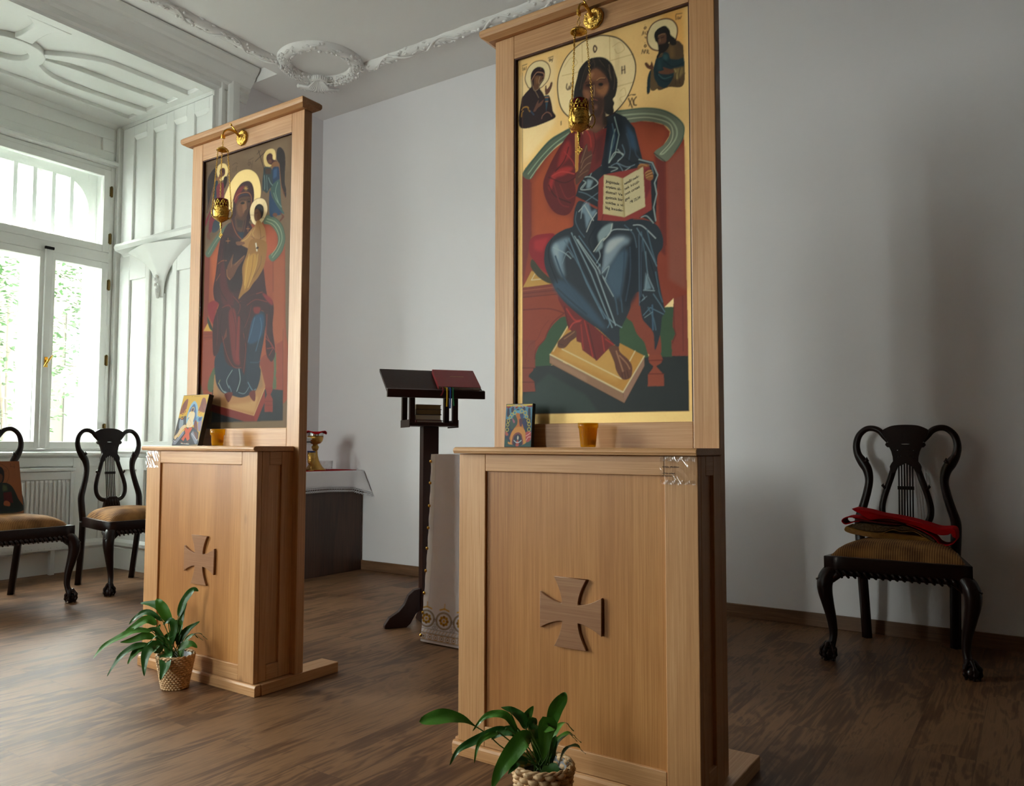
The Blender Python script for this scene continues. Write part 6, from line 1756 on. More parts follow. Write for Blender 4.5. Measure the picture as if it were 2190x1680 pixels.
# ================================================================== HANGING OIL LAMPS ON WALL BRACKETS
def chain(mb, p0, p1, lk=0.0095, r=0.0026, w=0.00095):
    p0, p1 = Vector(p0), Vector(p1); d = p1 - p0; n = max(2, int(d.length / (lk * 0.72))); d.normalize()
    s1 = d.cross(Vector((1, 0.3, 0.1))).normalized(); s2 = d.cross(s1)
    L = (p1 - p0).length
    for k in range(n):
        c = p0 + d * (L * (k + 0.5) / n); s = s1 if k % 2 else s2
        pts = [c + d * (lk / 2 * math.cos(a)) + s * (r * math.sin(a)) for a in np.linspace(0, 2 * PI, 9)[:-1]]
        mb.tube(pts, w, 5, closed=True)

def lamp(cx, label_b, label_l, zr=2.425):
    yF = 2.320
    # bracket: rosette, arm with spur
    B = thing('lamp_bracket', label_b, 'wall bracket', (cx, yF, zr), 0, 'brass lamp brackets')
    mb = MB()
    prof = [(0.0, 0.018), (0.010, 0.018), (0.014, 0.013), (0.019, 0.010), (0.022, 0.012), (0.031, 0.011), (0.035, 0.008), (0.037, 0.004), (0.037, 0.001), (0, 0.001)]
    def fn(r, z, t): return r * (1 + (0.02 * math.sin(t * 10) if r > 0.02 else 0))
    mb.lathe(prof, n=60, cap=False, fn=fn)
    mb.xf(Matrix.Rotation(PI / 2, 4, 'X'))
    mb.build('rosette', 'brass2', B)
    for k in range(3):
        a = k * 2 * PI / 3 + 0.5
        MB().ball((0.029 * math.cos(a), -0.012, 0.029 * math.sin(a)), 0.0032, 8).build('screw', 'brass', B)
    arm = catmull([(0, -0.012, 0), (0, -0.035, 0.012), (0.0, -0.062, 0.017), (0, -0.085, 0.012), (0, -0.103, -0.004), (0, -0.108, -0.022)], 6)
    MB().tube(arm, [0.0065 - 0.003 * i / len(arm) for i in range(len(arm))], 10).tube([(0, -0.02, 0.004), (-0.004, -0.040, 0.026), (-0.010, -0.055, 0.044)], [0.004, 0.0035, 0.0025], 8).ball((-0.011, -0.057, 0.047), 0.0055, 10).build('arm', 'brass', B)
    MB().box(-0.0035, 0.0035, -0.116, -0.098, -0.036, -0.020).tube(catmull([(0, -0.108, -0.036), (0.004, -0.108, -0.045), (0, -0.108, -0.050), (-0.004, -0.108, -0.045)], 5), 0.0012, 6).build('end_hook', 'brass', B)
    # lamp
    yl = yF - 0.108
    zt = 2.338
    L = thing('hanging_oil_lamp', label_l, 'oil lamp', (cx, yl, 1.932), 0, 'hanging brass oil lamps')
    z = lambda a: a - 1.932
    MB().lathe([(0.0, z(zt + 0.014)), (0.006, z(zt + 0.012)), (0.020, z(zt + 0.004)), (0.0265, z(zt - 0.003)), (0.0275, z(zt - 0.006)), (0.0255, z(zt - 0.006)), (0.018, z(zt + 0.001)), (0, z(zt + 0.006))], n=32, cap=False).build('cap', 'brass', L)
    MB().tube(catmull([(0, 0, z(zt + 0.012)), (-0.005, 0, z(zt + 0.024)), (0, 0, z(zt + 0.036)), (0.005, 0, z(zt + 0.024)), (0, 0, z(zt + 0.012))], 5), 0.0011, 6).build('top_ring', 'brass', L)
    zc = 2.072
    rr = 0.0305
    for k in range(3):
        a = math.radians(-30 + 120 * k + 60)
        ca, sa = math.cos(a), math.sin(a)
        mb = MB(); chain(mb, (0.024 * ca, 0.024 * sa, z(zt - 0.004)), (0.047 * ca, 0.047 * sa, z(2.058)))
        mb.build('chain', 'brass', L)
        pts = [(0.031, 2.046), (0.040, 2.058), (0.048, 2.056), (0.051, 2.044), (0.049, 2.030), (0.042, 2.020), (0.036, 2.022), (0.033, 2.014)]
        MB().tube(catmull([(r * ca, r * sa, z(h)) for r, h in pts], 4), 0.0022, 8).ball((0.041 * ca, 0.041 * sa, z(2.018)), 0.0035, 8).build('scroll_handle', 'brass', L)
    body = [(0.0, 1.985), (0.004, 1.986), (0.006, 1.992), (0.004, 1.999), (0.006, 2.003), (0.016, 2.008), (0.026, 2.015), (0.0325, 2.021), (0.033, 2.025), (0.0315, 2.028), (0.0335, 2.036), (0.0345, 2.045), (0.0335, 2.054), (0.0315, 2.060), (0.0325, 2.063), (0.0312, 2.066), (0.0300, 2.066), (0.0300, 2.030), (0.0, 2.020)]
    MB().lathe([(r, z(h)) for r, h in body], n=40, cap=False).build('bowl', 'brass2', L)
    # pierced gallery: panels with pointed tips around the glass
    mb = MB(); nt_ = 8
    for k in range(nt_):
        a0 = 2 * PI * k / nt_; da = 2 * PI / nt_
        for (u0, v0, u1, v1) in ((0.0, 0.0, 1.0, 0.22), (0.0, 0.22, 0.14, 0.60), (0.86, 0.22, 1.0, 0.60), (0.40, 0.22, 0.60, 0.50), (0.10, 0.50, 0.90, 0.60), (0.16, 0.60, 0.40, 0.80), (0.60, 0.60, 0.84, 0.80), (0.28, 0.80, 0.72, 0.90), (0.38, 0.90, 0.62, 1.0)):
            mb.grid(lambda u, v: (0.0312 * math.cos(a0 + da * (u0 + (u1 - u0) * u)), 0.0312 * math.sin(a0 + da * (u0 + (u1 - u0) * u)), z(2.066 + 0.036 * (v0 + (v1 - v0) * v))), 2, 1)
    mb.build('pierced_gallery', 'brass', L, solid=0.0008, recalc=False)
    MB().lathe([(0.0, z(2.034)), (0.026, z(2.034)), (0.0285, z(2.06)), (0.0298, z(2.106)), (0.0285, z(2.106)), (0.027, z(2.06)), (0.0, z(2.038))], n=32, cap=False).build('glass_insert', 'red_glass', L)
    MB().lathe([(0.0, z(1.972)), (0.0025, z(1.974)), (0.0035, z(1.978)), (0.002, z(1.982)), (0.0045, z(1.986)), (0.0, z(1.987))], n=12, cap=False).build('finial', 'brass', L)
    mb = MB(); chain(mb, (0, 0, z(1.973)), (0, 0, z(1.958)), 0.006, 0.0018)
    c0 = Vector((0, 0, z(1.944)))
    for k in range(4):
        a = k * PI / 2
        d = Vector((math.cos(a), 0, math.sin(a)))
        cc = c0 + d * 0.0078
        mb.tube([cc + Vector((0.0042 * math.cos(t), 0, 0.0042 * math.sin(t))) for t in np.linspace(0, 2 * PI, 13)[:-1]], 0.0013, 6, closed=True)
    mb.tube([c0 + Vector((-0.004, 0, 0)), c0 + Vector((0.004, 0, 0))], 0.0015, 6).tube([c0 + Vector((0, 0, -0.004)), c0 + Vector((0, 0, 0.004))], 0.0015, 6)
    mb.build('cross_pendant', 'brass', L)
lamp(-1.1715, 'brass bracket with round engraved rosette on the top rail of the large stand', 'brass hanging oil lamp with ruby glass in front of the gold ground painting')
lamp(-2.983, 'brass bracket with round engraved rosette on the top rail of the left stand', 'brass hanging oil lamp with ruby glass in front of the brown ground painting')

# ================================================================== SMALL THINGS ON THE STANDS
def small_icon(name, label, c, w, h, t, lean, rz, paint, wmm, hmm):
    """board leaning back by angle lean, front bottom edge centre at c"""
    I = thing(name, label, 'small icon', c, rz)
    Rm = Matrix.Rotation(-lean, 4, 'X')
    MB().box(-w / 2, w / 2, 0.0006, t, 0, h).xf(Rm).build('board', 'black', I, bevel=0.0012)
    C = Canvas(wmm, hmm, 0.5); C.run(paint)
    e = 0.0025
    cs = [Rm @ Vector(p) for p in ((-w / 2 + e, 0.0002, e), (w / 2 - e, 0.0002, e), (w / 2 - e, 0.0002, h - e), (-w / 2 + e, 0.0002, h - e))]
    C.mesh('painted_face', MT['paintS'], I, quad(*cs))
    # easel strut
    top = Rm @ Vector((0, t, h * 0.6)); by = top.y + 0.035
    MB().box(-0.008, 0.008, -0.0015, 0.0015, 0, 1).xf(Matrix.Translation((0, by, 0.002))).build('strut', 'black', I)
    st = I.children[-1]
    me = st.data
    for v in me.vertices:
        k = v.co.z
        v.co = Vector((v.co.x, v.co.y + (top.y - by) * min(1, (k - 0.002)) , 0.002 + (top.z - 0.004) * max(0, k - 0.002)))
    return I
small_icon('small_icon', 'small black-edged printed icon with yellow ground, leaning on the left stand', (-3.228, 2.222, 0.9985), 0.197, 0.246, 0.026, math.radians(13.5), 0.0, PSA, 200, 246)
small_icon('small_icon', 'small black-edged printed icon with arch and ring of haloed figures, on the large stand', (-1.434, 2.262, 0.9985), 0.108, 0.148, 0.018, math.radians(5), 0.0, PSB, 110, 148)

def ribbed_cup():
    T = thing('glass_candle_cup', 'ribbed amber glass candle cup on the large icon stand', 'candle cup', (-1.163, 2.252, 0.9985))
    fn = lambda r, z, t: r * (1 + (0.035 * abs(math.sin(t * 12)) if 0.004 < z < 0.062 else 0.02))
    MB().lathe([(0.0, 0.001), (0.0225, 0.001), (0.0235, 0.005), (0.0285, 0.060), (0.0315, 0.063), (0.0325, 0.077), (0.0305, 0.077), (0.0290, 0.062), (0.0215, 0.009), (0.0, 0.008)], n=96, cap=False, fn=fn).build('cup', 'amber2', T)
    MB().lathe([(0, 0.010), (0.0195, 0.010), (0.0195, 0.024), (0, 0.024)], n=32, cap=False).build('candle', 'white_cloth', T)
ribbed_cup()
T = thing('glass_candle_cup', 'stepped yellow glass candle cup on the left icon stand', 'candle cup', (-2.993, 2.228, 0.9985))
MB().lathe([(0.0, 0.001), (0.0245, 0.001), (0.025, 0.009), (0.0262, 0.012), (0.0275, 0.046), (0.0322, 0.048), (0.0330, 0.074), (0.0312, 0.074), (0.0305, 0.050), (0.0262, 0.046), (0.0245, 0.014), (0, 0.013)], n=48, cap=False).build('cup', 'amber', T)
MB().lathe([(0, 0.0142), (0.023, 0.0142), (0.023, 0.028), (0, 0.028)], n=32, cap=False).build('candle', 'white_cloth', T)

# ================================================================== POTTED PLANTS IN WICKER BASKETS
def woven(mb, r0, r1, h, rows, n, seed=1, coarse=1.0):
    """basket weave: every row a wavy strand going over and under the uprights"""
    for i in range(rows):
        t = (i + 0.5) / rows
        r = r0 + (r1 - r0) * t; zc = h * t
        pts = []
        m = n * 4
        for k in range(m):
            a = 2 * PI * k / m
            wob = math.cos(a * n / 2 + (PI if i % 2 else 0))
            rr = r + 0.0030 * coarse * wob
            pts.append((rr * math.cos(a), rr * math.sin(a), zc + 0.0006 * math.sin(a * 5 + i)))
        mb.tube(pts, [(h / rows * 0.52, 0.0020 * coarse)] * m if False else h / rows * 0.50, 6, closed=True, up=(0, 0, 1))
    for k in range(n // 2 * 2):
        a = 2 * PI * k / n
        mb.tube([(r0 * math.cos(a), r0 * math.sin(a), 0.002), (r1 * math.cos(a), r1 * math.sin(a), h)], 0.0016 * coarse, 5)

def leaf_mesh(path, width, tip=0.35, fold=0.25, seed=0, face=None):
    """blade along path (3D points): width profile rises then runs to a point; midrib fold"""
    P = [Vector(p) for p in catmull(path, 6)]
    n = len(P); mb = MB()
    vs = []; cols = 7
    for i, p in enumerate(P):
        t = i / (n - 1)
        tg = (P[min(i + 1, n - 1)] - P[max(i - 1, 0)]).normalized()
        sd = tg.cross(Vector(face)).normalized() if face is not None else tg.cross(Vector((0, 0, 1))).normalized()
        nr = sd.cross(tg).normalized()
        w = abs(width) * (math.sin(PI * min(1, t ** 0.75)) ** 0.8 * (1 - 0.25 * t) if width > 0 else math.sin(PI * t ** 1.9) ** 0.7) + 0.0004
        for k in range(cols):
            u = (k / (cols - 1) - 0.5) * 2
            vs.append(p + sd * (u * w / 2) + nr * (abs(u) * w * fold * 0.5 + 0.0015 * math.sin(t * 18 + seed + u * 2) * abs(u)))
    fs = [(i * cols + k, i * cols + k + 1, (i + 1) * cols + k + 1, (i + 1) * cols + k) for i in range(n - 1) for k in range(cols - 1)]
    return mb.add(vs, fs, True)

def plant(loc, label, data, rim, hgt, coarse, seed, blabel):
    """data: rows (lateral m, height m above rim, depth m) in the plane facing the room's entrance side"""
    Pn = thing('potted_plant', label, 'potted plant', loc, 0)
    pot = MB(); woven(pot, rim * 0.66, rim, hgt, 15 if coarse < 1.5 else 9, 52 if coarse < 1.5 else 32, coarse=coarse)
    b = pot.build('wicker_basket', 'wicker', Pn)
    rimt = MB()
    m = 60
    for ph in (0, PI):
        rimt.tube([((rim + 0.0028 * math.cos(a * 11 + ph)) * math.cos(a), (rim + 0.0028 * math.cos(a * 11 + ph)) * math.sin(a), hgt + 0.0025 * math.sin(a * 11 + ph)) for a in np.linspace(0, 2 * PI, m + 1)[:-1]], 0.003 * coarse ** 0.5, 6, closed=True)
    rimt.build('braided_rim', 'wicker', b)
    MB().lathe([(0.0, 0.002), (rim * 0.60, 0.002), (rim * 0.93, hgt - 0.004), (rim * 0.90, hgt - 0.004), (rim * 0.58, 0.006), (0, 0.006)], n=32, cap=False).build('inner_pot', 'zinc', Pn)
    MB().lathe([(0, hgt - 0.028), (rim * 0.5, hgt - 0.026), (rim * 0.82, hgt - 0.03), (rim * 0.78, hgt - 0.045), (0, hgt - 0.045)], n=24, cap=False).build('soil', 'soil', Pn)
    RT = Vector((math.cos(YAW), math.sin(YAW), 0)); FW = Vector((-math.sin(YAW), math.cos(YAW), 0))
    rng = random.Random(seed)
    for i, (pts, w, blade, dep, mat) in enumerate(data):
        n = len(pts)
        P = []
        base = Vector((rng.uniform(-.4, .4) * rim, rng.uniform(-.4, .4) * rim, hgt - 0.03))
        P.append(base)
        for k, (a, z) in enumerate(pts):
            t = (k + 1) / n
            P.append(RT * a + FW * (dep * t) + Vector((0, 0, hgt + z)))
        nb = max(1, int(round(blade * (len(P) - 1))))
        stem = P[:nb + 1]
        L = leaf_mesh(P[nb:] if len(P) - nb >= 3 else P[nb - 1:], w, seed=i, face=(-FW + Vector((0, 0, rng.uniform(0.2, 0.9)))).normalized())
        L.build('leaf', mat, Pn, recalc=False)
        if len(stem) >= 2:
            sm = MB().tube(catmull(stem + [P[nb] + (P[min(nb + 1, len(P) - 1)] - P[nb]) * 0.15], 4), 0.0018, 6)
            sm.build('leaf_stem', 'stemg', Pn)
    # inner tuft
    for i in range(9 if coarse < 1.5 else 6):
        a = rng.uniform(0, 2 * PI); l = rng.uniform(.05, .11); o_ = rng.uniform(.1, .5) * rim
        b0 = Vector((math.cos(a) * o_, math.sin(a) * o_, hgt - 0.03))
        d = Vector((math.cos(a), math.sin(a), 0))
        pth = [b0, b0 + d * l * .25 + Vector((0, 0, l * .8)), b0 + d * l * .7 + Vector((0, 0, l * 1.1)), b0 + d * l * 1.1 + Vector((0, 0, l * .8))]
        leaf_mesh(pth, rng.uniform(.02, .032), seed=i, face=(-d + Vector((0, 0, .8))).normalized()).build('leaf', rng.choice(('leafd', 'leafm')), Pn, recalc=False)
    return Pn
plant((-2.955, 2.018, 0), 'peace lily in a finely woven wicker basket before the left stand', PLA, 0.074, 0.135, 1.0, 4, '')
plant((-1.118, 1.895, 0), 'peace lily with one long leaf in a coarse wicker basket before the large stand', PLB, 0.078, 0.150, 1.7, 11, '')
# ================================================================== CARVED CHAIRS
def make_chair(label):
    C = thing('carved_dining_chair', label, 'chair', (0, 0, 0), 0, 'carved mahogany chairs with lyre backs')
    fw_, bw, dp = 0.300, 0.215, 0.53
    # seat frame (one trapezoid frame, slightly bowed front)
    n = 10
    outer = [(-fw_ + 2 * fw_ * k / n, -0.012 * math.sin(PI * k / n)) for k in range(n + 1)] + [(bw, dp), (-bw, dp)]
    inner = [(-fw_ + 0.03 + (2 * fw_ - 0.06) * k / n, 0.028 - 0.012 * math.sin(PI * k / n)) for k in range(n + 1)] + [(bw - 0.03, dp - 0.03), (-bw + 0.03, dp - 0.03)]
    plate([outer], 0.062, 'seat_frame', 'mahog', C, Matrix.Translation((0, 0, 0.452)), bevel=0.003, holes=[inner])
    # cushion
    def cush(u, v):
        y = 0.022 + (dp - 0.045) * v
        w = (fw_ - 0.018) * (1 - v) + (bw - 0.018) * v
        x = (u - 0.5) * 2 * w
        e = (1 - abs(2 * u - 1) ** 4.0) * (1 - abs(2 * v - 1) ** 5.0)
        z = 0.484 + 0.078 * max(0, e) ** 0.55
        return (x, y - 0.010 * math.sin(PI * u) * (1 - v), z)
    mb = MB().grid(cush, 28, 28)
    mb.build('seat', 'seat', C)
    # carved gadroon strip under the front rail
    mb = MB()
    m = 17
    for k in range(m):
        x = -0.235 + 0.47 * k / (m - 1); y = -0.005 - 0.012 * math.cos(x / 0.3 * PI / 2)
        sag = 0.008 * abs(x / 0.235) ** 2
        mb.tube([(x - 0.012, y - 0.002, 0.424), (x, y - 0.007, 0.410), (x + 0.012, y + 0.002, 0.396 - sag)], [0.006, 0.0085, 0.005], 7)
    mb.box(-0.25, 0.25, -0.006, 0.018, 0.398, 0.421)
    mb.build('rail_carving', 'mahog', C)
    # front cabriole legs with ball-and-claw feet
    for s in (-1, 1):
        pth = [(s * 0.262, 0.030, 0.420), (s * 0.285, 0.012, 0.400), (s * 0.300, -0.004, 0.365), (s * 0.300, -0.006, 0.320), (s * 0.289, 0.002, 0.255), (s * 0.276, 0.010, 0.185), (s * 0.270, 0.010, 0.125), (s * 0.274, 0.002, 0.085), (s * 0.284, -0.008, 0.055)]
        rr = [0.034, 0.037, 0.036, 0.033, 0.027, 0.022, 0.0185, 0.0175, 0.024]
        P = catmull(pth, 5); R = catmull([(r, 0) for r in rr], 5)
        mb = MB().tube(P, [float(r[0]) for r in R], 14)
        mb.tube([(s * 0.20, 0.016, 0.412), (s * 0.235, 0.012, 0.405), (s * 0.275, 0.008, 0.385)], [0.010, 0.018, 0.028], 10)   # ear piece
        mb.tube([(s * 0.285, 0.10, 0.412), (s * 0.288, 0.06, 0.402), (s * 0.29, 0.02, 0.385)], [0.010, 0.018, 0.026], 10)
        fc = (s * 0.289, -0.012)
        mb.ball((fc[0], fc[1], 0.030), 0.0300, 16, (1, 1, 1))
        for k in range(5):
            a = -PI / 2 + s * 0.35 + (k - 2) * 1.25
            ca, sa = math.cos(a), math.sin(a)
            toe = [(fc[0] + 0.008 * ca - s * 0.004, fc[1] + 0.008 * sa + 0.004, 0.082), (fc[0] + 0.026 * ca, fc[1] + 0.026 * sa, 0.060), (fc[0] + 0.035 * ca, fc[1] + 0.035 * sa, 0.038), (fc[0] + 0.033 * ca, fc[1] + 0.033 * sa, 0.018), (fc[0] + 0.026 * ca, fc[1] + 0.026 * sa, 0.004)]
            T_ = catmull(toe, 4)
            mb.tube(T_, [0.009 + 0.0022 * math.sin(i * 1.3) - 0.0035 * i / len(T_) for i in range(len(T_))], 8)
        # knee leaf carving
        for k in range(4):
            z = 0.385 - k * 0.022
            mb.tube([(s * (0.318 - k * .004), -0.030, z), (s * (0.334 - k * .006), -0.014, z - 0.010), (s * (0.326 - k * .005), 0.006, z - 0.022)], [0.002, 0.006, 0.002], 6)
        mb.build('front_leg', 'mahog', C)
    # rear legs continuing into the back posts with looped ears
    sh = 0.125
    for s in (-1, 1):
        low = [(s * 0.202, 0.575, 0.0), (s * 0.205, 0.550, 0.15), (s * 0.210, 0.522, 0.33), (s * 0.213, 0.512, 0.46)]
        mb = MB().tube(catmull(low, 5), 0.0235, 4, up=(0, 1, 0.0), flat=(1.05, 1.0))
        upx = [(0.213, 0.46), (0.219, 0.56), (0.219, 0.63), (0.200, 0.70), (0.182, 0.77), (0.173, 0.83), (0.181, 0.885), (0.203, 0.925), (0.226, 0.965), (0.234, 1.015), (0.222, 1.066), (0.190, 1.100), (0.155, 1.106), (0.122, 1.092), (0.098, 1.060), (0.082, 1.035)]
        P = catmull([(s * x, 0.512 + (z - 0.46) * sh, z) for x, z in upx], 5)
        rr = [0.024, 0.024, 0.023, 0.021, 0.020, 0.020, 0.024, 0.026, 0.020, 0.018, 0.0165, 0.0155, 0.0155, 0.016, 0.014, 0.009]
        R = [float(r[0]) for r in catmull([(r, 0) for r in rr], 5)]
        mb.tube(P, R, 12, up=(0, 1, 0), flat=(1.0, 0.72))
        mb.tube([(s * 0.196, 0.512 + 0.47 * sh - 0.008, 0.925), (s * 0.180, 0.512 + 0.475 * sh - 0.012, 0.937), (s * 0.184, 0.512 + 0.48 * sh - 0.004, 0.952)], [0.012, 0.010, 0.003], 8)
        mb.build('back_post', 'mahog', C)
    # splat: crest, pierced neck, lyre arms and strings
    Msh = Matrix(((1, 0, 0, 0), (0, 1, sh, 0.512 - 0.46 * sh), (0, 0, 1, 0), (0, 0, 0, 1))) @ Matrix.Rotation(PI / 2, 4, 'X')
    Sm = catmull([(0.098, 1.100), (0.106, 1.090), (0.098, 1.062), (0.083, 1.040), (0.076, 1.030)], 3)
    side = [tuple(p) for p in Sm] + [(0.088, 1.028), (0.092, 1.018), (0.084, 1.008), (0.073, 1.006), (0.064, 0.985), (0.057, 0.955), (0.056, 0.932), (0.064, 0.920), (0.071, 0.905), (0.070, 0.888), (0.060, 0.870), (0.046, 0.882), (0.036, 0.905), (0.0, 0.925)]
    top = [tuple(p) for p in catmull([(-0.098, 1.100), (-0.06, 1.117), (0, 1.122), (0.06, 1.117), (0.098, 1.100)], 4)]
    out = top + side[1:] + [(-x, z) for x, z in side[1:-1]][::-1]
    ell = lambda cx, cy, rx, ry: [(cx + rx * math.cos(t), cy + ry * math.sin(t)) for t in np.linspace(0, 2 * PI, 13)[:-1]]
    holes = [ell(0, 1.022, 0.025, 0.0050)] + [ell(s * x, z, rx, rz) for s in (-1, 1) for x, z, rx, rz in ((0.037, 0.990, 0.006, 0.004), (0.022, 0.992, 0.003, 0.004), (0.035, 0.956, 0.003, 0.008), (0.022, 0.960, 0.003, 0.007))]
    sp = plate([out], 0.022, 'splat', 'mahog', C, Msh, bevel=0.002, holes=holes)
    YS = lambda z: 0.512 + (z - 0.46) * sh
    mb = MB()
    for s in (-1, 1):
        arm = [(0.056, 0.895), (0.070, 0.845), (0.088, 0.79), (0.104, 0.735), (0.111, 0.69), (0.106, 0.645), (0.085, 0.612), (0.052, 0.598), (0.0, 0.596)]
        P = catmull([(s * x, YS(z), z) for x, z in arm], 5)
        mb.tube(P, 0.0155, 10, up=(0, 1, 0), flat=(1.0, 0.7))
        mb.tube([(s * 0.094, YS(.79) - .006, 0.79), (s * 0.108, YS(.8) - .008, 0.806), (s * 0.104, YS(.82) - .004, 0.815)], [0.008, 0.007, 0.002], 7)
    for k in range(6):
        x = -0.0315 + 0.063 * k / 5
        mb.tube([(x, YS(0.59), 0.59), (x, YS(0.925), 0.925)], 0.0036, 6)
    mb.box(-0.038, 0.038, YS(0.795) - 0.006, YS(0.795) + 0.006, 0.786, 0.804)
    mb.build('lyre', 'mahog', C)
    mb = MB().prism([(-0.085, 0.48), (0.085, 0.48), (0.062, 0.545), (0.05, 0.60), (0.03, 0.622), (-0.03, 0.622), (-0.05, 0.60), (-0.062, 0.545)], 'Y', YS(0.53) - 0.014, YS(0.53) + 0.014)
    for k in range(5): mb.tube([(-0.04 + 0.02 * k, YS(.55) - .014, 0.56), (-0.04 + 0.02 * k * 0.95, YS(.6) - .012, 0.615)], [0.008, 0.010], 7)
    mb.build('splat_shoe', 'mahog', C)
    return C
ch = make_chair('dark carved lyre-back chair in the corner between radiator and left icon stand')
dup(ch, (-5.070, 2.405, 0), math.radians(91), 'dark carved lyre-back chair at the left edge with a painted panel on its seat')
dup(ch, (-0.553, 4.103, 0), math.radians(1.5), 'dark carved lyre-back chair by the right wall with folded cloths on its seat')
ch.location = (-5.083, 3.245, 0); ch.rotation_euler = (0, 0, math.radians(88.5))

# painted panel on the leftmost chair
pc = thing('portrait_panel', 'unframed orange ground portrait panel standing on the leftmost chair', 'icon panel', (-5.40, 2.41, 0.556), 0)
dv = Vector((-0.09, 0, 0.335)).normalized()
hC = 0.3469
C_ = Canvas(270, 347, 0.9); C_.run(PC)
b0 = Vector((0, -0.135, 0)); b1 = Vector((0, 0.135, 0))
C_.mesh('painting', MT['paintS'], pc, quad(b0, b1, b1 + dv * hC, b0 + dv * hC))
nb = Vector((-0.335, 0, -0.09)).normalized() * 0.018; e_ = nb.normalized() * 0.0008
vs = [b0 + e_, b1 + e_, b1 + dv * hC + e_, b0 + dv * hC + e_]
vs += [v + nb for v in vs]
MB().add(vs, [(0, 1, 2, 3), (7, 6, 5, 4), (0, 4, 5, 1), (1, 5, 6, 2), (2, 6, 7, 3), (3, 7, 4, 0)]).build('board', 'lect', pc)

# folded cloths on the right chair (profiles in metres across the seat)
def ribbon(pts, y0, y1, name, mat, parent, thick=0.004, closed=True, wav=0.004):
    P = [tuple(p) for p in catmull(pts, 4, closed)]
    n = len(P); mb = MB(); ny = 8
    vs = []
    for j in range(ny + 1):
        y = y0 + (y1 - y0) * j / ny
        for i, (x, z) in enumerate(P):
            vs.append((x + wav * math.sin(j * 0.9 + i * 0.2), y + wav * 2 * math.sin(i * 0.35), z + wav * 0.4 * math.sin(j * 1.1)))
    fs = []
    for j in range(ny):
        for i in range(n if closed else n - 1):
            k = (i + 1) % n
            fs.append((j * n + i, j * n + k, (j + 1) * n + k, (j + 1) * n + i))
    mb.add(vs, fs, True)
    return mb.build(name, mat, parent, solid=thick)
rc = thing('folded_cloth', 'bright red folded cloth lying on top of the pile on the right chair', 'cloth', (CX0, 4.40, CZ0))
def slab(pts, y0, y1, name, mat, parent, closed=True):
    P = [tuple(p) for p in catmull(pts, 4, True)]
    n = len(P); mb = MB(); vs = []
    c = np.mean(np.array(P), 0)
    ys = [(y0, 0.70), (y0 + 0.004, 0.90), (y0 + 0.012, 1.0), ((y0 + y1) / 2, 1.0), (y1, 1.0)]
    P = np.array(P)
    # inset along the local vertical only, so the front fold is rounded
    nrm = np.roll(P, -1, 0) - np.roll(P, 1, 0); nrm = np.stack([nrm[:, 1], -nrm[:, 0]], 1); nrm /= np.linalg.norm(nrm, axis=1)[:, None] + 1e-9
    area = 0.5 * np.sum(P[:, 0] * np.roll(P[:, 1], -1) - np.roll(P[:, 0], -1) * P[:, 1])
    if area < 0: nrm = -nrm
    for y, k in ys:
        for q, m_ in zip(P, nrm): vs.append((q[0] - m_[0] * (1 - k) * 0.010, y, q[1] - m_[1] * (1 - k) * 0.010))
    fs = [tuple(range(n)), tuple(range(4 * n, 5 * n))[::-1]]
    for j in range(4):
        for i in range(n): fs.append((j * n + i, j * n + (i + 1) % n, (j + 1) * n + (i + 1) % n, (j + 1) * n + i))
    return mb.add(vs, fs, False).build(name, mat, parent)
MT['red_d'] = plain('dark_red_felt', '5c060c', 0.9)  # darker red for the lower fold
slab(RED1, -0.062, 0.10, 'upper_fold', 'red', rc)
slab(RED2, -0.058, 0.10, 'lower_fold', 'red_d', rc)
ribbon(REDR, -0.060, 0.09, 'right_loop', 'red', rc, 0.004, closed=False, wav=0.001)
ribbon(REDL, -0.060, 0.09, 'left_loop', 'red', rc, 0.004, closed=False, wav=0.001)
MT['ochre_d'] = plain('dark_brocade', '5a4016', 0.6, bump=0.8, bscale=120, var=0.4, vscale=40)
oc = thing('folded_cloth', 'brown and gold brocade cloth between the red cloth and the ochre cloth', 'cloth', (CX0, 4.40, CZ0))
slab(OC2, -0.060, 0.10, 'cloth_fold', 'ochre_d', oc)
ribbon(OC2E, -0.066, 0.02, 'gold_edging', 'ochre', oc, 0.0028, closed=False, wav=0.001)
oc = thing('folded_cloth', 'ochre folded cloth at the bottom of the pile on the right chair', 'cloth', (CX0, 4.40, CZ0))
slab(OC1, -0.066, 0.10, 'cloth_fold', 'ochre', oc)

# ================================================================== LECTERN WITH BOOKS
lc = (-2.83, 3.53, 0); lrz = math.atan2(0.816, 0.578)
LT = thing('lectern', 'dark brown slant-top reading stand on a single post', 'lectern', lc, lrz)
MB().box(-0.045, 0.045, -0.04, 0.04, 0.02, 1.112).build('post', 'lect', LT, bevel=0.003)
ft = [(-0.25, 0.0), (-0.25, 0.018), (-0.223, 0.056), (-0.17, 0.088), (-0.138, 0.125), (-0.116, 0.173), (-0.084, 0.2), (-0.0455, 0.208), (-0.0455, 0.09), (-0.073, 0.072), (-0.105, 0.018), (-0.127, 0.0)]
for s in (1, -1):
    MB().prism([(x * s, z) for x, z in ft], 'Y', -0.02, 0.02).build('foot', 'lect', LT, bevel=0.003)
for s in (1, -1):
    MB().prism([(x * s * 0.75, z * 0.6) for x, z in ft], 'X', -0.02, 0.02).build('foot', 'lect', LT, bevel=0.003)
MB().box(-0.139, 0.139, -0.10, 0.10, 1.1125, 1.132).build('shelf', 'lect', LT, bevel=0.003)
MB().box(-0.143, -0.1395, -0.10, 0.10, 1.105, 1.148).box(0.1395, 0.143, -0.10, 0.10, 1.105, 1.148).build('shelf_edge', 'lect', LT, bevel=0.001)
zt_ = lambda y: 1.309 + (y + 0.10) * 0.665
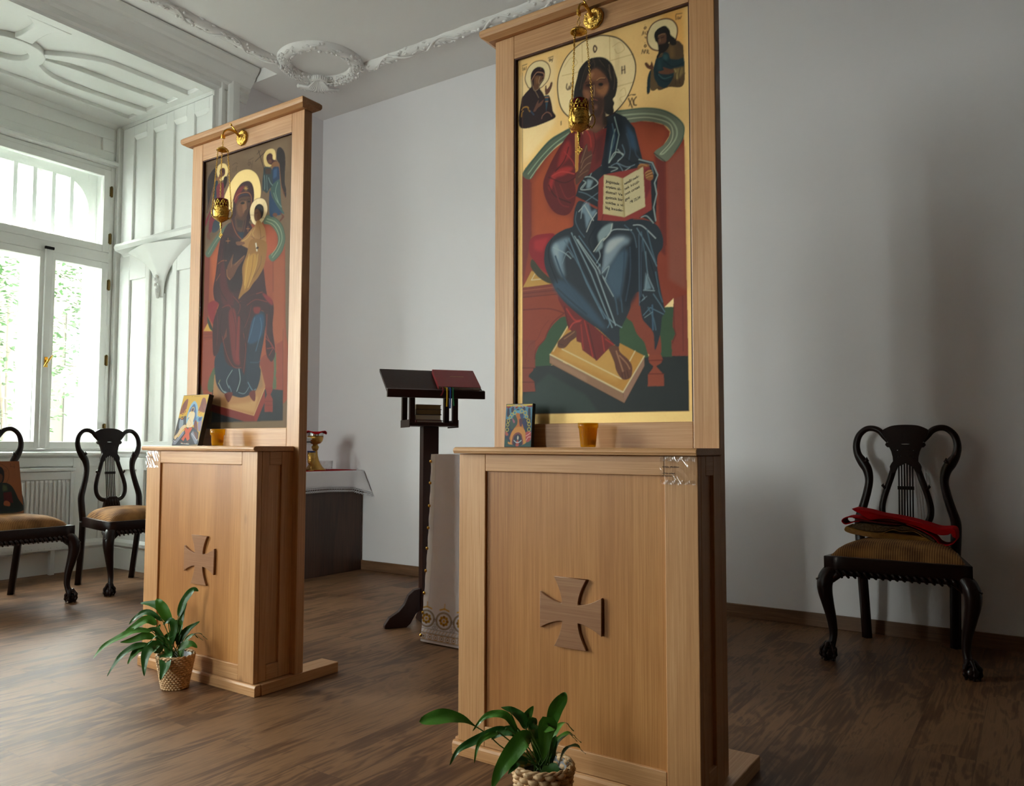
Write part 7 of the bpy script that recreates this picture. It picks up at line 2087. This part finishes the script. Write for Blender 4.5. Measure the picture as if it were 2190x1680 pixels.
for s in (1, -1):
    for y in (-0.084, 0.084):
        x0, x1 = (s * 0.125 - 0.015, s * 0.125 + 0.015)
        MB().prism([(y - 0.015, 1.1325), (y + 0.015, 1.1325), (y + 0.015, zt_(y + 0.015) - 0.021), (y - 0.015, zt_(y - 0.015) - 0.021)], 'X', x0, x1).build('upright', 'lect', LT, bevel=0.002)
MB().prism([(-0.10, 1.289), (0.10, zt_(0.10) - 0.020), (0.10, zt_(0.10)), (-0.10, 1.309)], 'X', -0.27, 0.29).build('slant_top', 'lect', LT, bevel=0.003)
MB().prism([(-0.125, 1.268), (-0.1005, 1.268), (-0.1005, 1.318), (-0.108, 1.318), (-0.125, 1.312)], 'X', -0.272, 0.292).build('ledge', 'lect', LT, bevel=0.002)
# red book on the slope
sl = math.atan(0.665)
Rb = Matrix.Translation(Vector(lc)) @ Matrix.Rotation(lrz, 4, 'Z') @ Matrix.Translation((0.150, -0.094, 1.3145)) @ Matrix.Rotation(-0.05, 4, 'Z') @ Matrix.Rotation(sl, 4, 'X')
BK = thing('book', 'dark red closed book with gold title lying on the lectern', 'book', (0, 0, 0)); BK.matrix_world = Rb
MB().box(-0.122, 0.122, 0.0, 0.200, 0.0, 0.003).box(-0.122, 0.122, 0.0, 0.200, 0.021, 0.024).box(-0.125, -0.1221, 0.0, 0.200, 0.0, 0.024).build('cover', 'redbook', BK, bevel=0.001)
MB().box(-0.1215, 0.118, 0.003, 0.197, 0.0031, 0.0209).build('page_block', 'paperw', BK)
tm = MB(); rg = random.Random(2); x = -0.035
while x < 0.045:
    tm.box(x, x + 0.0022, 0.118, 0.118 + rg.choice((0.004, 0.005, 0.004)), 0.0241, 0.0243); x += 0.0034
tm.build('gold_title', 'goldink', BK)
for xx, ln, mt, cl in ((-0.085, 0.105, 'yellow_r', 'e0b414'), (-0.066, 0.115, 'blue_r', '1450b4'), (-0.050, 0.100, 'green_r', '0f7440'), (-0.108, 0.045, 'red_r', '8a1018')):
    MT[mt] = plain('ribbon_' + cl, cl, 0.5)
    inv = Rb.inverted()
    w0 = Rb @ Vector((xx, 0.003, 0.012))
    dn = inv.to_3x3() @ Vector((0, 0, -1)); fr = inv.to_3x3() @ Vector((math.sin(lrz), -math.cos(lrz), 0))
    a = Vector((xx, 0.003, 0.012))
    mb = MB()
    pts = [a, a + fr * 0.020 - dn * 0.002, a + fr * 0.032 + dn * 0.006, a + fr * 0.033 + dn * (ln * 0.5), a + fr * 0.034 + dn * ln + Vector((0.004 if mt == 'green_r' else -0.012 if mt == 'red_r' else -0.002, 0, 0))]
    P = [Vector(p) for p in catmull(pts, 5)]; vs = []
    for p in P: vs += [p + Vector((-0.0045, 0, 0)), p + Vector((0.0045, 0, 0))]
    mb.add(vs, [(2 * i, 2 * i + 1, 2 * i + 3, 2 * i + 2) for i in range(len(P) - 1)], True).build('ribbon_marker', mt, BK, solid=0.0006)
# stack of books on the shelf
def book(z0, h, w, d, cov, pages, label, rz, x=-0.018, y=-0.005, r=0.5):
    Mx = Matrix.Translation(Vector(lc)) @ Matrix.Rotation(lrz, 4, 'Z') @ Matrix.Translation((x, y, z0)) @ Matrix.Rotation(rz, 4, 'Z')
    B = thing('book', label, 'book', group=None); B.matrix_world = Mx
    MT[cov] = MT.get(cov) or plain('book_cover_' + cov, cov, 0.5)
    MB().box(-w / 2, w / 2, -d / 2, d / 2, 0, 0.002).box(-w / 2, w / 2, -d / 2, d / 2, h - 0.002, h).box(-w / 2 - 0.004, -w / 2, -d / 2, d / 2, 0, h).build('cover', cov, B, bevel=0.0008)
    mb = MB(); n = max(3, int(h / 0.003))
    for k in range(n):
        zz = 0.0022 + (h - 0.0044) * k / n
        mb.box(-w / 2 + 0.001, w / 2 - 0.005 + 0.002 * math.sin(k * 2.1), -d / 2 + 0.003, d / 2 - 0.003, zz, zz + (h - 0.0044) / n * 0.86)
    mb.build('page_block', pages, B)
MT['pg'] = plain('aged_paper', '8f7852', 0.8, var=0.2, vscale=60)
book(1.1325, 0.014, 0.155, 0.13, '6a1a1c', 'paperw', 'thin dark red book at the bottom of the lectern stack', 0.03)
book(1.1468, 0.030, 0.150, 0.125, '2c3440', 'paper', 'dark blue book second from the bottom of the lectern stack', -0.03, x=-0.022)
book(1.1770, 0.030, 0.150, 0.12, '3a2c20', 'pg', 'brown book with aged pages third from the bottom of the lectern stack', 0.04, x=-0.022)
book(1.2072, 0.026, 0.145, 0.12, '6e5a40', 'pg', 'tan book with aged pages on top of the lectern stack', 0.0, x=-0.020)

# ================================================================== ALTAR WITH EMBROIDERED CLOTH
AX, AXR, AY, AYB, AZ = -2.552, -1.62, 3.202, 3.80, 0.960
al = thing('altar_table', 'wooden altar table under the white embroidered cloth', 'table', ((AX + AXR) / 2, (AY + AYB) / 2, 0))
hw, hd = (AXR - AX) / 2 - 0.02, (AYB - AY) / 2 - 0.02
MB().box(-hw, hw, -hd, hd, 0.925, 0.950).build('table_top', 'oakx', al, bevel=0.003)
for sx in (-1, 1):
    for sy in (-1, 1):
        MB().box(sx * (hw - 0.06) - 0.03, sx * (hw - 0.06) + 0.03, sy * (hd - 0.06) - 0.03, sy * (hd - 0.06) + 0.03, 0, 0.925).build('leg', 'oakz', al, bevel=0.002)
ac = thing('altar_cloth', 'white satin cloth with gold embroidered border and gold buttons behind the large stand', 'altar cloth', ((AX + AXR) / 2, AY, 0))
X0, X1 = AX - ac.location.x, AXR - ac.location.x
Wd = (X1 - X0) * 1000
Ht = 950
ops = ['N f4f2fb 1', 'F fafaff: 0,0 28,0 28,950 0,950', 'L c9c6d0 1.5: 30,0 30,800']
def P_(x, z): return '%g,%g' % (x, Ht - z)
for k in range(11):
    cx = 24 + k * 94; cz = 120
    ops.append('R 4a3c3c 2.4: %s 43' % P_(cx, cz)); ops.append('R b08a3c 3: %s 40' % P_(cx, cz)); ops.append('R 4a3c3c 2: %s 36.5' % P_(cx, cz))
    for q in range(8):
        a = q * PI / 4
        ops.append('E %s: %s 8,8' % ('c8981e' if q % 2 else '9c6c1c', P_(cx + 19 * math.cos(a), cz + 19 * math.sin(a))))
        ops.append('L 7a5420 1.5: %s %s' % (P_(cx, cz), P_(cx + 26 * math.cos(a), cz + 26 * math.sin(a))))
    ops.append('E d8a824: %s 7,7' % P_(cx, cz))
    ops.append('R 4a3c3c 2: %s 8' % P_(cx + 47, cz)); ops.append('E 8a5a3c: %s 3,3' % P_(cx + 47, cz))
    for s in (-1, 1): ops.append('L d8a820 7: %s %s' % (P_(cx, cz + 60), P_(cx + s * 24, cz + 52)))
    ops.append('L d8a820 5: %s %s' % (P_(cx, cz + 56), P_(cx, cz + 84)))
    for q in ((-8, 0), (0, 14), (8, 0)): ops.append('R 6a6468 2: %s 6' % P_(cx + 49 + q[0], cz - 40 + q[1]))
ops += ['L 4a3c3c 2.4: 0,%g 1100,%g' % (Ht - 70, Ht - 70), 'L 4a3c3c 2.4: 0,%g 1100,%g' % (Ht - 50, Ht - 50), 'L b8862c 4: 0,%g 1100,%g' % (Ht - 46, Ht - 46), 'L b8862c 4: 0,%g 1100,%g' % (Ht - 17, Ht - 17), 'L 4a3c3c 2: 0,%g 1100,%g' % (Ht - 13, Ht - 13)]
for k in range(60):
    ops.append('L c8a25c 3: %s %s' % (P_(10 + k * 17, 53), P_(20 + k * 17, 67)))
for k in range(32):
    ops.append('R b8862c 3: %s 11' % P_(16 + k * 32, 31)); ops.append('E 8a6420: %s 4,4' % P_(16 + k * 32, 31))
CC = Canvas(Wd, Ht, 1.3); CC.run('\n'.join(ops))
def clothf(U, V):
    x = X0 + (X1 - X0) * U - 0.060 * (1 - V) ** 1.6 * (1 - U) ** 4
    y = -0.002 - 0.003 * np.sin(U * 14 + V * 9) * (1 - V) - 0.0022 * np.sin(V * 60 + U * 40) * np.exp(-U * 16)
    z = 0.008 + (AZ - 0.008) * V - 0.012 * U * (1 - V)
    return np.stack([x, y, z], -1)
MT['satin'] = paint_mat('embroidered_satin', 1.0, 0.38, 0.06, 60)
CC.mesh('front_drop', MT['satin'], ac, clothf)
D = AYB - AY
MB().grid(lambda u, v: (X0 - 0.060 * (1 - v) ** 1.6 * (1 - u * 0.2), D * u, 0.008 + (AZ - 0.008) * v), 12, 20).build('side_drop', 'white_cloth', ac, solid=0.001)
MB().grid(lambda u, v: (X1 + 0.02 * (1 - v), D * u, 0.008 + (AZ - 0.008) * v), 12, 20).build('side_drop', 'white_cloth', ac, solid=0.001)
MB().grid(lambda u, v: (X0 + (X1 - X0) * u, D + 0.01 * (1 - v), 0.008 + (AZ - 0.008) * v), 12, 12).build('back_drop', 'white_cloth', ac, solid=0.001)
MB().box(X0, X1, 0, D, AZ - 0.004, AZ).build('top_cover', 'white_cloth', ac, bevel=0.002)
for z in (0.923, 0.813, 0.697, 0.585, 0.481, 0.367, 0.254, 0.155, 0.040):
    v = z / AZ
    MB().ball((X0 + 0.006 - 0.060 * (1 - v) ** 1.6, -0.012, z), 0.0085, 12, (1, 0.6, 1)).build('gold_button', 'brass', ac)

# ================================================================== SIDE TABLE WITH VESSELS
st = thing('side_table', 'dark walnut chest-like side table in the far corner', 'side table', (-4.80, 4.35, 0))
MB().box(-0.248, 0.265, -0.43, 0.435, 0.0, 0.800).build('body', 'chest', st, bevel=0.003)
tc2 = thing('table_cloth', 'white linen cloth with lace edge over the dark side table', 'table cloth', (-4.80, 4.35, 0.8))
F = 0.272
MB().box(-0.25, F, -0.435, 0.438, 0.0012, 0.0045).build('top_cover', 'white_cloth', tc2)
def drop(u, v):
    y = -0.435 + 0.873 * u
    k = max(0, (u - 0.86) / 0.14)
    x = F + 0.004 + 0.010 * (1 - v) * (1 + math.sin(u * 19)) * 0.5 + 0.085 * k ** 1.5 * (1 - v)
    z = 0.003 - (1 - v) * (0.140 - 0.02 * math.sin(u * PI) + 0.030 * k)
    return (x, y, z)
MB().grid(drop, 60, 10).build('front_drop', 'white_cloth', tc2, solid=0.0012)
lace = MB()
nl = 52
def lp(u, t):      # t 0..1 down the lace
    x, y, z = drop(u, 0)
    k = max(0, (u - 0.86) / 0.14)
    return (x + 0.002 + 0.02 * k * t, y, z - 0.040 * t)
for k in range(nl):
    u0, u1 = k / nl, (k + 1) / nl; um = (u0 + u1) / 2
    lace.tube([lp(um, 0.0), lp(um, 0.75)], 0.0016, 5)
    lace.tube([lp(u0, 0.1), lp(um, 0.45), lp(u1, 0.1)], 0.0013, 5)
    lace.tube([lp(u0, 0.72), lp(um - 0.15 / nl, 0.98), lp(um + 0.15 / nl, 0.98), lp(u1, 0.72)], 0.0022, 5)
for t in (0.02, 0.32, 0.70): lace.tube([lp(k / 40, t) for k in range(41)], 0.0022, 5)
lace.build('lace_border', 'white_cloth', tc2)
MB().box(F - 0.3, F - 0.0, 0.4385, 0.4395, -0.16, 0.003).build('end_drop', 'white_cloth', tc2)
rr_ = thing('red_runner', 'red cloth runner on the white covered side table', 'table runner', (-4.80, 4.35, 0.8048))
MB().box(-0.24, F - 0.012, -0.42, 0.375, 0.0, 0.004).build('runner', 'red', rr_, bevel=0.001)
zt2 = 0.8090
def chalice(loc, s, label, group, napkin):
    H = thing('chalice', label, 'chalice', loc, 0, group)
    pr = [(0, 0), (0.082, 0), (0.083, 0.006), (0.076, 0.011), (0.062, 0.020), (0.044, 0.045), (0.030, 0.075), (0.021, 0.110), (0.017, 0.140), (0.0155, 0.150), (0.022, 0.155), (0.024, 0.163), (0.028, 0.170), (0.028, 0.180), (0.022, 0.188), (0.017, 0.193), (0.022, 0.198), (0.040, 0.205), (0.054, 0.220), (0.060, 0.240), (0.0615, 0.262)]
    def fn(r, z, t): return r * (1 + 0.015 * math.sin(t * 8) * (1 if z < 0.14 else 0))
    MB().lathe([(r * s, z * s) for r, z in pr] + [(0.057 * s, 0.262 * s), (0.05 * s, 0.225 * s), (0, 0.212 * s)], n=48, cap=False, fn=fn).build('goblet', 'oldgold', H)
    MB().lathe([(0.0617 * s, 0.2625 * s), (0.063 * s, 0.284 * s), (0.0645 * s, 0.286 * s), (0.061 * s, 0.286 * s), (0.0600 * s, 0.2625 * s)], n=48, cap=False).build('silver_rim', 'silver', H)
    return H
chalice((-4.675, 4.395, zt2), 1.03, 'tall old gold chalice covered with a small red cloth on the side table', None, True)
nk = thing('small_red_cloth', 'small red scalloped cloth lying over the tall chalice', 'cloth', (-4.675, 4.395, zt2 + 0.2975))
def nap(u, v):
    a = 2 * PI * u; r = 0.088 * v * (1 + 0.05 * math.sin(a * 4))
    z = 0.004 - 0.006 * v * v + 0.012 * v ** 3 * math.sin(a * 4 + 1) if True else 0
    return (r * math.cos(a), r * math.sin(a), z)
MB().grid(nap, 64, 10).build('cloth', 'red', nk, solid=0.006, subsurf=0)
# footed stand partly hidden by the left icon stand, with folded papers on it
sd = thing('footed_dish', 'old gold footed dish carrying folded papers beside the chalice', 'footed dish', (-4.72, 4.215, zt2))
MB().lathe([(0, 0), (0.090, 0), (0.091, 0.028), (0.084, 0.035), (0.060, 0.042), (0.040, 0.075), (0.024, 0.12), (0.018, 0.165), (0.026, 0.178), (0.060, 0.184), (0.095, 0.192), (0.095, 0.196), (0.05, 0.190), (0, 0.188)], n=40, cap=False).build('body', 'oldgold', sd)
cols = [('paperw', 0.010), ('paperw', 0.008), ('blackm', 0.010), ('paperw', 0.010), ('paperw', 0.012), ('silver', 0.006)]
zz = zt2 + 0.1965
for k, (mt, h) in enumerate(cols):
    pb = thing('folded_paper', ['white folded paper at the bottom of the pile on the footed dish', 'white folded paper second in the pile on the footed dish', 'black folder in the middle of the pile on the footed dish', 'white folded paper just above the black folder on the footed dish', 'thick white folded paper near the top of the pile', 'grey booklet on top of the pile on the footed dish'][k], 'papers', (-4.70, 4.20 + 0.006 * (-1) ** k, zz), 0.1 * math.sin(k * 2.3))
    ph = [(-0.10, 0), (0.0, 0.0), (0.10, 0.0), (0.104, h * 0.5), (0.10, h), (0.0, h * 0.9), (-0.10, h)]
    MB().prism([(y, z) for y, z in ph], 'X', -0.07, 0.08).build('folded_sheets', mt, pb, bevel=0.0008)
    zz += h + 0.0008
sc_ = thing('small_goblet', 'small gilt goblet with a blue rim in front of the footed dish', 'goblet', (-4.575, 4.262, zt2))
MB().lathe([(0, 0), (0.020, 0), (0.020, 0.003), (0.006, 0.008), (0.004, 0.022), (0.007, 0.026), (0.004, 0.032), (0.007, 0.038), (0.020, 0.050), (0.0285, 0.066), (0.0295, 0.085), (0.0300, 0.145), (0.027, 0.145), (0.027, 0.085), (0, 0.06)], n=32, cap=False).build('bowl', 'oldgold', sc_)
MT['blue'] = plain('dark_blue_enamel', '10184c', 0.25)
MB().lathe([(0.0302, 0.140), (0.0306, 0.152), (0.027, 0.152), (0.0268, 0.140)], n=32, cap=False).build('blue_rim', 'blue', sc_)
gd = thing('glass_dish', 'clear round glass dish behind the chalice on the side table', 'dish', (-4.77, 4.60, zt2))
MB().lathe([(0, 0), (0.05, 0), (0.056, 0.008), (0.060, 0.07), (0.0575, 0.07), (0.053, 0.010), (0, 0.006)], n=40, cap=False).build('dish', 'plastic', gd)

# ================================================================== OUTSIDE THE WINDOW
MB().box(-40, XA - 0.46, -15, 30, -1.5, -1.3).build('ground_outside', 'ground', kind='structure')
fc_ = thing('courtyard_house', 'cream rendered house seen through the alcove window', 'building', (-14.5, 8.0, -1.3))
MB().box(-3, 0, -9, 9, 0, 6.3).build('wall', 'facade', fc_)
for (a, b, c, d) in ((-0.55, 0.15, 2.0, 3.25), (-0.55, 0.15, 3.75, 4.7), (-3.2, -2.4, 2.0, 3.25), (2.2, 3.0, 2.0, 3.25)):
    f = MB().box(-0.02, 0.03, a, a + 0.06, c, d).box(-0.02, 0.03, b - 0.06, b, c, d).box(-0.02, 0.03, a + 0.06, b - 0.06, c, c + 0.06).box(-0.02, 0.03, a + 0.06, b - 0.06, d - 0.06, d).box(-0.02, 0.03, (a + b) / 2 - 0.03, (a + b) / 2 + 0.03, c + 0.06, d - 0.06)
    o = f.build('window', 'facade', fc_)
    MB().box(0.001, 0.01, a + 0.06, b - 0.06, c + 0.06, d - 0.06).build('pane', 'dwin', o)
wg = thing('sky_blocker', 'added unseen block that keeps low sky light out of the alcove window, outside to the left', 'building', (-10.5, -1.5, -1.3))  # added out of view to block low sky light reaching the alcove
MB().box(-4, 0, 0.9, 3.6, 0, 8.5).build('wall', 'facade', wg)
MB().prism([(-4.3, 8.5), (0.3, 8.5), (-2, 10.0)], 'Y', 0.8, 3.7).build('blocker_roof', 'bark', wg)
def tree(loc, blobs, nl, label, seed, size=0.10, name='garden_tree'):
    T = thing(name, label, 'tree' if 'tree' in name else 'bush', loc)
    rg = random.Random(seed)
    tr = MB()
    top = max(b[2] for b in blobs)
    tr.tube([(0, 0, 0), (0.05, 0.03, top * 0.5), (0, 0, top)], [0.09, 0.07, 0.03], 8)
    vs = []; fs = []
    for b in blobs: tr.tube([(0.03, 0.02, max(0.1, b[2] * 0.45)), (b[0] * 0.6, b[1] * 0.6, b[2] * 0.85), (b[0], b[1], b[2])], [0.035, 0.02, 0.008], 6)
    tr.build('trunk', 'bark', T)
    for _ in range(nl):
        bx, by, bz, r = rg.choice(blobs)
        while True:
            d = Vector((rg.uniform(-1, 1), rg.uniform(-1, 1), rg.uniform(-1, 1)))
            if 0.2 < d.length < 1: break
        c = Vector((bx, by, bz)) + d * r
        a = Vector((rg.uniform(-1, 1), rg.uniform(-1, 1), rg.uniform(-.4, .4))).normalized()
        b_ = a.cross(Vector((rg.uniform(-.5, .5), rg.uniform(-.5, .5), 1))).normalized()
        s = size * rg.uniform(.6, 1.2)
        i = len(vs)
        vs += [c - a * s * .5, c + b_ * s * .28, c + a * s * .5, c - b_ * s * .28]
        fs.append((i, i + 1, i + 2, i + 3))
    MB().add(vs, fs).build('foliage', 'treeleaf', T, recalc=False)
tree((-11.2, 5.0, -1.3), [(0, 0, 2.9, .75), (.3, .5, 3.5, .6), (-.3, -.5, 3.7, .7), (.2, -.3, 4.3, .5)], 2200, 'pale leafy tree in the courtyard, seen in the left casement', 1)
tree((-12.6, 7.3, -1.3), [(0, 0, 4.3, .8), (.2, .5, 3.6, .5), (-.2, -.4, 4.9, .6), (0, .4, 5.2, .5)], 2200, 'pale leafy tree in front of the cream house, seen in the right casement', 2)
tree((-8.1, 4.7, -1.3), [(0, 0, 1.7, .6), (.3, .7, 1.6, .5), (-.3, -.7, 1.7, .55)], 2200, 'low bush behind the window sill in the right casement', 3, 0.08, 'garden_bush')
tree((-10.0, 2.9, -1.3), [(0, 0, 1.7, .6), (.2, .6, 1.5, .5), (-.2, -.6, 1.8, .55)], 2200, 'low bush behind the window sill in the left casement', 4, 0.08, 'garden_bush')
